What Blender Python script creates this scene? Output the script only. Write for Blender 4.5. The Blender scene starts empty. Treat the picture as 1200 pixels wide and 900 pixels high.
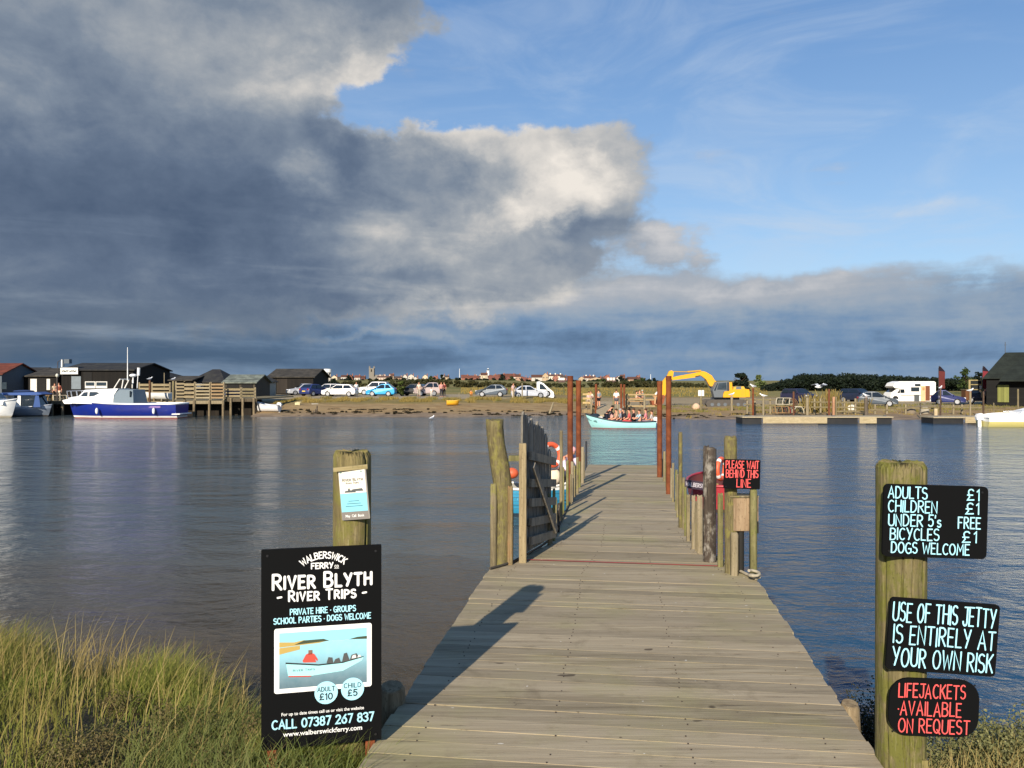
import bpy, bmesh, math, random
import numpy as np
from mathutils import Vector, Matrix, noise
R = math.radians
SC = bpy.context.scene
COL = SC.collection
random.seed(7)
rng = np.random.default_rng(11)

# ---------------------------------------------------------------- camera, sky, sun, exposure
F, CX, HY, EYE = 930.0, 600.0, 446.0, 3.1      # focal length / principal column / horizon row (1200x900 frame), eye height
cam = bpy.data.cameras.new('camera'); camo = bpy.data.objects.new('camera', cam); COL.objects.link(camo)
camo.location = (0, 0, EYE); camo.rotation_euler = (R(90), 0, 0)
cam.sensor_width = 36; cam.lens = 36 * F / 1200; cam.shift_y = -4 / 1200
cam.clip_start = 0.05; cam.clip_end = 20000
SC.camera = camo
SC.view_settings.view_transform = 'Standard'; SC.view_settings.look = 'None'
SC.view_settings.exposure = 0.55; SC.view_settings.gamma = 1
SUN_EL, SUN_AZ = 25.3, 180 + 19.5              # compass-like azimuth clockwise from +Y: behind and to the left
sd = bpy.data.lights.new('sun', 'SUN'); sun = bpy.data.objects.new('sun', sd); COL.objects.link(sun)
sd.energy = 4.8; sd.angle = R(0.53); sd.color = (1.0, 0.89, 0.74)
_a = R(SUN_AZ); _e = R(SUN_EL)
to_sun = Vector((math.sin(_a) * math.cos(_e), math.cos(_a) * math.cos(_e), math.sin(_e)))
sun.rotation_euler = to_sun.to_track_quat('Z', 'Y').to_euler(); sun.location = (-20, -30, 30)

def lin(c):
    if isinstance(c, str):
        c = c.lstrip('#'); c = [int(c[i:i + 2], 16) / 255 for i in (0, 2, 4)]
    return tuple(x / 12.92 if x <= 0.04045 else ((x + 0.055) / 1.055) ** 2.4 for x in c)
def lc(c): return (*lin(c), 1.0)

class NT:
    """a small expression helper over a node tree"""
    def __init__(s, tree): s.t = tree; s.n = tree.nodes; s.l = tree.links
    def put(s, sock, v):
        if hasattr(v, 'is_output'): s.l.new(v, sock)
        else: sock.default_value = v
    def m(s, op, *a, clamp=False):
        n = s.n.new('ShaderNodeMath'); n.operation = op; n.use_clamp = clamp
        for i, v in enumerate(a): s.put(n.inputs[i], v)
        return n.outputs[0]
    def add(s, *a):
        r = a[0]
        for b in a[1:]: r = s.m('ADD', r, b)
        return r
    def mul(s, *a):
        r = a[0]
        for b in a[1:]: r = s.m('MULTIPLY', r, b)
        return r
    def sub(s, a, b): return s.m('SUBTRACT', a, b)
    def ss(s, v, a, b, o0=0.0, o1=1.0):
        n = s.n.new('ShaderNodeMapRange'); n.interpolation_type = 'SMOOTHSTEP'
        s.put(n.inputs[0], v); n.inputs[1].default_value = a; n.inputs[2].default_value = b
        n.inputs[3].default_value = o0; n.inputs[4].default_value = o1
        return n.outputs[0]
    def mix(s, f, a, b, bt='MIX'):
        n = s.n.new('ShaderNodeMix'); n.data_type = 'RGBA'; n.blend_type = bt
        s.put(n.inputs[0], f); s.put(n.inputs[6], a); s.put(n.inputs[7], b)
        return n.outputs[2]
    def noise(s, vec, scale, detail=4, rough=.55, dist=0.0, out=0, lac=2.0):
        n = s.n.new('ShaderNodeTexNoise'); s.put(n.inputs['Vector'], vec)
        n.inputs['Scale'].default_value = scale; n.inputs['Detail'].default_value = detail
        n.inputs['Roughness'].default_value = rough; n.inputs['Distortion'].default_value = dist
        n.inputs['Lacunarity'].default_value = lac
        return n.outputs[out]
    def map(s, vec, sc=(1, 1, 1), loc=(0, 0, 0), rot=(0, 0, 0)):
        n = s.n.new('ShaderNodeMapping'); s.put(n.inputs[0], vec)
        n.inputs['Scale'].default_value = sc; n.inputs['Location'].default_value = loc; n.inputs['Rotation'].default_value = rot
        return n.outputs[0]
    def xyz(s, x, y, z=0.0):
        n = s.n.new('ShaderNodeCombineXYZ')
        for i, v in enumerate((x, y, z)): s.put(n.inputs[i], v)
        return n.outputs[0]
    def sep(s, v):
        n = s.n.new('ShaderNodeSeparateXYZ'); s.put(n.inputs[0], v); return n.outputs
    def tex(s, o='Object'): return s.n.new('ShaderNodeTexCoord').outputs[o]
    def bump(s, h, strength=.4, dist=.02, normal=None):
        n = s.n.new('ShaderNodeBump'); s.put(n.inputs['Height'], h)
        n.inputs['Strength'].default_value = strength; n.inputs['Distance'].default_value = dist
        if normal is not None: s.put(n.inputs['Normal'], normal)
        return n.outputs[0]

def build_world():
    w = bpy.data.worlds.new('World'); SC.world = w; w.use_nodes = True
    g = NT(w.node_tree); g.n.clear()
    out = g.n.new('ShaderNodeOutputWorld'); bg = g.n.new('ShaderNodeBackground'); g.l.new(bg.outputs[0], out.inputs[0])
    bg.inputs[1].default_value = 0.1
    sky = g.n.new('ShaderNodeTexSky'); sky.sky_type = 'NISHITA'; sky.sun_disc = False
    sky.sun_elevation = R(SUN_EL); sky.sun_rotation = R(SUN_AZ); sky.altitude = 0; sky.air_density = 1.0; sky.dust_density = .6; sky.ozone_density = 2.5
    d = g.sep(g.tex('Generated'))
    az = g.m('ARCTAN2', d[0], d[1])
    hyp = g.m('SQRT', g.add(g.mul(d[0], d[0]), g.mul(d[1], d[1])))
    el = g.m('ARCTAN2', d[2], hyp)
    def dirpx(px, py):                          # a direction of the sky, as azimuth and elevation
        x = (px - CX) / F; z = (HY - py) / F
        return math.atan(x), math.atan(z / math.hypot(1, x))
    p = g.xyz(az, el, 0.0)
    n_big = g.noise(g.map(p, (1, 1.7, 1), (3.1, .4, 0)), 4.2, 8, .56, .25)
    n_mid = g.noise(g.map(p, (1, 1.5, 1), (9.1, 4.4, 0)), 13, 7, .58, .35)
    n_str = g.noise(g.map(p, (1, 7.0, 1), (1.3, 2.2, 0), (0, 0, R(4))), 3.6, 6, .55, .3)
    n_cir = g.noise(g.map(p, (1, 3.2, 1), (5.3, 1.0, 0), (0, 0, R(-28))), 4.0, 7, .6, .9)
    # warp the sky coordinates so that the cloud outlines are ragged
    wx = g.noise(g.map(p, (1, 1.3, 1), (7.7, 3.3, 0)), 8.0, 7, .6)
    wy = g.noise(g.map(p, (1, 1.3, 1), (17.7, 8.3, 0)), 8.0, 7, .6)
    waz = g.add(az, g.mul(g.sub(wx, .5), .20)); wel = g.add(el, g.mul(g.sub(wy, .5), .13))
    def blob(px, py, rx, ry, k=1.0, warp=True, rot=0.0):
        a0, e0 = dirpx(px, py); ax, ey = (waz, wel) if warp else (az, el)
        x = g.sub(ax, a0); y = g.sub(ey, e0)
        if rot:
            c, s_ = math.cos(R(rot)), math.sin(R(rot))
            x, y = g.add(g.mul(x, c), g.mul(y, s_)), g.sub(g.mul(y, c), g.mul(x, s_))
        cs = math.cos(a0) ** 1.4
        x = g.mul(x, F / rx / cs); y = g.mul(y, F / ry / math.cos(a0))
        return g.mul(g.m('POWER', 2.718, g.mul(g.add(g.mul(x, x), g.mul(y, y)), -1.0)), k)
    # --- cloud cover
    n_fine = g.noise(g.map(p, (1, 1.3, 1), (2.1, 6.4, 0)), 34, 6, .62, .3)
    cover = g.add(blob(20, 130, 440, 250, 1.35), blob(380, 5, 135, 95, .95), blob(545, 235, 195, 98, 1.3), blob(190, 300, 400, 70, .75),
                  blob(665, 212, 78, 40, .85), blob(600, 300, 120, 40, .45), blob(-900, 100, 700, 400, 1.2),
                  blob(480, 110, 80, 44, -1.15), blob(610, 60, 95, 90, -.8), blob(440, 160, 45, 30, -.35))
    cover = g.add(cover, g.mul(g.sub(n_mid, .5), .75), g.mul(g.sub(n_big, .5), .5), g.mul(g.sub(n_fine, .5), .30))
    dens = g.ss(cover, .34, .74)
    # --- shade of the heavy cloud: lit heads, slate undersides
    lit = g.add(blob(575, 160, 140, 44, .34), blob(560, 235, 165, 95, .15), blob(520, 365, 150, 20, .18), blob(685, 212, 75, 30, .52), blob(610, 250, 80, 24, .40), blob(440, 265, 85, 50, .26), blob(425, 88, 75, 46, .34),
                blob(560, 300, 140, 34, .16), blob(200, 20, 300, 70, .17), blob(20, 118, 60, 40, .16), blob(320, 105, 110, 40, .20), blob(360, 205, 30, 14, .2), blob(640, 345, 120, 24, .22),
                blob(660, 266, 75, 13, -.22), blob(520, 215, 70, 26, -.12), blob(420, 185, 55, 38, -.22), blob(110, 235, 320, 70, -.20), blob(330, 250, 150, 50, -.10), blob(460, 335, 130, 16, -.10))
    tex_l = g.add(g.mul(g.sub(n_mid, .5), .75), g.mul(g.sub(n_big, .5), .45), g.mul(g.sub(n_fine, .5), .30))
    lit = g.add(lit, g.mul(tex_l, g.add(.55, g.mul(lit, .6))), .26, g.mul(g.ss(el, R(26), R(48)), .30), g.mul(g.ss(n_str, .50, .75), g.ss(el, R(17), R(6)), .20), g.mul(g.ss(cover, 1.0, .5), .10))
    cr = g.n.new('ShaderNodeValToRGB'); g.put(cr.inputs[0], lit)
    e = cr.color_ramp.elements
    K = 10 / 2 ** SC.view_settings.exposure            # background strength and exposure are undone: the ramp is in picture values
    def ramp(e_, pts):
        while len(e_) < len(pts): e_.new(.5)
        for i, (pos, c) in enumerate(pts): e_[i].position = pos; e_[i].color = (*[v for v in lin(c)], 1)
    ramp(e, [(0.0, '#4f6079'), (.18, '#64748b'), (.36, '#7f8c9d'), (.55, '#a3a9b0'), (.74, '#d0cdc9'), (.95, '#efe8df')])
    def gain(c, k):
        n = g.n.new('ShaderNodeVectorMath'); n.operation = 'SCALE'; g.put(n.inputs[0], c); n.inputs['Scale'].default_value = k
        return n.outputs[0]
    heavy = gain(cr.outputs[0], K)
    # --- clear sky with thin cirrus veils
    hz = g.ss(el, .02, .62)
    clear = g.mix(hz, gain(lc('#a9c4de')[:3] + (1,) if False else g.mix(0.0, lc('#98bde4'), lc('#98bde4')), K), gain(g.mix(0.0, lc('#3f7dc4'), lc('#3f7dc4')), K))
    skyc = g.mix(.55, gain(sky.outputs[0], 1.0), clear)
    veil = g.mul(g.ss(n_cir, .38, .80), g.add(.26, blob(980, 230, 380, 70, .55, False), blob(830, 60, 330, 120, .18, False)))
    wisp = g.mul(g.ss(n_cir, .35, .75), blob(1130, 246, 42, 12, .55))
    skyc = g.mix(g.m('ADD', veil, wisp, clamp=True), skyc, gain(g.mix(0.0, lc('#c3d3e6'), lc('#c3d3e6')), K))
    # --- the low bank of cloud all along the horizon and its broken top on the right
    bank = g.add(g.ss(el, R(9.2), R(3.6)), g.mul(g.ss(el, R(16), R(9)), g.ss(az, R(8), R(-6)), .5), g.mul(g.sub(n_str, .5), 1.5), g.mul(g.sub(n_mid, .5), .55), g.mul(g.sub(n_fine, .5), .25), blob(1000, 326, 330, 20, .42), blob(775, 290, 52, 26, 1.3), blob(700, 350, 260, 34, .25),
                 blob(1040, 275, 280, 30, -.5, False))
    bmask = g.ss(bank, .18, .82)
    bl = g.add(g.mul(g.ss(el, R(2.2), R(8.0)), .30), g.mul(g.ss(az, R(-30), R(15)), .17), g.mul(g.sub(n_str, .45), .85), g.mul(g.sub(n_mid, .5), .5), g.mul(g.sub(n_fine, .5), .18),
               blob(775, 285, 42, 20, .30), blob(900, 338, 150, 20, .30), blob(620, 345, 90, 24, .30), blob(440, 398, 110, 6, .22), blob(1050, 385, 420, 32, -.10, False), blob(1100, 330, 200, 12, -.10))
    cr2 = g.n.new('ShaderNodeValToRGB'); g.put(cr2.inputs[0], bl)
    ramp(cr2.color_ramp.elements, [(0.0, '#5d7796'), (.16, '#7592b3'), (.34, '#92a4b8'), (.60, '#aab1bb'), (1.0, '#dcd9d8')])
    res = g.mix(bmask, skyc, gain(cr2.outputs[0], K))
    res = g.mix(dens, res, heavy)
    # dark streaks across the left of the low bank, then the pale strip right on the horizon
    low = g.mul(g.ss(el, R(7.5), R(1.5)), g.ss(az, R(4), R(-26)), .75)
    res = g.mix(low, res, gain(g.mix(g.ss(n_str, .42, .70), lc('#465b73'), lc('#7b8a9b')), K))
    strip = g.mul(g.ss(el, R(1.4), R(0.1)), .30)
    res = g.mix(strip, res, gain(g.mix(0.0, lc('#7f9ab8'), lc('#7f9ab8')), K))
    # the sky behind the viewer is broken cloud and clear blue; below the horizon a dull ground
    g.put(bg.inputs[0], res)
build_world()

# ---------------------------------------------------------------- helpers
def W(px, py, y): return Vector(((px - CX) / F * y, y, EYE - (py - HY) / F * y))
def X(px, y): return (px - CX) / F * y
def Z(py, y): return EYE - (py - HY) / F * y

class MB:
    """collects shapes for ONE mesh object"""
    def __init__(s): s.v = []; s.f = []; s.sm = []
    def _add(s, vs, fs, smooth=False):
        o = len(s.v); s.v += [tuple(v) for v in vs]; s.f += [tuple(i + o for i in f) for f in fs]; s.sm += [smooth] * len(fs); return s
    def box(s, c, size, rot=None, bev=0.0):
        hx, hy, hz = (k / 2 for k in size); M = rot if rot is not None else Matrix.Identity(3); c = Vector(c)
        if bev <= 0:
            vs = [c + M @ Vector((x * hx, y * hy, z * hz)) for x in (-1, 1) for y in (-1, 1) for z in (-1, 1)]
            return s._add(vs, [(0, 1, 3, 2), (4, 6, 7, 5), (0, 4, 5, 1), (2, 3, 7, 6), (0, 2, 6, 4), (1, 5, 7, 3)])
        bm = bmesh.new(); bmesh.ops.create_cube(bm, size=1)
        for v in bm.verts: v.co = Vector((v.co.x * size[0], v.co.y * size[1], v.co.z * size[2]))
        bmesh.ops.bevel(bm, geom=bm.edges[:], offset=bev, segments=2, affect='EDGES', profile=.5)
        vs = [c + M @ v.co for v in bm.verts]; bm.verts.index_update()
        s._add(vs, [tuple(v.index for v in f.verts) for f in bm.faces]); bm.free(); return s
    def bb(s, x0, x1, y0, y1, z0, z1, bev=0.0):
        return s.box(((x0 + x1) / 2, (y0 + y1) / 2, (z0 + z1) / 2), (abs(x1 - x0), abs(y1 - y0), abs(z1 - z0)), bev=bev)
    def bar(s, a, b, w, h, up=(0, 0, 1)):
        a = Vector(a); b = Vector(b); d = b - a; L = d.length; d.normalize(); u = Vector(up)
        if abs(d.dot(u)) > .98: u = Vector((1, 0, 0))
        x = d.cross(u).normalized(); z = x.cross(d).normalized()
        M = Matrix((x, d, z)).transposed()
        return s.box((a + b) / 2, (w, L, h), M)
    def tube(s, pts, r, n=8, cap=True, smooth=True):
        pts = [Vector(p) for p in pts]; k = len(pts); rs = r if isinstance(r, (list, tuple)) else [r] * k
        vs = []; prev = None
        for i, p in enumerate(pts):
            d = (pts[min(i + 1, k - 1)] - pts[max(i - 1, 0)]).normalized()
            if prev is None: prev = d.orthogonal().normalized()
            x = (prev - d * prev.dot(d)); x = x.normalized() if x.length > 1e-6 else d.orthogonal().normalized(); prev = x; y = d.cross(x)
            for j in range(n):
                t = 2 * math.pi * j / n; vs.append(p + (x * math.cos(t) + y * math.sin(t)) * rs[i])
        fs = [(i * n + j, i * n + (j + 1) % n, (i + 1) * n + (j + 1) % n, (i + 1) * n + j) for i in range(k - 1) for j in range(n)]
        s._add(vs, fs, smooth)
        if cap:
            s._add(vs[:n], [tuple(reversed(range(n)))]); s._add(vs[-n:], [tuple(range(n))])
        return s
    def prism(s, poly, d0, d1, axis='y'):
        """polygon in the plane across axis ((x,z) for y, (y,z) for x, (x,y) for z), extruded from d0 to d1"""
        f = {'y': lambda a, b, d: (a, d, b), 'x': lambda a, b, d: (d, a, b), 'z': lambda a, b, d: (a, b, d)}[axis]
        n = len(poly); vs = [f(a, b, d0) for a, b in poly] + [f(a, b, d1) for a, b in poly]
        area = sum(poly[i][0] * poly[(i + 1) % n][1] - poly[(i + 1) % n][0] * poly[i][1] for i in range(n))
        fl = (area > 0) ^ (axis == 'y') ^ (d1 < d0)
        fs = [tuple(range(n - 1, -1, -1)), tuple(range(n, 2 * n))] + [(i, (i + 1) % n, n + (i + 1) % n, n + i) for i in range(n)]
        if not fl: fs = [tuple(reversed(q)) for q in fs]
        return s._add(vs, fs)
    def ell(s, c, r, nu=12, nv=8, rot=None):
        c = Vector(c); M = rot if rot is not None else Matrix.Identity(3); vs = [c + M @ Vector((0, 0, -r[2]))]
        for i in range(1, nv):
            t = math.pi * i / nv - math.pi / 2
            for j in range(nu):
                q = 2 * math.pi * j / nu; vs.append(c + M @ Vector((r[0] * math.cos(t) * math.cos(q), r[1] * math.cos(t) * math.sin(q), r[2] * math.sin(t))))
        vs.append(c + M @ Vector((0, 0, r[2]))); fs = []
        for j in range(nu): fs.append((0, 1 + (j + 1) % nu, 1 + j))
        for i in range(nv - 2):
            for j in range(nu):
                a = 1 + i * nu; fs.append((a + j, a + (j + 1) % nu, a + nu + (j + 1) % nu, a + nu + j))
        a = 1 + (nv - 2) * nu
        for j in range(nu): fs.append((a + j, a + (j + 1) % nu, len(vs) - 1))
        return s._add(vs, fs, True)
    def grid(s, rows, smooth=True, close=False, flip=False):
        m = len(rows[0]); vs = [p for r in rows for p in r]; fs = []
        for i in range(len(rows) - 1):
            for j in range(m if close else m - 1):
                q = (i * m + j, i * m + (j + 1) % m, (i + 1) * m + (j + 1) % m, (i + 1) * m + j); fs.append(tuple(reversed(q)) if flip else q)
        return s._add(vs, fs, smooth)
    def build(s, name, mat, parent=None, local=False):
        me = bpy.data.meshes.new(name); vs = s.v
        if parent is not None and not local:
            inv = Matrix.Translation(parent.location) @ parent.rotation_euler.to_matrix().to_4x4(); inv.invert()
            q = parent
            while q.parent: q = q.parent
            if q is not parent:
                inv = (Matrix.Translation(q.location) @ q.rotation_euler.to_matrix().to_4x4()).inverted()
            vs = [tuple(inv @ Vector(v)) for v in vs]
        me.from_pydata(vs, [], s.f); me.update()
        if any(s.sm): me.polygons.foreach_set('use_smooth', s.sm)
        me.materials.append(mat)
        o = bpy.data.objects.new(name, me); COL.objects.link(o)
        if parent is not None: o.parent = parent
        return o

def tag(o, label=None, cat=None, group=None, kind=None):
    if label: o['label'] = label
    if cat: o['category'] = cat
    if group: o['group'] = group
    if kind: o['kind'] = kind
    return o
def T(name, label, cat, loc=(0, 0, 0), rz=0.0, group=None):
    o = bpy.data.objects.new(name, None); COL.objects.link(o); o.location = loc; o.rotation_euler = (0, 0, rz)
    o.empty_display_size = .2
    return tag(o, label, cat, group)
def copy_tree(o, parent=None):
    c = o.copy(); COL.objects.link(c)
    if parent is not None: c.parent = parent
    for ch in list(o.children): copy_tree(ch, c)
    return c
def npmesh(name, V, FQ, mat, parent=None):
    """V (n,3), FQ (m,k) arrays straight into a mesh"""
    me = bpy.data.meshes.new(name); k = FQ.shape[1]
    me.vertices.add(len(V)); me.vertices.foreach_set('co', np.ascontiguousarray(V, dtype=np.float32).ravel())
    me.loops.add(FQ.size); me.loops.foreach_set('vertex_index', FQ.astype(np.int32).ravel())
    me.polygons.add(len(FQ)); me.polygons.foreach_set('loop_start', np.arange(0, FQ.size, k, dtype=np.int32))
    me.update(calc_edges=True); me.validate(); me.materials.append(mat)
    o = bpy.data.objects.new(name, me); COL.objects.link(o)
    if parent is not None: o.parent = parent
    return o

# ---------------------------------------------------------------- materials
_mats = {}
def newmat(name):
    m = bpy.data.materials.new(name); m.use_nodes = True; g = NT(m.node_tree); b = m.node_tree.nodes['Principled BSDF']; return m, g, b
def paint(c, rough=.45, metal=0.0, dirt=.12, spec=.5, scale=3.0):
    key = ('p', str(c), rough, metal, dirt, spec, scale)
    if key in _mats: return _mats[key]
    m, g, b = newmat('paint')
    n = g.noise(g.tex('Object'), scale, 5, .6); f = g.mul(g.ss(n, .38, .75), min(1, dirt * 3)); base = lc(c)
    dk = tuple(v * .55 + d * .03 for v, d in zip(base[:3], (1, .9, .7))) + (1,)
    g.put(b.inputs['Base Color'], g.mix(f, base, dk)); b.inputs['Metallic'].default_value = metal
    g.put(b.inputs['Roughness'], g.add(rough, g.mul(f, .25))); b.inputs['Specular IOR Level'].default_value = spec
    _mats[key] = m; return m
def wood(c1, c2, c3=None, along='z', scale=1.0, lich=None, lich_amt=.5, rough=.85, bump=.35, crack=.5, moss_z=None):
    """weathered timber: streaks along the grain, dark checks, optional lichen or moss colour"""
    key = ('w', str(c1), str(c2), str(c3), along, scale, str(lich), lich_amt, crack, moss_z)
    if key in _mats: return _mats[key]
    m, g, b = newmat('timber'); t = g.tex('Object')
    sc = {'x': (.06, 1, 1), 'y': (1, .06, 1), 'z': (1, 1, .06)}[along]
    tv = g.map(t, sc)
    n1 = g.noise(tv, 26 * scale, 6, .65, .6); n2 = g.noise(tv, 90 * scale, 4, .6); n3 = g.noise(t, 5 * scale, 5, .6)
    col = g.mix(g.ss(n1, .32, .68), lc(c1), lc(c2))
    col = g.mix(g.mul(g.ss(n3, .45, .75), .55), col, lc(c3 or c2))
    ck = g.mul(g.ss(n1, .40, .34), g.ss(n2, .62, .40), crack)
    if lich:
        nl = g.add(g.noise(g.map(t, (1, 1, .6)), 9 * scale, 7, .7), 0.0); f = g.mul(g.ss(nl, .58 - lich_amt * .3, .70 - lich_amt * .2), .85)
        col = g.mix(f, col, lc(lich))
    if moss_z is not None:
        z = g.sep(t)[2]; f = g.mul(g.ss(g.add(z, g.mul(g.sub(n3, .5), .8)), moss_z, moss_z - .5), .8); col = g.mix(f, col, lc('#5a5f22'))
    sp = g.noise(g.map(t, (1, 1, .5)), 75 * scale, 3, .7); col = g.mix(g.mul(g.ss(sp, .56, .70), .55), col, lc('#3a3423')); col = g.mix(g.mul(g.ss(n2, .55, .75), .25), col, lc('#c9bd9a'))
    col = g.mix(ck, col, lc('#1d1914'))
    g.put(b.inputs['Base Color'], col); b.inputs['Roughness'].default_value = rough; b.inputs['Specular IOR Level'].default_value = .25
    g.put(b.inputs['Normal'], g.bump(g.add(n1, g.mul(n2, .5), g.mul(ck, -1.2)), bump, .012))
    _mats[key] = m; return m
def glass(c='#10161c', rough=.06):
    key = ('g', c, rough)
    if key in _mats: return _mats[key]
    m, g, b = newmat('window_glass'); n = g.noise(g.tex('Object'), 2.0, 2)
    g.put(b.inputs['Base Color'], g.mix(n, lc(c), lc('#1c252c'))); b.inputs['Roughness'].default_value = rough; b.inputs['Specular IOR Level'].default_value = .8
    _mats[key] = m; return m
def cloth(c, rough=.9):
    key = ('c', c)
    if key in _mats: return _mats[key]
    m, g, b = newmat('cloth'); n = g.noise(g.tex('Object'), 9, 4)
    g.put(b.inputs['Base Color'], g.mix(g.mul(n, .5), lc(c), tuple(v * .6 for v in lin(c)) + (1,))); b.inputs['Roughness'].default_value = rough; b.inputs['Specular IOR Level'].default_value = .2
    g.put(b.inputs['Normal'], g.bump(g.noise(g.tex('Object'), 14, 3), .3, .02)); _mats[key] = m; return m
def leafmat(c1, c2, c3=None, scale=.3, trans=.25, island=True):
    key = ('l', c1, c2, c3, scale)
    if key in _mats: return _mats[key]
    m, g, b = newmat('foliage')
    rnd = g.n.new('ShaderNodeNewGeometry').outputs['Random Per Island']; n = g.noise(g.tex('Object'), scale, 3)
    col = g.mix(rnd, lc(c1), lc(c2)); col = g.mix(g.mul(g.ss(n, .4, .7), .75), col, lc(c3 or c2))
    g.put(b.inputs['Base Color'], col); b.inputs['Roughness'].default_value = .7; b.inputs['Specular IOR Level'].default_value = .2
    tr = g.n.new('ShaderNodeBsdfTranslucent'); g.put(tr.inputs[0], col); mx = g.n.new('ShaderNodeMixShader'); mx.inputs[0].default_value = trans
    g.l.new(b.outputs[0], mx.inputs[1]); g.l.new(tr.outputs[0], mx.inputs[2]); g.l.new(mx.outputs[0], g.n['Material Output'].inputs[0])
    _mats[key] = m; return m
def rust():
    if 'rust' in _mats: return _mats['rust']
    m, g, b = newmat('rusty_steel'); t = g.tex('Object'); n = g.noise(t, 9, 8, .65); n2 = g.noise(g.map(t, (1, 1, .15)), 20, 5)
    col = g.mix(g.ss(n, .35, .65), lc('#7a4529'), lc('#5f331f')); col = g.mix(g.mul(g.ss(n2, .55, .75), .6), col, lc('#4e2012'))
    g.put(b.inputs['Base Color'], col); b.inputs['Roughness'].default_value = .85; b.inputs['Specular IOR Level'].default_value = .2
    g.put(b.inputs['Normal'], g.bump(n, .3, .01)); _mats['rust'] = m; return m
def roofmat(c1, c2, rows=4.0):
    key = ('r', c1, c2, rows)
    if key in _mats: return _mats[key]
    m, g, b = newmat('roofing'); t = g.tex('Object'); n = g.noise(t, 1.2, 6, .65); n2 = g.noise(t, 9, 3)
    z = g.sep(t)[2]; row = g.m('FRACT', g.mul(z, rows)); col = g.mix(g.ss(g.add(n, g.mul(n2, .3)), .45, .8), lc(c1), lc(c2))
    col = g.mix(g.mul(g.ss(row, .14, 0.0), .5), col, lc('#15130f')); g.put(b.inputs['Base Color'], col); b.inputs['Roughness'].default_value = .85; b.inputs['Specular IOR Level'].default_value = .25
    _mats[key] = m; return m
def boards(c1, c2, pitch=6.0, axis=0):
    """boarded wall: dark joints every 1/pitch metre across the axis"""
    key = ('b', c1, c2, pitch, axis)
    if key in _mats: return _mats[key]
    m, g, b = newmat('boarding'); t = g.tex('Object'); s = g.sep(t)
    q = g.mul(s[axis] if axis < 3 else g.add(s[0], s[1]), pitch); fr = g.m('FRACT', q); cell = g.m('FLOOR', q)
    wn = g.n.new('ShaderNodeTexWhiteNoise'); wn.noise_dimensions = '1D'; g.put(wn.inputs['W'], cell)
    n = g.noise(g.map(t, (1, 1, .2) if axis != 2 else (.2, .2, 1)), 7, 5, .6)
    col = g.mix(g.m('MULTIPLY', g.add(wn.outputs[0], n), .5), lc(c1), lc(c2)); col = g.mix(g.mul(g.ss(fr, .12, 0.0), .8), col, lc('#0c0b0a'))
    g.put(b.inputs['Base Color'], col); b.inputs['Roughness'].default_value = .8; b.inputs['Specular IOR Level'].default_value = .2; _mats[key] = m; return m

# ---------------------------------------------------------------- ground and river
def sstep(a, b, x):
    t = np.clip((np.asarray(x, float) - a) / (b - a), 0, 1); return t * t * (3 - 2 * t)
def far_h(x, y):
    """height of the land beyond the river"""
    x = np.asarray(x, float); y = np.asarray(y, float)
    y = y - 10.5 * sstep(-22.4, -24.5, x)
    yy = y - 1.6 * np.sin(x * .07 + 1) - .8 * np.sin(x * .23) + 1.0
    left = np.interp(yy, [50, 62, 68, 70, 73, 80, 86, 93, 140, 300, 700, 1300, 2500, 6000], [-4, -1.5, -.12, .12, .42, .92, 1.08, 1.2, 1.25, 1.3, 2.2, 6.0, 5, 4])
    right = np.interp(yy, [50, 59, 62, 66, 72, 78, 95, 120, 160, 300, 700, 1300, 2500, 6000], [-4, -1.0, -.10, .22, .38, .50, .62, .85, 1.2, 1.4, 1.8, 2.6, 3, 3])
    k = sstep(2, 14, x) 
    return left * (1 - k) + right * k
def near_h(x, y):
    """height of the near bank"""
    x = np.asarray(x, float); y = np.asarray(y, float)
    edge = np.where(x < .5, np.interp(x, [-9, -3.2, -2.0, -1.1, -.5, .5], [6.4, 5.6, 5.1, 4.25, 4.0, 4.0]), np.interp(x, [.5, 1.6, 2.2, 3.2, 8], [4.1, 4.2, 4.5, 4.9, 5.4]))
    top = np.interp(x, [-9, -3, -1.8, -.9, -.45, .6, 1.6, 2.6, 8], [1.40, 1.34, 1.34, 1.42, 1.36, 1.0, 1.0, 1.05, 1.2])
    d = y - edge
    return np.where(d < -1.2, top, np.where(d < 0.0, top - .30 * ((d + 1.2) / 1.2) ** 2, np.maximum(top - .30 - d * .62, -.55 - .10 * d)))

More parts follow.
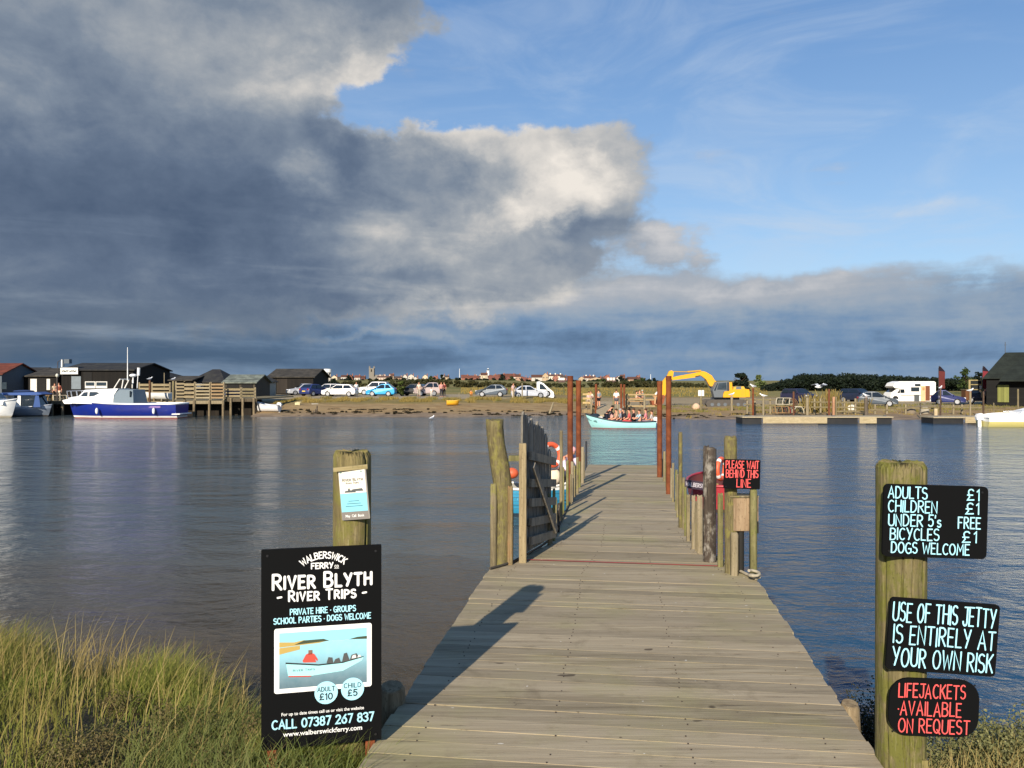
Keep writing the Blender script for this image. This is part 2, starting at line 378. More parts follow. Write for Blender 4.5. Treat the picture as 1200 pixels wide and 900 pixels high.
def terrain_mat():
    m, g, b = newmat('far_ground'); t = g.tex('Object'); s = g.sep(t)
    n = g.noise(g.map(t, (.35, 1, 1)), .5, 7, .62); n2 = g.noise(g.map(t, (.3, 1, 1)), 2.6, 6, .6); n3 = g.noise(t, .03, 5, .6)
    hgt = g.add(s[2], g.mul(g.sub(n, .5), .55))
    mud = g.mix(g.ss(n2, .42, .6), lc('#6d5f50'), lc('#8d7c67')); weed = lc('#2e2a1c')
    sand = g.mix(g.ss(n2, .35, .7), lc('#9b8560'), lc('#806746'))
    grass = g.mix(g.ss(n, .35, .65), lc('#8d7a4a'), lc('#736840'))
    grav = g.mix(g.ss(n2, .35, .7), lc('#8d8069'), lc('#a3967d'))
    field = g.mix(g.ss(n3, .4, .6), lc('#6b6a3c'), lc('#84784c'))
    c = g.mix(g.ss(hgt, .10, .34), mud, sand)
    c = g.mix(g.mul(g.ss(n2, .60, .68), g.ss(s[2], .62, .2)), c, weed)
    c = g.mix(g.mul(g.ss(hgt, .72, .98), g.ss(s[0], 10, 2)), c, grass)
    c = g.mix(g.mul(g.ss(hgt, .42, .58), g.ss(s[0], 2, 10), g.ss(n2, .40, .58)), c, lc('#77693f'))
    yw = g.add(s[1], g.mul(g.sub(n, .5), 6))
    c = g.mix(g.mul(g.ss(yw, 85, 89), g.ss(yw, 112, 106), g.ss(s[0], 4, -4)), c, grav)
    c = g.mix(g.mul(g.ss(yw, 76, 80), g.ss(yw, 112, 104), g.ss(s[0], 6, 14), .7), c, grav)
    c = g.mix(g.ss(yw, 108, 118), c, field)
    g.put(b.inputs['Base Color'], c); b.inputs['Roughness'].default_value = .95; b.inputs['Specular IOR Level'].default_value = .15
    g.put(b.inputs['Normal'], g.bump(g.add(n, n2), .6, .25)); return m
def make_far_ground():
    ys = np.concatenate([np.arange(50, 60, 2), np.arange(60, 100, .5), np.arange(100, 160, 4), np.geomspace(160, 6000, 40)])
    xs = np.concatenate([-np.geomspace(4000, 75, 20), np.arange(-74, 74, .8), np.geomspace(75, 4000, 20)])
    Xg, Yg = np.meshgrid(xs, ys); Zg = far_h(Xg, Yg)
    fade = np.clip((130 - Yg) / 40, 0, 1)
    for i in range(Zg.shape[0]):
        if ys[i] > 130: continue
        for j in range(Zg.shape[1]):
            if abs(xs[j]) < 76: Zg[i, j] += (noise.fractal(Vector((xs[j] * .35, ys[i] * .5, 0)), 1, 2, 4) * .10) * fade[i, j]
    V = np.stack([Xg, Yg, Zg], -1).reshape(-1, 3); m = len(xs)
    i, j = np.meshgrid(np.arange(len(ys) - 1), np.arange(m - 1), indexing='ij'); a = (i * m + j).ravel()
    o = npmesh('far_bank', V, np.stack([a, a + 1, a + m + 1, a + m], -1), terrain_mat()); tag(o, kind='structure')
    o.data.polygons.foreach_set('use_smooth', [True] * len(o.data.polygons))
make_far_ground()

def near_mat():
    m, g, b = newmat('near_ground'); t = g.tex('Object'); n = g.noise(t, 4, 7, .65); n2 = g.noise(t, 30, 5, .6)
    c = g.mix(g.ss(n, .35, .65), lc('#4a3f2b'), lc('#2f2c1a')); c = g.mix(g.mul(g.ss(n2, .5, .7), .6), c, lc('#6b5a3e'))
    z = g.sep(t)[2]; c = g.mix(g.ss(g.add(z, g.mul(n, .3)), .75, .35), c, g.mix(g.ss(n2, .4, .62), lc('#5a4a38'), lc('#86704f')))
    g.put(b.inputs['Base Color'], c); b.inputs['Roughness'].default_value = .95
    g.put(b.inputs['Normal'], g.bump(g.add(n, g.mul(n2, .6)), .8, .05)); return m
def make_near_ground():
    xs = np.concatenate([np.linspace(-60, -7, 12), np.arange(-6.8, 6.8, .12), np.linspace(7, 60, 12)]); ys = np.concatenate([np.linspace(-40, -2, 12), np.arange(-1.8, 12, .12), np.linspace(12.2, 26, 8)])
    Xg, Yg = np.meshgrid(xs, ys); Zg = near_h(Xg, Yg)
    for i in range(Zg.shape[0]):
        for j in range(Zg.shape[1]): Zg[i, j] += noise.fractal(Vector((xs[j] * 1.3, ys[i] * 1.3, 3)), 1, 2, 4) * .055
    V = np.stack([Xg, Yg, Zg], -1).reshape(-1, 3); m = len(xs)
    i, j = np.meshgrid(np.arange(len(ys) - 1), np.arange(m - 1), indexing='ij'); a = (i * m + j).ravel()
    o = npmesh('near_bank', V, np.stack([a, a + 1, a + m + 1, a + m], -1), near_mat()); tag(o, kind='structure')
    o.data.polygons.foreach_set('use_smooth', [True] * len(o.data.polygons))
make_near_ground()

def water_mat():
    m, g, b = newmat('river_water'); t = g.tex('Object'); s = g.sep(t)
    # murky body: silt near the bank, where the thin shallows let the bed show
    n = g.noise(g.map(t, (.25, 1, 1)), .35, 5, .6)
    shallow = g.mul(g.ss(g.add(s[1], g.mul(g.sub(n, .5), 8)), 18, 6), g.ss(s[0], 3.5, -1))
    col = g.mix(g.ss(g.add(s[0], g.mul(s[1], -.12), g.mul(g.sub(n, .5), 3)), -3, 4), lc('#444e50'), lc('#1b405c'))  # sky reflection painted into the base colour: grey on the left, blue on the right
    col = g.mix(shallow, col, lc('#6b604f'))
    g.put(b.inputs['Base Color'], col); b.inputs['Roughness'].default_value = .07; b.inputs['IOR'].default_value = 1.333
    # ripples: wind chop of two sizes, calmer patches between
    fine = g.noise(g.map(t, (.85, 1.2, 1), rot=(0, 0, R(8))), 6.0, 5, .6, .4)
    mid = g.noise(g.map(t, (.65, 1.0, 1), rot=(0, 0, R(-6))), 1.5, 4, .55, .5)
    big = g.noise(g.map(t, (.40, .8, 1)), .35, 3, .5)
    calm = g.ss(g.add(g.noise(g.map(t, (.2, 1, 1)), .12, 4, .6), g.mul(g.ss(s[0], -6, 8), .10)), .38, .62, .35, 1.0)
    h = g.mul(g.add(g.mul(fine, .30), g.mul(mid, .85), g.mul(big, 1.0)), calm)
    g.put(b.inputs['Normal'], g.bump(h, 1.0, .17)); 
    tr = g.n.new('ShaderNodeBsdfTransparent'); tr.inputs[0].default_value = (.78, .70, .55, 1)
    fr = g.n.new('ShaderNodeFresnel'); fr.inputs[0].default_value = 1.33
    mx = g.n.new('ShaderNodeMixShader'); g.put(mx.inputs[0], g.mul(shallow, .55, g.sub(1.0, g.m('MINIMUM', g.mul(fr.outputs[0], 1.0), 1.0))))
    g.l.new(b.outputs[0], mx.inputs[1]); g.l.new(tr.outputs[0], mx.inputs[2]); g.l.new(mx.outputs[0], g.n['Material Output'].inputs[0])
    return m
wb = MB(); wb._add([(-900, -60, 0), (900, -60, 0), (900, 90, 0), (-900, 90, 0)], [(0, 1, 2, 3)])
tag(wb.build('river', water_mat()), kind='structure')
# ---------------------------------------------------------------- lettering: brush strokes laid on a board
def _arc(cx, cy, rx, ry, a0, a1, n=9):
    return [(cx + rx * math.cos(R(a0 + (a1 - a0) * i / (n - 1))), cy + ry * math.sin(R(a0 + (a1 - a0) * i / (n - 1)))) for i in range(n)]
# each glyph: (advance, [strokes]) in a box 1 high
GL = {
 'A': (.62, [[(0, 0), (.31, 1), (.62, 0)], [(.12, .34), (.5, .34)]]),
 'B': (.54, [[(0, 0), (0, 1)], [(0, 1)] + _arc(.24, .77, .26, .23, 90, -90) + [(0, .54)], [(0, .54)] + _arc(.26, .27, .28, .27, 90, -90) + [(0, 0)]]),
 'C': (.55, [_arc(.32, .5, .32, .5, 52, 308, 13)]),
 'D': (.56, [[(0, 0), (0, 1)], [(0, 1)] + _arc(.18, .5, .38, .5, 90, -90, 11) + [(0, 0)]]),
 'E': (.46, [[(.46, 1), (0, 1), (0, 0), (.46, 0)], [(0, .52), (.38, .52)]]),
 'F': (.46, [[(.46, 1), (0, 1), (0, 0)], [(0, .52), (.38, .52)]]),
 'G': (.60, [_arc(.32, .5, .32, .5, 52, 300, 13), [(.34, .45), (.60, .45), (.60, .10)]]),
 'H': (.56, [[(0, 0), (0, 1)], [(.56, 0), (.56, 1)], [(0, .52), (.56, .52)]]),
 'I': (.0, [[(0, 0), (0, 1)]]),
 'J': (.42, [[(.42, 1)] + _arc(.21, .22, .21, .22, 0, -180) , [(.12, 1), (.62, 1)]]),
 'K': (.54, [[(0, 0), (0, 1)], [(.52, 1), (.02, .46)], [(.16, .60), (.54, 0)]]),
 'L': (.44, [[(0, 1), (0, 0), (.44, 0)]]),
 'M': (.72, [[(0, 0), (.06, 1), (.36, .35), (.66, 1), (.72, 0)]]),
 'N': (.56, [[(0, 0), (0, 1), (.56, 0), (.56, 1)]]),
 'O': (.64, [_arc(.32, .5, .32, .5, 90, 450, 19)]),
 'P': (.50, [[(0, 0), (0, 1)], [(0, 1)] + _arc(.22, .74, .28, .26, 90, -90) + [(0, .48)]]),
 'Q': (.64, [_arc(.32, .5, .32, .5, 90, 450, 19), [(.36, .24), (.66, -.06)]]),
 'R': (.54, [[(0, 0), (0, 1)], [(0, 1)] + _arc(.22, .75, .28, .25, 90, -90) + [(0, .50)], [(.20, .48), (.54, 0)]]),
 'S': (.50, [_arc(.25, .76, .25, .24, 40, 250, 10) + _arc(.25, .26, .26, .26, 75, -145, 11)]),
 'T': (.56, [[(0, 1), (.56, 1)], [(.28, 1), (.28, 0)]]),
 'U': (.56, [[(0, 1)] + _arc(.28, .27, .28, .27, 180, 360, 10) + [(.56, 1)]]),
 'V': (.58, [[(0, 1), (.29, 0), (.58, 1)]]),
 'W': (.80, [[(0, 1), (.18, 0), (.40, .75), (.62, 0), (.80, 1)]]),
 'X': (.54, [[(0, 0), (.54, 1)], [(0, 1), (.54, 0)]]),
 'Y': (.56, [[(0, 1), (.28, .48)], [(.56, 1), (.20, 0)]]),
 'Z': (.5, [[(0, 1), (.5, 1), (0, 0), (.5, 0)]]),
 's': (.34, [_arc(.17, .46, .16, .14, 40, 250, 8) + _arc(.17, .16, .17, .16, 75, -145, 9)]),
 '0': (.52, [_arc(.26, .5, .26, .5, 90, 450, 17)]),
 '1': (.14, [[(0, .8), (.14, 1), (.14, 0)]]),
 '|': (.0, [[(0, 0), (0, 1)]]),
 '2': (.48, [_arc(.24, .74, .24, .26, 165, -20, 9) + [(0, 0), (.48, 0)]]),
 '3': (.46, [_arc(.20, .76, .24, .24, 150, -80, 9), _arc(.20, .27, .26, .27, 88, -150, 10)]),
 '5': (.46, [[(.44, 1), (.06, 1), (.02, .56)] + _arc(.20, .32, .26, .32, 110, -140, 10)]),
 '6': (.50, [[(.42, 1)] + _arc(.25, .31, .25, .31, 150, 510, 15)]),
 '7': (.46, [[(0, 1), (.46, 1), (.14, 0)]]),
 '8': (.48, [_arc(.24, .76, .21, .24, 90, 450, 13), _arc(.24, .27, .25, .27, 90, 450, 13)]),
 '£': (.52, [_arc(.28, .76, .20, .24, 30, 190, 8) + [(.16, .3), (0, .02), (.5, .04)], [(.0, .48), (.40, .48)]]),
 '-': (.30, [[(0, .45), (.30, .45)]]), '–': (.34, [[(0, .42), (.34, .46)]]),
 "'": (.02, [[(.02, 1), (0, .78)]]), '•': (.0, [[(-.02, .42), (.02, .42)]]), '·': (.0, [[(-.01, .42), (.01, .42)]]), ' ': (.22, []),
}
_zk = [0]
def ribbon(mb, M, pts, hw, d):
    """a flat brush stroke with round ends, d above the plane of M (local x right, y up)"""
    P = [Vector((p[0], p[1])) for p in pts]
    n = len(P); L = []; Rr = []
    for i in range(n):
        a = (P[i] - P[i - 1]) if i else None; b = (P[i + 1] - P[i]) if i < n - 1 else None
        da = a.normalized() if a is not None and a.length > 1e-9 else None; db = b.normalized() if b is not None and b.length > 1e-9 else None
        da = da or db or Vector((1, 0)); db = db or da
        na = Vector((-da.y, da.x)); nb = Vector((-db.y, db.x)); nn = na + nb
        nn = nn.normalized() if nn.length > .15 else na
        k = min(1 / max(nn.dot(na), .45), 1.9)
        L.append(P[i] + nn * hw * k); Rr.append(P[i] - nn * hw * k)
    d0 = (P[1] - P[0]).normalized() if n > 1 else Vector((1, 0)); d1 = (P[-1] - P[-2]).normalized() if n > 1 else Vector((1, 0))
    def cap(c, dirv):
        b = math.atan2(dirv.y, dirv.x); return [c + Vector((math.cos(b + q), math.sin(b + q))) * hw for q in (-1.05, -.5, 0, .5, 1.05)]
    vs = [M @ Vector((p.x, p.y, d)) for p in L] + [M @ Vector((p.x, p.y, d)) for p in Rr]
    fs = [(n + i, n + i + 1, i + 1, i) for i in range(n - 1)]
    closed = (P[0] - P[-1]).length < 1e-6
    if not closed:
        c0 = cap(P[0], -d0); c1 = cap(P[-1], d1); o = len(vs)
        vs += [M @ Vector((p.x, p.y, d)) for p in c0]; fs.append((0,) + tuple(o + i for i in range(5)) + (n,))
        o = len(vs); vs += [M @ Vector((p.x, p.y, d)) for p in c1]; fs.append((2 * n - 1,) + tuple(o + i for i in range(5)) + (n - 1,))
    mb._add(vs, fs)
def text_w(txt, h, sx, gap, caps=1.0):
    w = 0
    for i, ch in enumerate(txt):
        w += GL[ch][0] * h * sx * (1.0 if not caps < 1 or _big(txt, i) else caps) + gap * h
    return w - gap * h
def _big(txt, i): return i == 0 or txt[i - 1] in ' –' or txt[i] in "–•·'"
def write(mb, M, txt, x0, x1, y, h, hw, gap=.24, caps=1.0, jit=0.0, slope=0.0, rise=0.0005, center=True, seed=1):
    """lettering from x0 to x1 with its foot on y; caps < 1 makes every letter but a word's first a small capital"""
    rd = random.Random(seed)
    sx = (x1 - x0) / text_w(txt, h, 1.0, gap, caps); gap = gap * sx; x = x0
    for i, ch in enumerate(txt):
        adv, strokes = GL[ch]; k = 1.0 if not caps < 1 or _big(txt, i) else caps; hh = h * k
        jy = rd.uniform(-jit, jit) * h; ja = rd.uniform(-jit, jit) * .8; js = 1 + rd.uniform(-jit, jit)
        for st in strokes:
            pts = []
            for (a, b) in st:
                lx = a * hh * sx * js; ly = b * hh
                pts.append((x + lx + ly * ja * .4, y + jy + ly + lx * ja + (x - x0) * slope))
            _zk[0] = (_zk[0] + 1) % 7
            ribbon(mb, M, pts, hw * (1 + rd.uniform(-jit, jit) * 2), rise + _zk[0] * .00012)
        x += adv * hh * sx + gap * h
def arc_write(mb, M, txt, c, rad, a0, a1, h, hw, rise=.0005):
    tw = text_w(txt, h, 1, .2); x = 0; sq = R(abs(a0 - a1)) * (rad + h * .4) / tw
    for ch in txt:
        adv, strokes = GL[ch]; a = R(a0 + (a1 - a0) * (x + adv * h / 2) / tw); ca, sa = math.cos(a - math.pi / 2), math.sin(a - math.pi / 2)
        for st in strokes:
            pts = [(c[0] + rad * math.cos(a) + (p[0] * h - adv * h / 2) * sq * ca - p[1] * h * sa, c[1] + rad * math.sin(a) + (p[0] * h - adv * h / 2) * sq * sa + p[1] * h * ca) for p in st]
            _zk[0] = (_zk[0] + 1) % 7; ribbon(mb, M, pts, hw, rise + _zk[0] * .00012)
        x += adv * h + .2 * h
def face_frame(origin, rz, roll=0.0):
    """maps (x right, y up, z out of the face) to the world; the face looks towards -Y turned by rz"""
    r = Matrix(((1, 0, 0), (0, 0, -1), (0, 1, 0)))      # x->x, y->z, z->-y
    return Matrix.Translation(origin) @ Matrix.Rotation(rz, 4, 'Z') @ Matrix.Rotation(-roll, 4, 'Y') @ r.to_4x4()
def fonttext(name, M, txt, x0, x1, y, h, mat, parent, rise=.0006, bold=.0):
    cu = bpy.data.curves.new(name, 'FONT'); cu.body = txt; cu.size = 1.0; cu.offset = bold; cu.resolution_u = 3
    o = bpy.data.objects.new(name, cu); COL.objects.link(o); dg = bpy.context.evaluated_depsgraph_get()
    me = bpy.data.meshes.new_from_object(o.evaluated_get(dg)); bpy.data.objects.remove(o); bpy.data.curves.remove(cu)
    xs = [v.co.x for v in me.vertices]; w = max(xs) - min(xs); m0 = min(xs)
    for v in me.vertices: v.co = M @ Vector((x0 + (v.co.x - m0) / w * (x1 - x0), y + v.co.y * h / .7, rise))
    if parent is not None:
        inv = (Matrix.Translation(parent.location) @ parent.rotation_euler.to_matrix().to_4x4()).inverted()
        for v in me.vertices: v.co = inv @ v.co
    me.materials.clear(); me.materials.append(mat); ob = bpy.data.objects.new(name, me); COL.objects.link(ob); ob.parent = parent; return ob
def rrect(w, h, r, n=6):
    p = []
    for cx, cy, a in ((w - r, r, -90), (w - r, h - r, 0), (r, h - r, 90), (r, r, 180)):
        for i in range(n): q = R(a + 90 * i / (n - 1)); p.append((cx + r * math.cos(q), cy + r * math.sin(q)))
    return p
def plate(mb, M, poly, z0, z1):
    n = len(poly); vs = [M @ Vector((x, y, z1)) for x, y in poly] + [M @ Vector((x, y, z0)) for x, y in poly]
    mb._add(vs, [tuple(range(n)), tuple(range(2 * n - 1, n - 1, -1))] + [(i, n + i, n + (i + 1) % n, (i + 1) % n) for i in range(n)]); return mb

# ---------------------------------------------------------------- the jetty
TH = math.atan(123 / F); AX = Vector((math.sin(TH), math.cos(TH), 0)); AC = Vector((math.cos(TH), -math.sin(TH), 0))
def drop(y): return 1.6 + max(0, y - 6.7) * .0155
def deckpt(px, py):
    y = 3.0
    for _ in range(60): y = drop(y) * F / (py - HY)
    p = W(px, py, y); return Vector((p.x, p.y, EYE - drop(y)))
def uv(p): return (p.dot(AX), p.dot(AC))
EL = [uv(deckpt(*q)) for q in ((422, 900), (574, 668), (612, 655), (643, 638), (690, 545))]
ER = [uv(deckpt(*q)) for q in ((1033, 900), (887, 681), (848, 661), (817, 640), (770, 545))]
def edge(E, u):
    if u <= E[0][0]:
        k = (E[1][1] - E[0][1]) / (E[1][0] - E[0][0]); return E[0][1] + k * (u - E[0][0])
    for a, b in zip(E, E[1:]):
        if u <= b[0]: return a[1] + (b[1] - a[1]) * (u - a[0]) / (b[0] - a[0])
    return E[-1][1]
def jp(u, v, dz=0.0):
    p = AX * u + AC * v; return Vector((p.x, p.y, EYE - drop(p.y) + dz))
UEND = (EL[-1][0] + ER[-1][0]) / 2
def plank_mat():
    m, g, b = newmat('deck_planks'); t = g.tex('Object'); rnd = g.n.new('ShaderNodeNewGeometry').outputs['Random Per Island']
    tv = g.map(t, (.05, 1, 1), rot=(0, 0, TH)); off = g.xyz(g.mul(rnd, 37.0), g.mul(rnd, 91.0), 0)
    va = g.n.new('ShaderNodeVectorMath'); va.operation = 'ADD'; g.put(va.inputs[0], tv); g.put(va.inputs[1], off); tv = va.outputs[0]
    n1 = g.noise(tv, 34, 6, .65, .4); n2 = g.noise(tv, 120, 4, .6); n3 = g.noise(t, 1.1, 6, .62); n4 = g.noise(t, 8, 5, .6)
    c = g.mix(rnd, lc('#968870'), lc('#7b6f58')); c = g.mix(g.mul(g.ss(n1, .35, .7), .7), c, lc('#a79a80')); c = g.mix(g.mul(g.ss(n3, .45, .72), .45), c, lc('#8d8a58'))
    c = g.mix(g.mul(g.ss(n4, .55, .78), .4), c, lc('#75684f'))
    knots = g.ss(g.noise(g.map(t, (.45, 1, 1), rot=(0, 0, TH)), 11, 2, .5), .735, .78); c = g.mix(g.mul(knots, .75), c, lc('#3b2f22'))
    n6 = g.noise(tv, 62, 5, .7, .8); ck = g.m('MAXIMUM', g.mul(g.ss(n1, .37, .31), g.ss(n2, .6, .45), .6), g.mul(g.ss(n6, .36, .31), g.ss(n4, .45, .6), .85)); c = g.mix(ck, c, lc('#3d3327'))
    n7 = g.noise(t, 2.6, 7, .68, .5); c = g.mix(g.mul(g.ss(n7, .54, .72), .42), c, lc('#665b45')); sp = g.noise(t, 26, 2, .5); c = g.mix(g.mul(g.ss(sp, .76, .79), .6), c, lc('#d8d4c6')); c = g.mix(g.mul(g.ss(sp, .25, .22), .7), c, lc('#40362a'))
    hs = g.n.new('ShaderNodeHueSaturation'); g.put(hs.inputs['Color'], c); g.put(hs.inputs['Value'], g.add(.84, g.mul(g.m('FRACT', g.mul(rnd, 7.31)), .30)))
    g.put(b.inputs['Base Color'], hs.outputs[0]); b.inputs['Roughness'].default_value = .85; b.inputs['Specular IOR Level'].default_value = .25
    g.put(b.inputs['Normal'], g.bump(g.add(n1, g.mul(n2, .5), g.mul(ck, -1)), .35, .008)); return m
WOODM = wood('#8d8064', '#6a5f48', '#7b7a4a', lich='#83803c', lich_amt=.2)
jetty = T('jetty', 'long weathered timber jetty running from the near bank out into the river', 'jetty', jp(3, 0, -.1))
d = MB(); u = 1.2; rd = random.Random(3)
while u < UEND:
    w = .128 + rd.uniform(-.006, .008); a = u + .0016; b = u + w - .0016; ty = rd.uniform(-.0010, .0010); tilt = rd.uniform(-.0008, .0008); skew = rd.uniform(-.004, .004)
    l0, r0 = edge(EL, a) - .01 + rd.uniform(-.010, .006), edge(ER, a) + .01 + rd.uniform(-.006, .010); dl, dr = edge(EL, b) - edge(EL, a), edge(ER, b) - edge(ER, a)
    top = []
    # each plank: 3 spans so that it can cup and lie a little crooked
    for k in range(4):
        f = k / 3; zz = ty + (rd.uniform(-.001, .001))
        va, vb = l0 + (r0 - l0) * f, l0 + dl + (r0 + dr - l0 - dl) * f
        sk = skew * (f - .5) * 2
        top.append((jp(a + sk, va, zz + tilt), jp(b + sk, vb, zz - tilt), jp(b + sk, vb, zz - .032), jp(a + sk, va, zz - .032)))
    vs = [p for q in top for p in q]; fs = [(0, 1, 2, 3), (15, 14, 13, 12)]
    for k in range(3):
        for j in range(4): fs.append((k * 4 + j, k * 4 + 4 + j, k * 4 + 4 + (j + 1) % 4, k * 4 + (j + 1) % 4))
    d._add(vs, [tuple(reversed(f)) for f in fs]); u += w
d.build('deck', plank_mat(), jetty)
nb = MB()
u = 1.3; rd = random.Random(9)
while u < 9:
    for fr in (.08, .36, .64, .92):
        for q in (.035, .09):
            if rd.random() < .55:
                v = edge(EL, u) + (edge(ER, u) - edge(EL, u)) * fr + rd.uniform(-.012, .012); p = jp(u + q + rd.uniform(-.006, .006), v, .0035); nb.tube([p - Vector((0, 0, .004)), p + Vector((0, 0, .001))], .0034, 6)
    u += .128
nb.build('deck_nail', paint('#3a2f28', .7), jetty)['kind'] = 'stuff'
for E, off in ((EL, .10), (ER, -.10), ):
    bm_ = MB()
    us = [1.2] + [q[0] for q in E[1:]]
    for a, b in zip(us, us[1:]): bm_.bar(jp(a, edge(E, a) + off, -.13), jp(b, edge(E, b) + off, -.13), .07, .18)
    bm_.build('side_beam', WOODM, jetty)
u = 2.2
while u < UEND: xb = MB(); xb.bar(jp(u, edge(EL, u) + .03, -.32), jp(u, edge(ER, u) - .03, -.32), .14, .18); u += 2.3; xb.build('cross_beam', WOODM, jetty)
mid = [q for q in (deckpt(604, 656), deckpt(846, 664))]
pl = MB(); n_ = 12
rows = [[], []]
for i in range(n_ + 1):
    p = mid[0].lerp(mid[1], i / n_); jx = random.uniform(-.004, .004)
    rows[0].append((p.x, p.y - .013 + jx, p.z + .0065)); rows[1].append((p.x, p.y + .013 + jx, p.z + .0065))
pl.grid(rows, False, flip=False); pl.build('waiting_line', paint('#b03a33', .8, dirt=.3, scale=30), jetty)

# log ends that carry the near end of the deck
for px, py, y, r_, ln, yaw in ((459, 826, 3.95, .066, .5, .35), (996, 846, 3.95, .046, .45, -.4)):
    p = W(px, py - 22, y); lg = MB(); pts = []
    lg.tube([p + Vector((0, 0, -.42)), p + Vector((.004, 0, -.2)), p + Vector((0, .004, -.02)), p], [r_ * 1.05, r_ * 1.1, r_, r_ * .82], 14)
    lg.build('support_log', wood('#8d7d62', '#685841', '#524636', crack=.9), jetty)

def post(mb, base, top, r, n=14, rough=.06, seed=0, taper=.95, square=False, waves=9, toprag=.012):
    """an upright timber: round or squared, with an uneven outline and a worn top"""
    rd = random.Random(seed); base = Vector(base); top = Vector(top); ph = [rd.uniform(0, 6.28) for _ in range(6)]; rows = []; L = (top - base).length
    gro = [(4.71 + rd.uniform(-1.35, 1.35) + (3.14 if k % 3 == 2 else 0), rd.uniform(.12, .30), rd.uniform(.03, .075), rd.uniform(-.2, .7), rd.uniform(.6, 1.25)) for k in range(12)] if n >= 24 else []
    if gro: n = 200; waves = 34
    rel = [0, 0.03] + [i / waves for i in range(1, waves)] + [1 - min(.02, .02 / L), 1.0]
    for i, t in enumerate(rel):
        c = base.lerp(top, t); k = (1 + (taper - 1) * t) * (.86 if i == len(rel) - 1 else 1.0); row = []
        for j in range(n):
            q = 2 * math.pi * j / n
            s_ = 1 / max(abs(math.cos(q)), abs(math.sin(q))) if square else 1
            s_ = min(s_, 1.30)
            rr = r * k * s_ * (1 + rough * (.6 * math.sin(2 * q + ph[0]) + .4 * math.sin(3 * q + ph[1] + 3 * t) + .5 * math.sin(5 * q + ph[2]) * math.sin(7 * t + ph[3])))
            for (ga, gd, gw, g0, g1) in gro:
                dq = abs((q - ga - .06 * math.sin(9 * t + ga) - .02 * math.sin(31 * t) + math.pi) % (2 * math.pi) - math.pi)
                if dq < gw: rr *= 1 - gd * (1 - dq / gw) * max(0, min(1, (t - g0) * 8)) * max(0, min(1, (g1 - t) * 8))
            if gro: rr *= 1 + .012 * noise.noise(Vector((math.cos(q) * 3, math.sin(q) * 3, t * 6 + seed)))
            zz = rd.uniform(-toprag, toprag) if i >= len(rel) - 2 else 0
            row.append(c + Vector((rr * math.cos(q), rr * math.sin(q), zz)))
        rows.append(row)
    mb.grid(rows, True, close=True); m = len(mb.v); c = top + Vector((0, 0, .002)); ring = list(range(m - n, m)); mb.v.append(tuple(c))
    for j in range(n): mb.f.append((ring[j], ring[(j + 1) % n], m)); mb.sm.append(False)
    return mb

# timbers bolted along both sides of the jetty: (px, py top, py foot, width px, square, material)
LICH = wood('#746a48', '#4c442e', '#605938', lich='#78723c', lich_amt=.35, crack=.9, scale=2.2)
GREY = wood('#82775d', '#5f553f', '#847a50', lich='#7c783e', lich_amt=.12)
GREEN = wood('#77724a', '#585536', '#857d57', lich='#6c7034', lich_amt=.35)
DARK = wood('#4a4037', '#2a2420', '#5c5348', lich='#8f8a80', lich_amt=.25, crack=.9)
PALE = wood('#968a72', '#73684f', '#82785c', crack=.6)
side = [(657, 505, 612, 4.4, 1, GREY), (665.5, 540, 594, 3.6, 0, GREEN), (671, 541, 588, 4.0, 1, PALE), (676.5, 536, 578, 3.4, 1, GREY), (682, 524, 566, 3.8, 1, PALE), (649, 573, 634, 4.0, 1, GREEN), (643.5, 579, 639, 4.0, 1, GREY), (653.5, 590, 624, 3.2, 1, DARK), (660.5, 548, 602, 3.4, 1, GREEN), (668.5, 556, 590, 3.2, 0, GREY), (674, 546, 582, 3.0, 1, GREY), (679.5, 541, 571, 3.0, 1, GREEN), (684.5, 532, 560, 2.8, 1, GREY), (646.3, 596, 637, 3.6, 1, PALE), (650.8, 584, 628, 3.2, 0, GREY),
        (774.2, 525, 552, 2.6, 1, GREY), (778.5, 529, 564, 3.4, 1, GREY), (776, 538, 557, 2.6, 1, PALE), (781.2, 541, 571, 2.8, 0, GREEN), (786.8, 549, 583, 3.0, 1, PALE), (794.8, 556, 606, 3.2, 1, GREY), (799.5, 566, 616, 3.2, 0, GREEN), (803.8, 571, 628, 3.4, 1, GREEN), (816.2, 588, 646, 4.6, 1, GREY), (784.5, 538, 578, 3.4, 1, PALE), (789, 543, 588, 3.0, 1, GREY), (792.5, 551, 598, 3.2, 1, GREEN), (797.5, 507, 618, 4.8, 1, LICH), (801.5, 560, 620, 3.4, 1, GREY), (806, 580, 634, 4.8, 1, GREY), (812.2, 581, 643, 5.0, 1, PALE), (820.5, 581, 648, 7.6, 1, PALE), (844, 579, 664, 7.0, 1, GREEN)]
for i, (px, pt, pf, wd, sq, mt) in enumerate(side):
    p = deckpt(px, pf); y = p.y; top = Vector((p.x + random.uniform(-.01, .01), y, Z(pt, y))); mb = MB()
    post(mb, (p.x, y, -.7), top, wd / 2 * y / F * .92, 12, .05, i, .95, bool(sq)); mb.build('pile', mt, jetty)
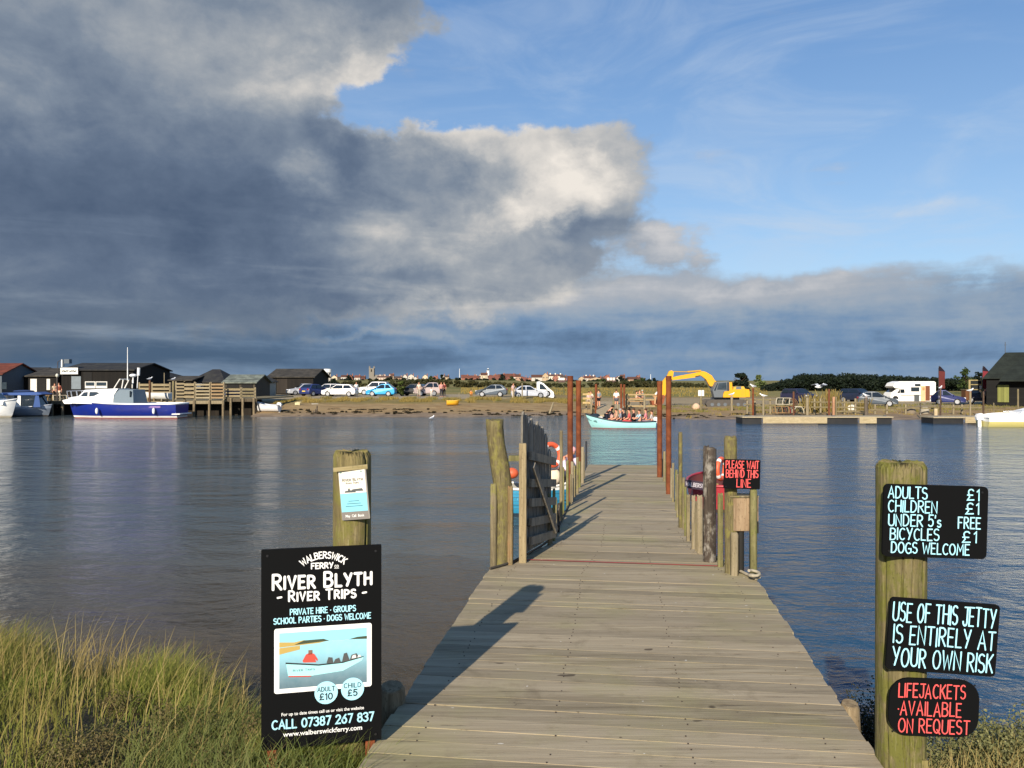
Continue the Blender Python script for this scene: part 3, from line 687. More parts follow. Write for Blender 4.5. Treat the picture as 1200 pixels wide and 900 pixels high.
# tall rusty steel tubes at the outer end
for px, pt, pf, wd, lab in ((668.2, 441.5, 588, 6.6, 'tall rusty steel post, the nearer one on the left side of the jetty'), (678, 446.5, 566, 6.0, 'rusty steel post, the farther one on the left side of the jetty'),
                            (783.6, 441.5, 580, 6.4, 'tall rusty steel post, the nearer one on the right side of the jetty'), (773, 447.5, 560, 6.0, 'rusty steel post, the farther one on the right side of the jetty')):
    p = deckpt(px, pf); y = p.y + .12; x = X(px, y); mb = MB(); r_ = wd / 2 * y / F
    t = T('steel_post', lab, 'post', (x, y, -.8), group='tall rusty steel posts of the jetty'); mb.tube([(x, y, -.8), (x, y, Z(pt, y))], r_, 16); mb.build('tube', rust(), t)
    mb = MB(); mb.tube([(x, y, Z(pt, y) - .05), (x, y, Z(pt, y) + .012)], r_ * 1.08, 16); mb.build('cap', rust(), t)
p = deckpt(687, 545); mb = MB(); mb.tube([(p.x, p.y, 0.4), (p.x, p.y, Z(517, p.y))], .018, 8); tag(mb.build('iron_rod', paint('#1f2227', .6)), 'thin dark iron rod at the outer left corner of the jetty', 'rod')

# the bent lichen covered trunk on the left with a slab on each side
p = deckpt(586, 661); y = p.y + .05; s_ = y / F
trunk = T('mooring_post', 'stout crooked lichen covered trunk on the left edge of the jetty beside the gate', 'post', (p.x, y, -.8))
mb = MB(); cl = [(589, 690), (590, 640), (591, 600), (590, 575), (586, 545), (582, 520), (580, 500), (580, 492)]; rows = []
rd = random.Random(5)
for i, (px, py) in enumerate([(589, 760)] + cl):
    c = Vector((X(px, y), y, Z(py, y) if i else -.8)); rr = 10.6 * s_ * (1.0 + .06 * math.sin(i * 1.7)) * (.93 if i == len(cl) else 1); row = []
    for j in range(16):
        q = 2 * math.pi * j / 16; k = rr * (1 + .07 * math.sin(3 * q + i * .6) + .05 * math.sin(5 * q + i))
        row.append(c + Vector((k * math.cos(q), k * math.sin(q), rd.uniform(-.01, .01) if i == len(cl) else 0)))
    rows.append(row)
mb.grid(rows, True, close=True); k = len(mb.v); mb.v.append(tuple(sum(rows[-1], Vector()) / 16)); [(mb.f.append((k - 16 + j, k - 16 + (j + 1) % 16, k)), mb.sm.append(False)) for j in range(16)]
mb.build('trunk', LICH, trunk)
for px0, px1, pt, dy, mt in ((573, 582, 567, -.05, GREY), (593.5, 600.5, 570, -.07, wood('#8a7a58', '#6d5a3c', '#9a5a36', crack=.7))):
    mb = MB(); yy = y + dy; post(mb, (X((px0 + px1) / 2, yy), yy, -.7), (X((px0 + px1) / 2 + 1, yy), yy, Z(pt, yy)), (px1 - px0) / 2 * s_ * .9, 10, .05, int(px0), .95, True); mb.build('slab', mt, trunk)

# the open picket gate, folded back along the left side
gp = deckpt(612, 655); gy = gp.y
gate = T('gate', 'dark timber picket gate standing open on the left of the jetty', 'gate', (gp.x, gy, gp.z))
mb = MB(); mb.bb(X(608, gy), X(616.5, gy), gy - .175, gy - .105, Z(655, gy), Z(518, gy), bev=.006); mb.build('gate_post', wood('#a0906f', '#7b6c50', '#8b7f5e', crack=.6), gate)
DK = wood('#827d73', '#57534c', '#8d877a', crack=.7)
def gq(f): return Vector((gp.x + .035 + .27 * f, gy + .02 + .72 * f, 0))           # along the leaf, 0..1
def gz(py, f): return Z(py, gq(f).y)
pick = [(-.07, 482, 640), (.03, 485, 652), (.14, 496, 650), (.22, 490, 650), (.34, 497, 648), (.44, 494, 648), (.54, 499, 647), (.64, 500, 646), (.78, 508, 646), (.93, 526, 645)]
for i, (f, pt, pb) in enumerate(pick):
    a = gq(f); mb = MB(); w_ = .064; zt = Z(pt, a.y); zb = gp.z + .05
    ca = Vector((.27, .72, 0)).normalized(); nx = Vector((-ca.y, ca.x, 0)) * -1
    pts = [(-w_ / 2, zb), (w_ / 2, zb), (w_ / 2, zt - .05), (.0, zt), (-w_ / 2, zt - .05)]
    vs = [a + ca * q[0] + nx * .0 + Vector((0, 0, q[1])) for q in pts] + [a + ca * q[0] - nx * .02 + Vector((0, 0, q[1])) for q in pts]
    mb._add(vs, [(0, 1, 2, 3, 4), (9, 8, 7, 6, 5)] + [(k, k + 5, (k + 1) % 5 + 5, (k + 1) % 5) for k in range(5)]); mb.build('picket', DK, gate)
RAIL = wood('#958c7b', '#6d665a', '#a0947d', crack=.5)
for za, zb_ in ((534, 541), (566, 566), (589, 587), (612, 606), (634, 625)):
    a = gq(.03) + Vector((.03, -.008, 0)); b = gq(1.0) + Vector((.03, -.008, 0)); a.z = Z(za, a.y); b.z = Z(zb_, b.y); mb = MB(); mb.bar(a, b, .028, .075); mb.build('rail', RAIL, gate)
a = gq(.05) + Vector((.055, -.02, 0)); b = gq(.95) + Vector((.055, -.02, 0)); a.z = Z(545, a.y); b.z = Z(622, b.y); mb = MB(); mb.bar(a, b, .024, .06); mb.build('brace', DK, gate)
mb = MB(); c0 = Vector((X(609, gy - .05), gy - .05, Z(596, gy))); pts = [c0 + Vector((.0 + .10 * t, -.01, -.36 * t + .22 * t * t)) for t in [i / 14 for i in range(15)]]
for i in range(14): mb.tube([pts[i], pts[i + 1]], .006, 6)
mb.build('chain', paint('#3b3430', .6, .7), gate)
# short yellow-green timber and rusty cross beam behind the trunk
mb = MB(); yy = y + .9; mb.bar((X(596, yy), yy, Z(537, yy)), (X(609, yy), yy, Z(537, yy)), .07, .055); mb.build('cross_rail', GREEN, jetty)

# right hand posts of the waiting place
yy = deckpt(832, 658).y
mb = MB(); post(mb, (X(832, yy), yy, -.7), (X(831.5, yy), yy, Z(524, yy)), 7.6 * yy / F, 16, .10, 21, .97, False, 12, .02); tag(mb.build('mooring_post', DARK), 'thick blackened flaking timber post just left of the please wait notice', 'post')
yy = deckpt(862, 672).y + .03; yw = yy
wait = T('notice_post', 'lichen streaked timber post behind the red lettered please wait notice', 'post', (X(857, yy), yy, -.8))
mb = MB(); post(mb, (X(858, yy), yy, -.8), (X(856, yy), yy, Z(512, yy)), 7.6 * yy / F, 16, .05, 31, .98); mb.build('shaft', LICH, wait)
mb = MB(); post(mb, (X(860.5, yy - .09), yy - .09, -.7), (X(860.5, yy - .09), yy - .09, Z(622, yy)), 4.0 * yy / F, 10, .04, 33, .97, True); mb.build('strut', PALE, wait)
mb = MB(); post(mb, (X(868, yy), yy, -.7), (X(868, yy), yy, Z(620, yy)), 3.4 * yy / F, 10, .04, 34, .97, True); mb.build('strut', paint('#15130f', .8), wait)
yb = yy - .10
mb = MB(); post(mb, (X(882.8, yb), yb, -.7), (X(882.8, yb), yb, Z(573, yb)), 3.8 * yb / F, 10, .05, 35, .97, True); tag(mb.build('pile', GREEN), 'slim mossy timber post in front of the pale plywood box by the jetty', 'post')
bx = T('box', 'pale plywood box fixed between the posts under the please wait notice', 'box', (X(875, yb + .07), yb + .07, Z(625, yb)))
mb = MB(); mb.bb(X(858, yb), X(886, yb), yb + .05, yb + .17, Z(624, yb), Z(584, yb), bev=.006); mb.build('front', wood('#9d876b', '#7d6850', '#6f5c48', scale=.9), bx)
mb = MB(); mb.bb(X(887, yb), X(890.5, yb), yb + .04, yb + .16, Z(612, yb), Z(582, yb)); mb.build('side', wood('#a08a70', '#7b6650', '#8d6a4d', scale=.5), bx)
mb = MB(); mb.bb(X(857, yb), X(891, yb), yb + .035, yb + .19, Z(583.7, yb), Z(582, yb)); mb.build('lid', GREY, bx)
mb = MB(); mb.bb(X(886.4, yb), X(890.4, yb), yb + .03, yb + .16, Z(626, yb), Z(612.5, yb)); mb.build('bracket', paint('#1b1a19', .7), bx)

# ropes lying along the deck edges
def rope(name, pts, r, label, c='#b3a992'):
    m, g, b = newmat('rope'); t = g.tex('Object'); n = g.noise(t, 60, 3); g.put(b.inputs['Base Color'], g.mix(n, lc(c), tuple(v * .45 for v in lin(c)) + (1,))); b.inputs['Roughness'].default_value = .95
    mb = MB(); mb.tube(pts, r, 8); return tag(mb.build(name, m), label, 'rope')
pts = [deckpt(*q) + Vector((.02, 0, .016)) for q in ((800, 600), (804, 618), (810, 630), (818, 640), (832, 651), (848, 662), (862, 670), (874, 676), (884, 681))]
pts += [pts[-1] + Vector((.04 * math.cos(a) - .02, .05 * math.sin(a), .012 + .004 * k)) for k, a in enumerate([i * .7 for i in range(14)])]
rope('rope', pts, .012, 'pale rope trailing along the right edge of the jetty deck to a loose coil')
pts = [deckpt(*q) + Vector((-.02, 0, .014)) for q in ((577, 668), (592, 664), (606, 659), (622, 650), (636, 642), (648, 633), (656, 620), (664, 602), (672, 584), (680, 566))]
rope('rope', pts, .011, 'dark rope lying along the left edge of the jetty deck under the gate', '#4c463c')

# ---------------------------------------------------------------- the boards
BLACK = paint('#0a0b0c', .8, dirt=0.0, spec=.12); WHITE = paint('#eeeeea', .6, dirt=.03); LBLUE = paint('#a8e0ee', .6, dirt=.05)
CHALKB = paint('#a6e3f2', .7, dirt=.10, scale=40); CHALKR = paint('#e25552', .7, dirt=.12, scale=40)
def wall_(c): return paint(c, .7, dirt=.04)
# post with the leaflet holder, then the tall river trips board in front of it
yp = 3.60; px_c = 412.5
pst = T('post', 'round timber post behind the river trips board with a leaflet holder near its top', 'post', (X(px_c, yp), yp, .6))
mb = MB(); post(mb, (X(px_c, yp), yp, .4), (X(px_c, yp), yp, Z(530, yp)), 21.6 * yp / F, 28, .025, 3, 1.0, False, 10, .012); mb.build('shaft', wood('#857850', '#5d5437', '#5e5a30', lich='#6b6833', lich_amt=.4, crack=1.0, scale=1.8), pst)
yl = yp - .092
hold = T('leaflet_holder', 'leaflet for river trips in a tilted holder pinned to the timber post', 'leaflet', W(413, 580, yl))
M = face_frame(W(401, 610, yl), R(-6), R(5.0)); k = yl / F
wv, hv = 32 * k, 60 * k
mb = MB(); plate(mb, M, rrect(wv + .006, hv + .004, .004), -.006, 0); mb.build('backing', paint('#8a857c', .5), hold)
def quad(poly, z, c, name, M=M, par=hold, mat=None):
    mb = MB(); mb._add([M @ Vector((x, y_, z)) for x, y_ in poly], [tuple(range(len(poly)))]); return mb.build(name, mat or wall_(c), par)
quad([(.002, hv * .52), (wv, hv * .52), (wv, hv), (.002, hv)], .0008, '#e4dfcf', 'leaflet_top')
quad([(.002, hv * .16), (wv, hv * .16), (wv, hv * .518), (.002, hv * .518)], .0008, '#7fc6d8', 'leaflet_middle')
quad([(.002, 0), (wv, 0), (wv, hv * .158), (.002, hv * .158)], .0008, '#77726c', 'leaflet_foot')
mb = MB(); write(mb, M, 'RIVER BLYTH', wv * .14, wv * .90, hv * .755, hv * .055, .0011, .25, .8, rise=.0014); mb.build('lettering', paint('#26282a', .7), hold); mb = MB(); write(mb, M, '– RIVER TRIPS –', wv * .18, wv * .82, hv * .70, hv * .033, .0007, .3, .8, rise=.0014)
mb.build('lettering', paint('#26282a', .7), hold)
mb = MB(); 
for i in range(3): mb._add([M @ Vector((wv * (.3 - .06 * i), hv * (.36 - .05 * i), .0012)), M @ Vector((wv * (.7 + .06 * i), hv * (.36 - .05 * i), .0012)), M @ Vector((wv * (.7 + .06 * i), hv * (.372 - .05 * i), .0012)), M @ Vector((wv * (.3 - .06 * i), hv * (.372 - .05 * i), .0012))], [(0, 1, 2, 3)])
fonttext('lettering', M, 'May  Call  Book', wv * .15, wv * .85, hv * .055, hv * .05, WHITE, hold, .0014, .01)
mb.build('small_print', paint('#35656f', .7), hold)
mb = MB()
for q0, q1, h_, z_ in ((.18, .62, .05, 0), (.45, .9, .055, .02), (.3, .42, .075, .02)):
    plate(mb, M, [(wv * q0, hv * (.535 + z_)), (wv * q1, hv * (.53 + z_)), (wv * (q1 - .05), hv * (.53 + z_ + h_)), (wv * (q0 + .03), hv * (.535 + z_ + h_ * .7))], .001, .0011 + z_ * .01)
mb.build('boat_picture', paint('#4a4f50', .7), hold)
mb = MB(); 
for qx, c_ in ((.1, 0), (.86, 0)): mb = MB(); plate(mb, M, [(wv * qx + .0045 * math.cos(a), hv * .93 + .0045 * math.sin(a)) for a in [i * .63 for i in range(10)]], .001, .0013); mb.build('emblem', paint('#7d9a96', .7), hold)
mb = MB(); a = W(391, 550.5, yl - .006); b = W(431, 546.5, yl - .006); mb.bar(a, b, .016, .018); mb.build('batten', wood('#a89a74', '#857952', along='x'), pst)

bl = Vector((X(306, 3.38), 3.38, Z(880, 3.38))); br_ = Vector((X(447, 3.49), 3.49, Z(867, 3.49)))
yaw = math.atan2(br_.y - bl.y, br_.x - bl.x); BW = math.hypot(br_.x - bl.x, br_.y - bl.y); BH = .855
board = T('sign_board', 'tall black river trips board with white and blue lettering and a photo of a boat', 'sign', tuple(bl), yaw)
M = face_frame(bl, yaw, 0.0)
mb = MB(); plate(mb, M, rrect(BW, BH, .004, 3), -.018, 0); mb.build('panel', BLACK, board)
mb = MB()
for fx in (.09, .91): mb = MB(); p = M @ Vector((BW * fx, 0, -.035)); mb.box(p + Vector((0, 0, -.12)), (.042, .03, .95)); mb.build('stake', wood('#8a4a2c', '#6b3820', '#51301f'), board)
fx = lambda q: BW * (q - 37) / 321.0
fy = lambda v: BH * (1 - v)
mb = MB()
arc_write(mb, M, 'WALBERSWICK', (fx(201), fy(.054) - .135), .135, 129, 51, .027, .0025)
write(mb, M, 'FERRY', fx(169), fx(226), fy(.105), .023, .0026)
write(mb, M, 'CO', fx(231), fx(241), fy(.104), .010, .0011); ribbon(mb, M, [(fx(230), fy(.109)), (fx(242), fy(.109))], .0008, .0007)
write(mb, M, 'RIVER BLYTH', fx(68), fx(330), fy(.199), .062, .0056, .26, .82, .02)
write(mb, M, '– RIVER TRIPS –', fx(80), fx(316), fy(.262), .042, .0041, .26, .82, .02)
mb.build('lettering', WHITE, board)
mb = MB()
write(mb, M, 'PRIVATE HIRE • GROUPS', fx(113), fx(287), fy(.331), .024, .0022, .22, 1, .02)
write(mb, M, 'SCHOOL PARTIES • DOGS WELCOME', fx(70), fx(328), fy(.373), .024, .0022, .22, 1, .02)
mb.build('lettering', LBLUE, board); mb = MB()
write(mb, M, 'CALL 07387 267 837', fx(66), fx(336), fy(.898), .036, .0034, .22, 1, .02)
mb.build('lettering', LBLUE, board)
fonttext('lettering', M, 'For up to date times call us or visit the website', fx(90), fx(310), fy(.836), .0135, WHITE, board, .0008, .012)
fonttext('lettering', M, 'www.walberswickferry.com', fx(94), fx(305), fy(.940), .020, WHITE, board, .0008, .016)
# the photo on the board: white frame, sky, far shore, water, boat, helmsman, passengers
x0, x1, y0, y1 = fx(71), fx(331), fy(.722), fy(.397)
mb = MB(); plate(mb, M, [(x0 + a, y0 + b) for a, b in rrect(x1 - x0, y1 - y0, .010)], .0003, .0011); ph_ = mb.build('photo', WHITE, board)
def pic(poly, z, c): 
    me = MB(); me._add([M @ Vector((x0 + (x1 - x0) * a, y0 + (y1 - y0) * b, z)) for a, b in poly], [tuple(range(len(poly)))])
    inv = (Matrix.Translation(board.location) @ board.rotation_euler.to_matrix().to_4x4()).inverted(); me.v = [tuple(inv @ Vector(v)) for v in me.v]
    return me
def picobj(name, polys, z, c):
    allm = MB()
    for i, poly in enumerate(polys):
        q = pic(poly, z + i * .00008, c); allm._add(q.v, q.f)
    o = allm.build(name, wall_(c)); o.parent = ph_; return o
def gradmat(c0, c1, z0, z1):
    m, g, b = newmat('printed_picture'); s = g.sep(g.tex('Object')); f = g.ss(s[2], z0, z1); n = g.noise(g.tex('Object'), 30, 3)
    g.put(b.inputs['Base Color'], g.mix(g.mul(n, .12), g.mix(f, lc(c0), lc(c1)), lc('#ffffff'))); b.inputs['Roughness'].default_value = .6; return m
o = picobj('picture_sky', [[(.05, .76), (.95, .76), (.95, .93), (.05, .93)]], .0014, '#8fd0de')
o = picobj('picture_water', [[(.05, .07), (.95, .07), (.95, .759), (.05, .759)]], .0014, '#5fa6bd'); o.data.materials[0] = gradmat('#3f626f', '#8ac8d8', y0 + .01, y0 + (y1 - y0) * .75)
picobj('picture_shore', [[(.05, .60), (.26, .66), (.26, .72), (.05, .70)], [(.05, .71), (.45, .74), (.55, .77), (.4, .775), (.3, .80), (.2, .775), (.05, .79)]], .0017, '#b59a52')
picobj('picture_trees', [[(.2, .735), (.56, .765), (.5, .80), (.3, .795)], [(.76, .765), (.95, .755), (.95, .80), (.85, .795)]], .0021, '#39442f')
picobj('picture_hull', [[(.14, .26), (.38, .24), (.70, .28), (.90, .42), (.915, .47), (.70, .40), (.45, .385), (.12, .45)]], .0023, '#a6e2e4')
picobj('picture_keel', [[(.145, .245), (.36, .225), (.38, .242), (.143, .265)]], .0026, '#c2483a')
picobj('picture_gunwale', [[(.115, .45), (.45, .388), (.70, .402), (.915, .472), (.915, .485), (.70, .425), (.45, .41), (.115, .475)]], .0026, '#1d2a2b')
picobj('picture_crew', [[(.295, .455), (.425, .445), (.41, .50), (.435, .46), (.44, .49), (.405, .575), (.385, .59), (.345, .592), (.32, .575), (.285, .48)]], .0030, '#cf4a3c')
picobj('picture_head', [[(.345, .57), (.385, .57), (.385, .64), (.345, .64)]], .0030, '#7d5a48')
picobj('picture_passengers', [[(.53, .42), (.60, .41), (.59, .50), (.55, .51)], [(.60, .41), (.68, .41), (.66, .49), (.62, .47)], [(.69, .42), (.77, .43), (.74, .56), (.71, .55)], [(.77, .44), (.87, .47), (.84, .54), (.79, .52)]], .0030, '#4b4d4c')
picobj('picture_bags', [[(.79, .46), (.84, .47), (.83, .52), (.80, .51)], [(.85, .47), (.89, .48), (.88, .51), (.86, .51)]], .0034, '#d5d5d2')
mb = MB(); write(mb, M, 'RIVER TRIPS', x0 + (x1 - x0) * .19, x0 + (x1 - x0) * .41, y0 + (y1 - y0) * .325, .0085, .0007, .25, .85, rise=.0027)
inv = (Matrix.Translation(board.location) @ board.rotation_euler.to_matrix().to_4x4()).inverted(); mb.v = [tuple(inv @ Vector(v)) for v in mb.v]
o = mb.build('picture_lettering', paint('#3a5a5e', .7)); o.parent = ph_
for cx_, cy_, t1, t2 in ((208, .735, 'ADULT', '£10'), (279, .727, 'CHILD', '£5')):
    c = (fx(cx_), fy(cy_)); r_ = .049; mb = MB(); plate(mb, M, [(c[0] + r_ * math.cos(a), c[1] + r_ * math.sin(a)) for a in [i * 2 * math.pi / 40 for i in range(40)]], .0036, .0042); dsk = mb.build('price_disc', LBLUE, board)
    mb = MB(); write(mb, M, t1, c[0] - .036, c[0] + .036, c[1] + .007, .0185, .0016, .25, rise=.0045); w_ = .026 if len(t2) > 2 else .019
    write(mb, M, t2, c[0] - w_, c[0] + w_, c[1] - .029, .026, .0027, .25, rise=.0045); mb.v = [tuple(inv @ Vector(v)) for v in mb.v]
    o = mb.build('lettering', paint('#15242b', .7)); o.parent = dsk
for q in ((.05, .03), (.95, .03), (.05, .97), (.95, .97)):
    mb = MB(); p = M @ Vector((BW * q[0], BH * q[1], 0)); mb.tube([p, p + (M.to_3x3() @ Vector((0, 0, .003)))], .005, 8); mb.build('screw', paint('#3c3c3e', .4, .8), board)

# right post and its three hand painted boards
yr = 3.36
rp = T('post', 'thick mossy green timber post carrying the three hand lettered boards', 'post', (X(1055.5, yr), yr, .6))
mb = MB(); post(mb, (X(1055.5, yr), yr, .3), (X(1055.5, yr), yr, Z(543, yr)), 27.2 * yr / F, 32, .022, 8, 1.0, False, 12, .012)
mb.build('shaft', wood('#7d724f', '#544c34', '#5b5a2e', lich='#5e5f25', lich_amt=.6, crack=1.0, scale=1.8), rp)
mb = MB(); k = Vector((X(1080, yr - .06), yr - .075, 0)); mb.bb(k.x - .012, k.x + .012, k.y - .012, k.y + .012, .5, Z(880, yr)); mb.build('batten', wood('#8d8152', '#6b6238', '#777234'), rp)
def chalk(name, tl, tr_, bl_, rad, y, label, lines, c, hw, cat='sign', yaw=0.0, jit=.035):
    o_ = W(*bl_, y); k = y / F; w_ = math.hypot(tr_[0] - tl[0], tr_[1] - tl[1]) * k; h_ = math.hypot(bl_[0] - tl[0], bl_[1] - tl[1]) * k; roll = -math.atan2(tr_[1] - tl[1], tr_[0] - tl[0])
    t = T(name, label, cat, tuple(o_)); M = face_frame(o_, yaw, roll)
    mb = MB(); plate(mb, M, rrect(w_, h_, rad * k), -.012, 0); mb.build('panel', BLACK, t)
    mb = MB()
    for i, (txt, a, b, v, hh) in enumerate(lines): write(mb, M, txt, w_ * a, w_ * b, h_ * (1 - v), h_ * hh, hw, .22, 1, jit, seed=i + len(txt))
    mb.build('lettering', c, t)
    for q in ((.06, .08), (.94, .92)): mb = MB(); p = M @ Vector((w_ * q[0], h_ * q[1], 0)); mb.tube([p, p + Vector((0, -.003, 0))], .004, 8); mb.build('screw', paint('#3c3c3e', .4, .8), t)
    return t
ys_ = yr - .125
chalk('sign_board', (1036, 567), (1158, 570.5), (1034, 652), 6, ys_, 'black fares board with pale blue prices at the top of the mossy post', [
    ('ADULTS', .04, .41, .19, .155), ('£1', .80, .91, .19, .15), ('CHILDREN', .045, .51, .38, .155), ('£1', .79, .91, .385, .15), ("UNDER 5's", .05, .55, .57, .155), ('FREE', .72, .93, .58, .15),
    ('BICYCLES', .07, .535, .76, .155), ('£1', .765, .895, .775, .15), ('DOGS WELCOME', .085, .83, .945, .145)], CHALKB, .0026)
chalk('sign_board', (1040, 699.5), (1168, 709), (1038, 784), 5, ys_, 'black board with pale blue use of this jetty warning on the mossy post', [
    ('USE OF THIS JETTY', .03, .965, .32, .255), ('IS ENTIRELY AT', .05, .975, .63, .25), ('YOUR OWN RISK', .055, .97, .94, .25)], CHALKB, .0031)
chalk('sign_board', (1041, 794), (1146, 798), (1041, 861), 22, ys_, 'black rounded board with red lifejackets lettering low on the mossy post', [
    ('LIFEJACKETS', .10, .84, .33, .235), ('·AVAILABLE', .10, .80, .64, .235), ('ON REQUEST', .11, .90, .94, .235)], CHALKR, .0027)
chalk('sign_board', (848, 538), (890.5, 539), (848, 572.5), 1.5, yw - .12, 'small black please wait notice with red lettering beside the jetty', [
    ('PLEASE WAIT', .05, .95, .30, .25), ('BEHIND THIS', .06, .94, .61, .25), ('LINE', .36, .74, .94, .27)], CHALKR, .0036)
# ---------------------------------------------------------------- builders for the far bank
def gz_(x, y): return float(far_h(x, y))
def hullmat(bands, rough=.35):
    """paint bands by height: [(z_top, colour), ...] from the keel up"""
    key = ('h', str(bands))
    if key in _mats: return _mats[key]
    m, g, b = newmat('hull_paint'); t = g.tex('Object'); z = g.sep(t)[2]; n = g.noise(g.map(t, (.4, 1, 2)), 3, 5, .6); c = lc(bands[0][1])
    for (z0, _), (_, c1) in zip(bands, bands[1:]): c = g.mix(g.ss(z, z0 - .006, z0 + .006), c, lc(c1))
    c = g.mix(g.mul(g.ss(n, .5, .8), .3), c, lc('#4a463c')); g.put(b.inputs['Base Color'], c); b.inputs['Roughness'].default_value = rough; _mats[key] = m; return m
def hull(L, B, fb, fm, fs, draft=.35, tr=.8, rake=.25, n=22, inset=0.0, floor=None):
    rows = []
    for i in range(n):
        t = i / (n - 1)
        bw = tr + (1 - tr) * math.sin(min(t / .42, 1) * math.pi / 2) if t < .42 else max(0.0, 1 - ((t - .42) / .58) ** 2.3) ** .8
        bw = max(bw * B / 2 - inset, .012); zs = fm + ((fb - fm) * ((t - .35) / .65) ** 2 if t > .35 else (fs - fm) * ((.35 - t) / .35) ** 2)
        kz = -draft * (1 - max(0, (t - .55) / .45) ** 2.2) - .02
        if floor is not None: kz = max(kz, floor)
        half = []
        for k in range(8):
            s = k / 7; z = kz + (zs - kz) * s ** 1.25; y = bw * math.sin(s * math.pi / 2) ** (.55 if t < .7 else .55 + (t - .7) * 2.2)
            x = (t - .5) * L + rake * (t ** 6) * (s - 1)
            half.append(Vector((x, y, z)))
        rows.append([Vector((p.x, -p.y, p.z)) for p in reversed(half)] + half[1:])
    return rows
def make_boat(t, L, B, fb, fm, fs, bands, rim, inside, draft=.35, tr=.8, rake=.25, thwarts=0, floor=.08, rimr=.03, decked=None):
    """hull, lining, rubbing strake, thwarts under a boat's Empty (local: bow at +x)"""
    rows = hull(L, B, fb, fm, fs, draft, tr, rake); mb = MB(); mb.grid(rows, True, flip=True); mb._add(rows[0], [tuple(range(len(rows[0])))]); mb.build('hull', hullmat(bands), t, True)
    ins = hull(L * .985, B, fb - .01, fm - .01, fs - .01, draft, tr, rake, inset=.04, floor=floor); mb = MB(); mb.grid(ins, True); mb._add(ins[0], [tuple(reversed(range(len(ins[0]))))]); mb.build('lining', inside, t, True)
    mb = MB(); sh = [r[0] for r in rows] + [r[-1] for r in reversed(rows)]; mb.tube([p + Vector((0, 0, .005)) for p in sh] + [sh[0]], rimr, 6); mb.build('gunwale', rim, t, True)
    for k in range(thwarts):
        f = .18 + .6 * k / max(1, thwarts - 1); i = int(f * 21); w = rows[i][-1].y - .05; x = rows[i][-1].x; zt = rows[i][-1].z - .17
        mb = MB(); mb.bb(x - .11, x + .11, -w, w, zt - .03, zt, bev=.008); mb.build('thwart', wood('#a98a5c', '#7e6440'), t, True)
    return rows
def outboard(t, x, z, c='#e9e9e6', s=1.0, y=0.0, foot=True):
    mb = MB(); mb.prism([(x - .30 * s, z), (x + .10 * s, z), (x + .14 * s, z + .30 * s), (x + .02 * s, z + .42 * s), (x - .24 * s, z + .38 * s), (x - .33 * s, z + .2 * s)], y - .13 * s, y + .13 * s); o = mb.build('outboard', paint(c, .3), t, True)
    mb = MB(); mb.prism([(x - .16 * s, z - .75 * s), (x + .02 * s, z - .75 * s), (x + .0 * s, z), (x - .2 * s, z)], y - .05 * s, y + .05 * s); q = mb.build('leg', paint(c if foot else '#333333', .35), t, True); q.parent = o
def lifebuoy(name, c, r, rr, M, label):
    """a ring with four white bands"""
    t = T(name, label, 'lifebuoy', tuple(c)); mb = MB(); n = 32; q0 = []
    def ring(a0, a1, k, mb):
        pts = [Vector(c) + M @ Vector((r * math.cos(a0 + (a1 - a0) * i / k), 0, r * math.sin(a0 + (a1 - a0) * i / k))) for i in range(k + 1)]; return mb.tube(pts, rr, 10)
    ring(0, 2 * math.pi, 32, mb); mb.build('ring', paint('#e0603a', .5), t)
    for k in range(4):
        mb = MB(); a = k * math.pi / 2 + .5; rr2 = rr; pts = [Vector(c) + M @ Vector((r * math.cos(a + .3 * i / 4), 0, r * math.sin(a + .3 * i / 4))) for i in range(5)]; mb.tube(pts, rr * 1.05, 10); mb.build('band', paint('#e8e6e0', .5), t)
    return t

# --- people
_pm = {}
STAND = dict(pel=(0, 0, .95), bel=(0, .01, 1.12), che=(0, 0, 1.32), nec=(0, .01, 1.47), hb=(0, -.015, 1.55), hm=(0, -.025, 1.62), ht=(0, -.01, 1.70),
             sl=(.17, 0, 1.40), el=(.23, .03, 1.13), wl=(.24, -.07, .90), fl=(.235, -.10, .81), sr=(-.17, 0, 1.40), er=(-.24, .02, 1.13), wr=(-.22, -.10, .91), fr=(-.21, -.14, .83),
             hl=(.09, 0, .90), kl=(.10, -.02, .49), al=(.10, .02, .09), tl=(.11, -.14, .035), hr=(-.09, 0, .90), kr=(-.11, -.03, .49), ar=(-.12, .0, .09), tr=(-.13, -.16, .035))
def _sit():
    d = {k: Vector(v) for k, v in STAND.items()}; dz = Vector((0, 0, -.45))
    for k in d: d[k] = d[k] + dz
    for s, x in (('l', .11), ('r', -.11)):
        d['h' + s] = Vector((x * .9, -.02, .46)); d['k' + s] = Vector((x * 1.2, -.43, .50)); d['a' + s] = Vector((x * 1.2, -.40, .09)); d['t' + s] = Vector((x * 1.2, -.56, .035)); d['e' + s] = Vector((x * 2.2, -.06, .68)); d['w' + s] = Vector((x * 1.5, -.27, .60)); d['f' + s] = Vector((x * 1.1, -.36, .585))
    return d
def _bend():
    d = {k: Vector(v) for k, v in STAND.items()}; M = Matrix.Rotation(R(38), 3, 'X'); c = Vector((0, 0, .95))
    for k in ('bel', 'che', 'nec', 'hb', 'hm', 'ht', 'sl', 'sr'): d[k] = M @ (d[k] - c) + c
    for s, x in (('l', .22), ('r', -.22)): d['e' + s] = d['s' + s] + Vector((x * .25, -.12, -.24)); d['w' + s] = d['e' + s] + Vector((-x * .1, -.20, -.10)); d['f' + s] = d['w' + s] + Vector((0, -.08, -.03))
    return d
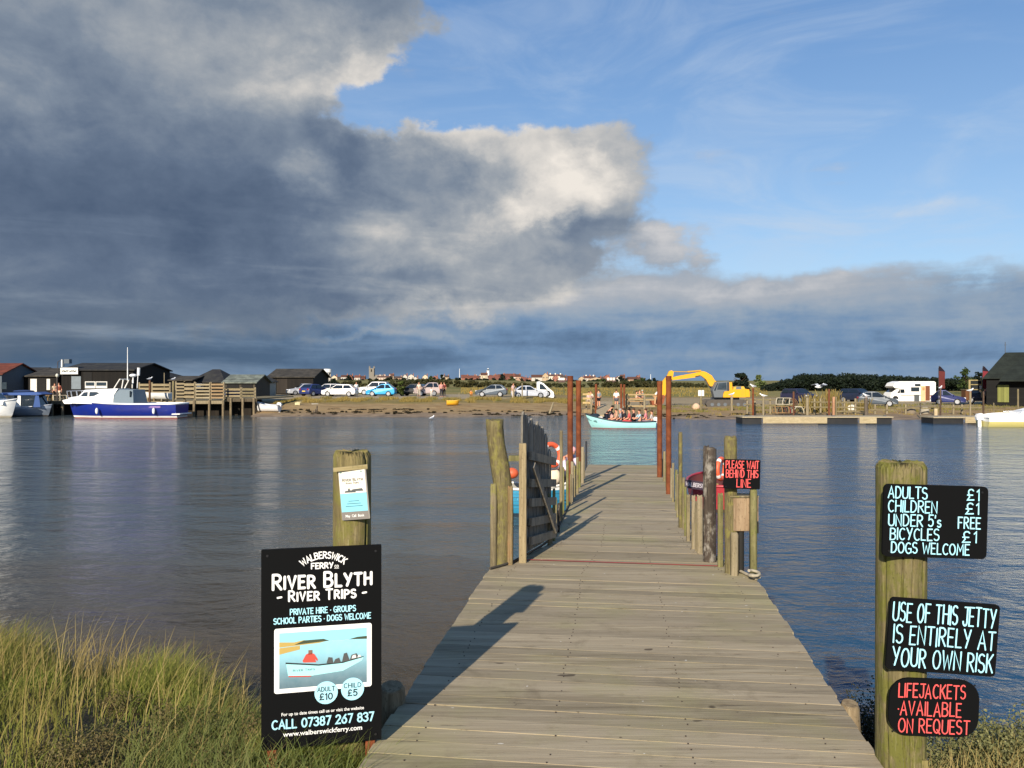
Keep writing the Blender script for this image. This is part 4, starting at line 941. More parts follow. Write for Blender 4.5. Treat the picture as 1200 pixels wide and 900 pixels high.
def _reach():
    d = {k: Vector(v) for k, v in STAND.items()}
    for s, x in (('l', .19), ('r', -.19)): d['e' + s] = Vector((x * 1.15, -.16, 1.20)); d['w' + s] = Vector((x * .7, -.36, 1.14)); d['f' + s] = Vector((x * .6, -.45, 1.14))
    return d
POSES = dict(stand=STAND, sit=_sit(), bend=_bend(), reach=_reach())
RAD = dict(pel=(.155, .115), bel=(.135, .105), che=(.165, .115), nec=(.055, .055), hb=(.07, .08), hm=(.078, .098), ht=(.06, .075), s=(.062, .062), e=(.044, .044), w=(.031, .031), f=(.042, .024), h=(.095, .095), k=(.062, .066), a=(.04, .043), t=(.04, .03))
CH = [('pel', 'bel'), ('bel', 'che'), ('che', 'nec'), ('nec', 'hb'), ('hb', 'hm'), ('hm', 'ht')]
def limbs(s): return [('che', 's' + s), ('s' + s, 'e' + s), ('e' + s, 'w' + s), ('w' + s, 'f' + s)], [('pel', 'h' + s), ('h' + s, 'k' + s), ('k' + s, 'a' + s), ('a' + s, 't' + s)]
def skinmesh(pose, part):
    key = (pose, part)
    if key in _pm: return _pm[key]
    P = {k: Vector(v) for k, v in POSES[pose].items()}
    al, ll = limbs('l'); ar, lr = limbs('r'); k = 1.0
    if part == 'body': E = CH + al + ll + ar + lr
    elif part == 'shirt': E = CH[:2] + al[:2] + ar[:2]; k = 1.13
    elif part == 'jacket': E = CH[:2] + al[:3] + ar[:3]; k = 1.18
    elif part == 'shorts':
        k = 1.15; E = ll[:2] + lr[:2]
        for s in 'lr': P['k' + s] = P['h' + s].lerp(P['k' + s], .72)
    else: E = ll[:3] + lr[:3]; k = 1.14
    names = []; 
    for e in E:
        for q in e:
            if q not in names: names.append(q)
    me = bpy.data.meshes.new('skin'); me.from_pydata([P[n] for n in names], [(names.index(a), names.index(b)) for a, b in E], []); o = bpy.data.objects.new('skin', me); COL.objects.link(o)
    md = o.modifiers.new('Skin', 'SKIN'); md.use_smooth_shade = True; sub = o.modifiers.new('Sub', 'SUBSURF'); sub.levels = 1
    root = 'pel'
    for i, n in enumerate(names):
        r = RAD.get(n) or RAD[n[0]]; sv = me.skin_vertices[0].data[i]; sv.radius = (r[0] * k, r[1] * k); sv.use_root = (n == root)
    dg = bpy.context.evaluated_depsgraph_get(); out = bpy.data.meshes.new_from_object(o.evaluated_get(dg)); bpy.data.objects.remove(o); bpy.data.meshes.remove(me)
    out.polygons.foreach_set('use_smooth', [True] * len(out.polygons)); _pm[key] = out; return out
SKIN = paint('#c98f70', .6, dirt=.04)
def person(label, loc, rz, pose, top, legs, hair='#4a3324', top_kind='shirt', leg_kind='trousers', s=1.0, group=None, hat=None):
    t = T('person', label, 'person', tuple(loc), rz, group); t.scale = (s, s, s)
    def put(name, me, mat):
        m2 = me.copy(); m2.name = name; m2.materials.clear(); m2.materials.append(mat); o = bpy.data.objects.new(name, m2); COL.objects.link(o); o.parent = t; return o
    put('body', skinmesh(pose, 'body'), SKIN); put(top_kind, skinmesh(pose, top_kind), cloth(top)); put(leg_kind, skinmesh(pose, leg_kind), cloth(legs))
    P = POSES[pose]; c = Vector(P['hm']).lerp(Vector(P['ht']), .5) + Vector((0, .022, .012)); mb = MB(); mb.ell(c, (.088, .102, .085), 12, 8); mb.build('hair', cloth(hair), t, True)
    if hat:
        mb = MB(); mb.ell(c + Vector((0, -.02, .05)), (.10, .12, .065), 12, 8); mb.tube([c + Vector((0, -.05, .035)), c + Vector((0, -.05, .05))], .15, 14); mb.build('hat', cloth(hat), t, True)
    return t

# --- cars (local: front at +x, ground at z = 0)
RUB = paint('#15161a', .85, dirt=.1); CHROME = paint('#b8babd', .3, .7); PLATE = paint('#e6e3d2', .5); PLATEY = paint('#e0c24a', .5)
def make_car(label, loc, rz, colour, kind='hatch', L=4.1, Wd=1.74, H=1.5, cat='car', group='cars parked beyond the river', roofc=None):
    t = T('parked_car', label, cat, tuple(loc), rz, group); h = L / 2; hw0 = Wd / 2
    if kind == 'hatch':  prof = [(h - .05, .25), (h, .45), (h - .05, .68), (h - .30, .80), (h - 1.05, .95), (h - 1.85, H - .03), (h - 2.3, H), (-h + .75, H - .03), (-h + .25, 1.02), (-h + .06, .92), (-h, .50), (-h + .08, .25)]; wf, wb_ = (h - 1.05, .95, h - 1.85, H - .03), (-h + .25, 1.02, -h + .75, H - .03)
    elif kind == 'suv':  prof = [(h - .04, .32), (h, .60), (h - .05, .92), (h - .25, 1.02), (h - 1.15, 1.10), (h - 1.8, H - .03), (h - 2.3, H), (-h + .35, H - .03), (-h + .06, 1.10), (-h, .95), (-h, .50), (-h + .08, .32)]; wf, wb_ = (h - 1.15, 1.10, h - 1.8, H - .03), (-h + .06, 1.10, -h + .35, H - .03)
    else:                prof = [(h - .05, .25), (h, .45), (h - .06, .66), (h - .30, .76), (h - 1.20, .90), (h - 1.95, H - .03), (h - 2.4, H), (-h + 1.15, H - .04), (-h + .45, 1.0), (-h + .04, .92), (-h, .50), (-h + .08, .25)]; wf, wb_ = (h - 1.2, .90, h - 1.95, H - .03), (-h + .45, 1.0, -h + 1.15, H - .04)
    belt = wf[1] - .02
    def hw(z): return hw0 - (max(0, (z - belt) / (H - belt)) ** 1.1) * .22 - max(0, (.45 - z)) * .22
    # round the outline a little
    P = []; n = len(prof)
    for i in range(n):
        a, p, b = Vector(prof[i - 1]), Vector(prof[i]), Vector(prof[(i + 1) % n]); r = min(.10, (a - p).length * .3, (b - p).length * .3)
        P += [p + (a - p).normalized() * r, p.lerp((p + (a - p).normalized() * r + p + (b - p).normalized() * r) / 2, .5), p + (b - p).normalized() * r]
    c = sum(P, Vector((0, 0))) / len(P); rows = []
    for f, sc in ((-1, .975), (-.93, 1), (0, 1.004), (.93, 1), (1, .975)): rows.append([Vector((c.x + (p.x - c.x) * sc, f * hw(p.y), c.y + (p.y - c.y) * sc)) for p in P])
    mb = MB(); mb.grid(rows, True, close=True); m = len(P); mb._add(rows[0], [tuple(range(m))]); mb._add(rows[-1], [tuple(reversed(range(m)))]); mb.build('body', paint(colour, .42, .1, dirt=.1), t, True)
    G = glass()
    def gl(name, pts): mbx = MB(); mbx._add(pts, [tuple(range(len(pts)))]); return mbx.build(name, G, t, True)
    def quad_end(name, w4, sx):
        x0, z0, x1, z1 = w4; a = .10; nx = Vector((z1 - z0, 0, -(x1 - x0))).normalized() * (1 if sx > 0 else -1); nx = nx * .02 * (1 if nx.z > 0 else -1)
        A = Vector((x0 + (x1 - x0) * a, 0, z0 + (z1 - z0) * a)); B_ = Vector((x0 + (x1 - x0) * .92, 0, z0 + (z1 - z0) * .92)); pts = []
        for p, s in ((A, -1), (A, 1), (B_, 1), (B_, -1)): pts.append(p + nx + Vector((0, s * (hw(p.z) - .10), 0)))
        gl(name, pts)
    quad_end('windscreen', wf, 1); quad_end('rear_window', wb_, -1)
    zb, zt = belt + .06, H - .10; mid_ = (wf[2] + wb_[2]) / 2
    def sx(w4, z): return w4[0] + (w4[2] - w4[0]) * (z - w4[1]) / (w4[3] - w4[1])
    for s in (-1, 1):
        for a0, a1, b0, b1 in ((sx(wf, zb) - .16, mid_ + .05, sx(wf, zt) - .10, mid_ + .05), (mid_ - .05, sx(wb_, max(zb, wb_[1])) + .18, mid_ - .05, sx(wb_, zt) + .12)):
            gl('side_window', [Vector((a0, s * (hw(zb) + .008), zb)), Vector((a1, s * (hw(zb) + .008), zb)), Vector((b1, s * (hw(zt) + .008), zt)), Vector((b0, s * (hw(zt) + .008), zt))])
        mb = MB(); mb.box((h - .12, s * (hw0 - .26), .68 if kind != 'suv' else .86), (.20, .34, .15), bev=.03); mb.build('headlight', paint('#dfe3e6', .1), t, True)
        mb = MB(); mb.box((-h + .07, s * (hw0 - .2), .85), (.12, .26, .2), bev=.02); mb.build('tail_light', paint('#8e1b18', .2), t, True)
        mb = MB(); mb.box((sx(wf, belt) - .12, s * (hw0 + .08), belt + .07), (.10, .18, .12), bev=.02); mb.build('mirror', paint(colour, .25, .15, dirt=.1), t, True)
        rw = .32 if kind != 'suv' else .36
        for xw in (h - .82, -h + .78):
            mb = MB(); mb.tube([(xw, s * (hw0 - .20), rw), (xw, s * (hw0 + .012), rw)], rw, 20); w = mb.build('wheel', RUB, t, True)
            mb = MB(); mb.tube([(xw, s * (hw0 - .02), rw), (xw, s * (hw0 + .022), rw)], rw * .66, 14); q = mb.build('rim', CHROME, t, True); q.parent = w
    mb = MB(); mb.box((h - .01, 0, .42), (.05, .52, .12)); mb.build('number_plate', PLATE, t, True)
    mb = MB(); mb.box((-h + .01, 0, .62), (.05, .52, .12)); mb.build('number_plate', PLATEY, t, True)
    mb = MB(); mb.box((h - .03, 0, .56 if kind != 'suv' else .75), (.05, Wd * .45, .16)); mb.build('grille', RUB, t, True)
    return t
def at(px, y, py=None): x = X(px, y); return Vector((x, y, gz_(x, y) if py is None else Z(py, y)))

# --- timber sheds and houses
def building(name, label, x0, x1, y0, y1, zb, ze, zr, wall, roof, axis='x', hip=0.0, over=.25, parts=(), group=None, cat='building'):
    """ridge along axis; hip = how far the ridge ends are pulled in"""
    t = T(name, label, cat, ((x0 + x1) / 2, (y0 + y1) / 2, zb), group=group)
    mb = MB(); xm, ym = (x0 + x1) / 2, (y0 + y1) / 2; e = .0
    if axis == 'x':
        if hip: mb.bb(x0, x1, y0, y1, zb - .4, ze)
        else:
            mb.prism([(y0, zb - .4), (y1, zb - .4), (y1, ze), (ym, zr - .06), (y0, ze)], x0, x1, 'x')
        a, b = (x0 - over, ym), (x1 + over, ym); R0 = Vector((x0 - over + hip, ym, zr)); R1 = Vector((x1 + over - hip, ym, zr))
    else:
        if hip: mb.bb(x0, x1, y0, y1, zb - .4, ze)
        else: mb.prism([(x0, zb - .4), (x1, zb - .4), (x1, ze), (xm, zr - .06), (x0, ze)], y0, y1, 'y')
        R0 = Vector((xm, y0 - over + hip, zr)); R1 = Vector((xm, y1 + over - hip, zr))
    mb.build('wall', wall, t)
    dz = (zr - ze) / (((y1 - y0) if axis == 'x' else (x1 - x0)) / 2) * over
    C = [Vector((x0 - over, y0 - over, ze - dz)), Vector((x1 + over, y0 - over, ze - dz)), Vector((x1 + over, y1 + over, ze - dz)), Vector((x0 - over, y1 + over, ze - dz))]
    th = Vector((0, 0, .12)); r = MB()
    top = C + [R0, R1]; vs = [v + th for v in top] + [v + Vector((0, 0, .01)) for v in top]
    F_ = [(0, 1, 5, 4), (2, 3, 4, 5), (1, 2, 5), (3, 0, 4)] if axis == 'x' else [(1, 2, 5, 4), (3, 0, 4, 5), (0, 1, 4), (2, 3, 5)]
    if not hip: F_ = F_[:2]
    fs = list(F_) + [tuple(6 + i for i in reversed(f)) for f in F_]
    eds = [(0, 1), (1, 2), (2, 3), (3, 0)] if hip else ([(0, 1), (2, 3), (1, 5), (5, 2), (3, 4), (4, 0)] if axis == 'x' else [(1, 2), (3, 0), (0, 4), (4, 1), (2, 5), (5, 3)])
    fs += [(b, a, 6 + a, 6 + b) for a, b in eds]; r._add(vs, fs); r.build('roof', roof, t)
    for pn, bx_, mt in parts:
        mb = MB(); mb.bb(*bx_); mb.build(pn, mt, t)
    return t
def pole(name, label, px, pt, pf, y, wd, mat, cat='post', group=None, square=False, extra=None):
    x = X(px, y); mb = MB(); zb = min(gz_(x, y), Z(pf, y)) - .5
    post(mb, (x, y, zb), (x, y, Z(pt, y)), wd / 2 * y / F, 10, .06, int(px), .94, square, 5, .02); return tag(mb.build(name, mat), label, cat, group)
def gull(label, loc, rz=0.0, s=1.0, fly=False):
    t = T('gull', label, 'bird', tuple(loc), rz, 'gulls'); t.scale = (s, s, s)
    rows = []
    for x, z, r in ((-.24, .12, .005), (-.18, .125, .03), (-.08, .13, .062), (.02, .14, .075), (.10, .17, .062), (.15, .22, .042), (.19, .25, .045), (.225, .25, .03), (.235, .248, .012)):
        rows.append([Vector((x, r * math.cos(q) * .9, z + r * math.sin(q))) for q in [2 * math.pi * j / 10 for j in range(10)]])
    if fly: rows = [[Vector((p.x, p.y, p.z - .12)) for p in r] for r in rows]
    mb = MB(); mb.grid(rows, True, close=True, flip=True); mb.build('body', paint('#f1f1ee', .7, dirt=.02), t, True)
    dz = -.12 if fly else 0
    mb = MB(); mb.tube([(.23, 0, .247 + dz), (.275, 0, .238 + dz)], [.011, .004], 6); mb.build('beak', paint('#d9a83a', .5), t, True)
    GW = paint('#aeb3b8', .7, dirt=.02)
    for s_ in (-1, 1):
        mb = MB()
        if fly: P = [(.06, .05, .04), (.08, .30, .16), (.02, .62, .10), (-.06, .60, .09), (-.06, .30, .14), (-.08, .05, .03)]
        else: P = [(.08, .066, .17), (.0, .074, .19), (-.12, .055, .175), (-.28, .012, .13), (-.13, .066, .12), (.02, .076, .13)]
        mb._add([(a, b * s_, c) for a, b, c in P] + [(a, b * s_ * .96, c - .012) for a, b, c in P], [(0, 1, 2, 3, 4, 5), (11, 10, 9, 8, 7, 6)] + [(i, 6 + i, 6 + (i + 1) % 6, (i + 1) % 6) for i in range(6)]); mb.build('wing', GW, t, True)
        if not fly: mb = MB(); mb.tube([(.0, s_ * .03, .08), (.01, s_ * .03, 0)], .008, 5); mb.build('leg', paint('#d7a08e', .6), t, True)
    return t

# --- foliage: clumps of small leaf faces
def leafquads(C, Rr, n, size, seed=0, flat=1.0):
    """n leaf faces spread through ellipsoids (C: centres, Rr: radii)"""
    r = np.random.default_rng(seed); C = np.array(C, float); Rr = np.array(Rr, float); k = r.integers(0, len(C), n) if len(C) > 1 else np.zeros(n, int)
    v = r.normal(size=(n, 3)); v /= np.linalg.norm(v, axis=1)[:, None]; rad = r.random(n) ** .45
    p = C[k] + v * rad[:, None] * Rr[k]; nrm = v * .6 + r.normal(size=(n, 3)) * .5; nrm /= np.linalg.norm(nrm, axis=1)[:, None]
    a = np.cross(nrm, r.normal(size=(n, 3))); a /= np.linalg.norm(a, axis=1)[:, None]; b = np.cross(nrm, a); sz = size * (.6 + .8 * r.random(n))[:, None]
    q = np.stack([p - a * sz - b * sz * .5, p + a * sz * .2 - b * sz * .7, p + a * sz + b * sz * .3, p - a * sz * .1 + b * sz * .7], 1); return q.reshape(-1, 3)
def leafobj(name, V, mat, parent=None):
    n = len(V) // 4
    if parent is not None: V = V - np.array(parent.location)
    return npmesh(name, V, np.arange(n * 4).reshape(n, 4), mat, parent)
def tree(label, x, y, zb, h, w, mat, n=1200, leaf=.22, kind='round', group=None, name='tree', seed=0, trunk=.3):
    t = T(name, label, 'tree' if name.endswith('tree') else 'bush', (x, y, zb), group=group); rd = random.Random(seed + int(x * 13)); mb = MB()
    mb.tube([(x, y, zb - .3), (x + .05 * w, y, zb + h * .35), (x - .03 * w, y, zb + h * .75)], [w * .05, w * .035, w * .012], 8)
    for k in range(5): a = rd.uniform(0, 6.28); z0 = zb + h * rd.uniform(.25, .55); mb.tube([(x, y, z0), (x + .3 * w * math.cos(a), y + .3 * w * math.sin(a), z0 + h * .25)], [w * .022, w * .008], 5)
    mb.build('trunk', wood('#4a3e30', '#2f271d'), t); C = []; Rr = []
    for k in range(16):
        a = rd.uniform(0, 6.28); f = rd.random() ** .5; zf = rd.uniform(0, 1)
        env = (1 - zf) ** .7 if kind == 'cone' else math.sin(math.pi * (.16 + .80 * zf)) ** .7
        C.append((x + w * .36 * env * f * math.cos(a), y + w * .36 * env * f * math.sin(a), zb + h * (trunk + (.90 - trunk) * zf))); s = rd.uniform(.12, .22); Rr.append((w * s * (.5 + env * .6), w * s * (.5 + env * .6), h * s * .62))
    leafobj('crown', leafquads(C, Rr, n, leaf, seed + 3), mat, t); return t
# ================================================================ the far bank, left to right
TAR = boards('#1d1a17', '#12110f', 5); TARV = boards('#25211d', '#181613', 4); RGREY = roofmat('#4c473e', '#35322c'); RDARK = roofmat('#3b3a35', '#28282a'); RRED = roofmat('#77402f', '#5c3226', 3)
DOOR = paint('#cfcdc4', .6); WIN = glass('#3c464c'); DKIN = paint('#0e0d0c', .9)
FLO, FHI = 1.2, 1.2
def px_building(name, label, p0, p1, ptop, peave, pfoot, y, depth, wall, roof, axis='x', hip=0.0, over=.25, parts=(), cat='hut', group=None):
    zb = Z(pfoot, y); q = []
    for pn, a, b, t_, f_, dy, mt in parts: q.append((pn, (X(a, y), X(b, y), y - dy, y + .05, Z(f_, y), Z(t_, y)), mt))
    return building(name, label, X(p0, y), X(p1, y), y, y + depth, zb, Z(peave, y), Z(ptop, y), wall, roof, axis, hip, over, q, group, cat)
px_building('hut', 'red roofed hut with blue grey walls at the far left edge', -30, 2, 426, 438.5, 468, 88, 7, paint('#4a545c', .7), RRED, 'x', parts=[('window', 2, 8, 448, 456, .04, WIN)])
px_building('hut', 'dark hut with a wide white board over its blue doorway', 9, 33, 431, 442, 468, 92, 8, TAR, RDARK, 'x', parts=[('sign_panel', 10, 26, 437.3, 443.2, .10, paint('#dfe0dd', .6)), ('door', 12, 25, 444, 458, .06, paint('#22305a', .6)), ('shutter', 6, 12, 444, 462, .05, paint('#6a5a62', .7))])
px_building('hut', 'low brown roofed black hut with two pale doors open', 33, 67, 432, 441, 468, 86, 8, TAR, RGREY, 'x', parts=[('door', 36, 43.5, 444, 459, .07, DOOR), ('doorway', 44, 54, 443.5, 462, .04, DKIN), ('door', 55, 59, 444, 457, .07, DOOR)])
shopy = 84
t = px_building('restaurant', 'long tarred timber shed with white board on its front and white framed windows', 72, 156, 425.5, 434, 466, shopy, 9, TAR, RDARK, 'x', cat='shed', parts=[('doorway', 98, 108, 436, 462, .05, DKIN), ('window', 100, 112, 447, 455, .08, DOOR), ('pane', 101, 111, 448, 452, .10, WIN), ('window', 112.5, 126, 447, 455, .08, DOOR), ('pane', 113.5, 125, 448, 452, .10, WIN), ('shutter', 84, 95, 441, 456, .06, paint('#6f7a80', .7)), ('chimney', 74, 75.5, 421.5, 430, .4, paint('#d4d4cf', .5)), ('vent', 78, 84, 421, 426, .5, paint('#4b5660', .6))])
sb = T('hanging_sign', 'white shop board with dark lettering on the tarred shed front', 'sign', W(83, 438, shopy - .3))
mb = MB(); mb.bb(X(73, shopy), X(93.5, shopy), shopy - .36, shopy - .28, Z(438.5, shopy), Z(431, shopy)); mb.build('panel', paint('#e8e7e0', .6), sb)
mb = MB(); M = face_frame(Vector((0, shopy - .37, 0)), 0); 
for i, (a, b) in enumerate(((75, 77.5), (78, 80.5), (81, 82.2), (84, 86), (86.5, 88.6), (89.2, 91.4))): ribbon(mb, M, [(X(a, shopy), Z(435 + .5 * (i % 2), shopy)), (X(b, shopy), Z(434.6, shopy))], .06, .002)
mb.build('lettering', paint('#3a4038', .7), sb)
mb = MB(); mb.bb(X(72.6, shopy), X(73, shopy), shopy - .38, shopy - .27, Z(438.7, shopy), Z(430.8, shopy)); mb.bb(X(93.5, shopy), X(93.9, shopy), shopy - .38, shopy - .27, Z(438.7, shopy), Z(430.8, shopy)); mb.build('frame', paint('#23231f', .7), sb)
px_building('hut', 'black hipped hut behind the mast of the blue boat', 125, 160, 428.5, 437, 466, 95, 8, TAR, RDARK, 'x', hip=2.5)
px_building('hut', 'small dark hipped hut just right of the white boat funnel', 164, 192, 436, 443, 464, 96, 7, TAR, RDARK, 'x', hip=1.5)
px_building('hut', 'low grey felt roofed hut beside the pyramid roofed one', 200, 224, 441.5, 446, 464, 88, 6, TAR, RGREY, 'x')
px_building('hut', 'black hut with steep pyramid roof behind the timber quay', 222, 262, 433.5, 447.5, 464, 90, 6, TAR, RDARK, 'x', hip=1.75)
t = px_building('boat_shed', 'open sided shed with pale slatted roof right of the quay', 263, 299, 440, 448.5, 464, 82, 5, boards('#4a4439', '#37322a', 3), roofmat('#7e8478', '#585d55', 1.2), 'x', parts=[('doorway', 266, 280, 450, 462, .05, DKIN), ('doorway', 283, 296, 450, 462, .05, DKIN), ('rail', 263, 299, 455, 456, .12, GREY)])
px_building('hut', 'small pale grey hut with dark gable beside the barn', 284, 306, 441, 447, 463, 96, 6, paint('#8f9086', .7), RGREY, 'y', parts=[('window', 289, 293, 449, 454, .05, DKIN)])
barny = 108
px_building('barn', 'long black tarred barn with felt roof and doors behind the shore', 315, 367, 432.5, 442, 462, barny, 9, TARV, RGREY, 'x', over=.3, cat='barn', parts=[('door', 325, 326.4, 444, 461, .05, boards('#3d372f', '#2a251f', 5)), ('door', 326.6, 337, 444, 461, .06, boards('#3a342d', '#272320', 5))])
# lamp post with gull
mb = MB(); y = 72; x = X(67, y); t = T('lamp_post', 'dark lamp post with pale lantern on the quay at far left', 'lamp post', (x, y, 1.0)); mb.tube([(x, y, .6), (x, y, Z(441, y))], .06, 8); mb.build('pole', paint('#3b3431', .6), t)
mb = MB(); mb.ell((x, y, Z(440, y)), (.14, .14, .18), 10, 6); mb.build('lantern', paint('#c9c6b4', .4), t)
mb = MB(); mb.tube([(x + .04, y, Z(441, y)), (x + .06, y, Z(424, y)), (x + .35, y, Z(422, y))], .035, 6); mb.build('bracket', paint('#3b3431', .6), t)

# timber quays
def quay(label, p0, p1, y0, y1, pz, piles, rails=(), name='quay', label2=None, edge_c=None):
    zq = Z(pz, y0); t = T(name, label, 'quay', (X((p0 + p1) / 2, y0), (y0 + y1) / 2, zq)); x0, x1 = X(p0, y0), X(p1, y0)
    mb = MB(); mb.bb(x0, x1, y0, y1, zq - .10, zq); mb.build('deck', GREY, t)
    mb = MB(); mb.bb(x0 - .02, x1 + .02, y0 - .06, y0 - .003, zq - .28, zq - .02); mb.build('fascia', edge_c or PALE, t)
    for p in piles: mb = MB(); x = X(p, y0); post(mb, (x, y0 - .10, -1.2), (x, y0 - .10, zq + .05), .10, 8, .05, int(p), .95, True, 4); mb.build('pile', wood('#8b7c60', '#55493a', '#4a4636'), t)
    mb = MB(); mb.bb(x0, x1, y0 + 1.2, y0 + 1.5, -1.2, zq - .12); mb.build('retaining_wall', boards('#2a241c', '#17130f', 4), t); return t
quay('stone grey quay behind the moored boats at far left', -30, 84, 71, 84, 470, (50, 62, 74), edge_c=boards('#6d6350', '#4e4638', 2))
quay('timber quay with pale plank screens along its edge', 202, 263, 69.5, 82, 469.5, (204, 217, 228, 246, 262))
quay('dark timber staging in front of the slatted roof shed', 263, 301, 70.2, 82, 467, (271, 285, 298), edge_c=boards('#5a5040', '#3f382c', 2))
quay('low timber staging behind the blue boat', 84, 202, 72.5, 82, 470, (100, 130, 160, 190))
# screens on the quay: pale boards, one object each
def screen(label, p0, p1, pt, pf, y, mat, rows=4):
    t = T('screen', label, 'fence', (X(p0, y), y, Z(pf, y)), group='plank screens on the quay')
    zt, zf = Z(pt, y), Z(pf, y); x0, x1 = X(p0, y), X(p1, y)
    for k in range(rows): mb = MB(); h = (zt - zf) / rows; mb.bb(x0, x1, y - .03, y, zf + k * h + .08, zf + (k + 1) * h - .06); mb.build('plank', mat, t)
    for xx in (x0, x1): mb = MB(); mb.bb(xx - .06, xx + .06, y + .003, y + .12, zf - .1, zt + .08); mb.build('upright', PALE, t)
PL1 = wood('#9d8f70', '#776a50', '#8d7e5e', along='x'); PL2 = wood('#a08a68', '#7d6648', '#8f6a48', along='x')
screen('plank screen at the left end of the timber quay, upright boards', 206, 216, 448, 467, 69.8, PL1, 5); screen('plank screen second from the left on the timber quay', 216, 228, 448.5, 467.5, 69.8, PL1, 4)
screen('wide plank screen in the middle of the timber quay', 229, 246, 449, 468, 69.8, wood('#a99c7e', '#83775c', along='x'), 5); screen('warm brown plank screen at the right end of the timber quay', 247, 262, 448.8, 468, 69.8, PL2, 5)
screen('rail screen in front of the open sided shed', 265, 282, 455, 466, 70.4, PL1, 3); screen('rail screen beside the beached dinghy', 283, 299, 455, 466, 70.4, GREY, 3)
screen('pale fence behind the grey canopy of the blue boat', 163, 176, 449, 467, 73, PL1, 4); screen('pale fence between the two gull posts', 178, 199, 449, 467, 73, PL1, 4)
for px, p0_, p1_, c, lab in ((233, 450, 457, '#3e4a55', 'dark blue crate on the timber quay screen'), (268, 459, 464.5, '#2a3a6a', 'blue box in front of the open sided shed'), (278, 459, 464.5, '#26365f', 'blue box beside the shed rail')):
    y = 70.9; t = T('fish_box', lab, 'crate', W(px, p1_, y)); mb = MB(); w_ = .32
    mb.prism([(X(px, y) - w_, Z(p1_, y)), (X(px, y) + w_, Z(p1_, y)), (X(px, y) + w_ + .05, Z(p0_, y)), (X(px, y) - w_ - .05, Z(p0_, y))], y - .25, y + .25); mb.build('tub', paint(c, .5), t); mb = MB(); mb.bb(X(px, y) - w_ - .08, X(px, y) + w_ + .08, y - .29, y + .29, Z(p0_, y) + .003, Z(p0_, y) + .06); mb.build('rim', paint(c, .5), t)
# tall mooring posts
pole('mooring_post', 'rust brown mooring post with a gull on it, right of the blue boat cabin', 175.5, 446, 474, 70.5, 2.6, wood('#6a4a30', '#4a3424'))
pole('mooring_post', 'grey mooring post with a gull on it, left of the timber quay', 203, 446.5, 476, 70, 2.4, GREY)
pole('mooring_post', 'thin tall pole between the two gull posts', 192.5, 437, 470, 74, .9, PALE); pole('mooring_post', 'dark post in front of the red roofed hut boats', 60, 452, 476, 70.3, 1.6, DARK)
gull('gull standing on the rust brown post behind the blue boat', W(175.5, 446, 70.5), R(60), 1.2); gull('gull standing on the grey post left of the timber quay', W(203, 446.5, 70), R(70), 1.2)

# --- blue motor boat (bow to the left)
y = 66.2; xc = X(147, y); L = X(213, y) - X(80, y)
bb = T('motor_boat', 'blue hulled motor boat with white cabin, grey canvas cover and tall mast', 'boat', (xc, y, 0), math.pi)
rows = make_boat(bb, L, 3.1, 1.62, 1.18, 1.18, [(-.05, '#7a3328'), (.05, '#a5402f'), (.20, '#e6e4de'), (1.10, '#12257c'), (9, '#112374')], paint('#eeeeea', .4), paint('#d8d7d0', .5), .5, .85, .5, floor=.85, rimr=.075)
def bx(px): return -(X(px, y) - xc)                 # local x from picture column
def bz(py): return Z(py, y)
mb = MB()
def cabin(prof, w0, w1, z0, z1, mb):
    rows = []
    for f in (-1, -.9, 0, .9, 1):
        rows.append([Vector((a, f * (w0 + (w1 - w0) * max(0, min(1, (z - z0) / (z1 - z0)))), z - (.05 if abs(f) == 1 else 0) * (1 if z > z0 + .2 else 0))) for a, z in prof])
    m = len(prof); mb.grid(rows, False, close=True); mb._add(rows[0], [tuple(range(m))]); mb._add(rows[-1], [tuple(reversed(range(m)))]); return mb
prof = [(bx(90), 1.25), (bx(92), bz(465)), (bx(100), bz(464)), (bx(107), bz(456.6)), (bx(145), bz(455)), (bx(141), bz(462)), (bx(141), 1.15)]
cabin(prof, 1.25, 1.0, 1.2, 2.6, mb).build('cabin', paint('#eeeeea', .35), bb, True)
mb = MB(); cabin([(bx(79.5), 1.5), (bx(90), bz(466.6)), (bx(104), bz(464.5)), (bx(104), 1.2), (bx(82), 1.2)], .85, .75, 1.2, 1.7, mb).build('foredeck', paint('#eeeeea', .35), bb, True)
for s in (-1, 1):
    for p in ([(103, 464), (106.5, 459.5), (111, 459), (111, 464.3)], [(113, 464.5), (113, 459), (121, 459), (125, 460.2), (119, 463.5)]):
        mb = MB(); mb._add([Vector((bx(a), s * (1.25 - .25 * (bz(b) - 1.2) / 1.4 + .02), bz(b))) for a, b in p], [tuple(range(len(p)))]); mb.build('window', glass('#20303c'), bb, True)
mb = MB(); cabin([(bx(141.5), 1.15), (bx(142), bz(461)), (bx(147), bz(456)), (bx(163), bz(456.5)), (bx(165), 1.15)], 1.28, 1.05, 1.2, 2.5, mb).build('canvas_cover', cloth('#76848d'), bb, True)
mb = MB(); mb._add([Vector((bx(a), 1.20, bz(b))) for a, b in ((160, 465), (162, 465), (162, 458), (160, 458))], [(0, 1, 2, 3)]); mb.build('cover_window', glass('#1a2228'), bb, True)
mb = MB()
for a, b in ((139, 454), (144, 445)),: 
    for s in (-.9, .9): mb.tube([(bx(140), s, bz(455)), (bx(146), s * .9, bz(444.5))], .05, 6); mb.tube([(bx(149), s, bz(455)), (bx(150), s * .9, bz(445))], .05, 6)
mb.tube([(bx(146), -.8, bz(444.5)), (bx(146), .8, bz(444.5))], .05, 6); mb.build('radar_arch', paint('#dcd9cf', .4), bb, True)
mb = MB(); mb.tube([(bx(149.5), 0, bz(446)), (bx(149.5), 0, bz(407))], [.05, .025], 8); mb.build('mast', paint('#e5e5e2', .4), bb, True)
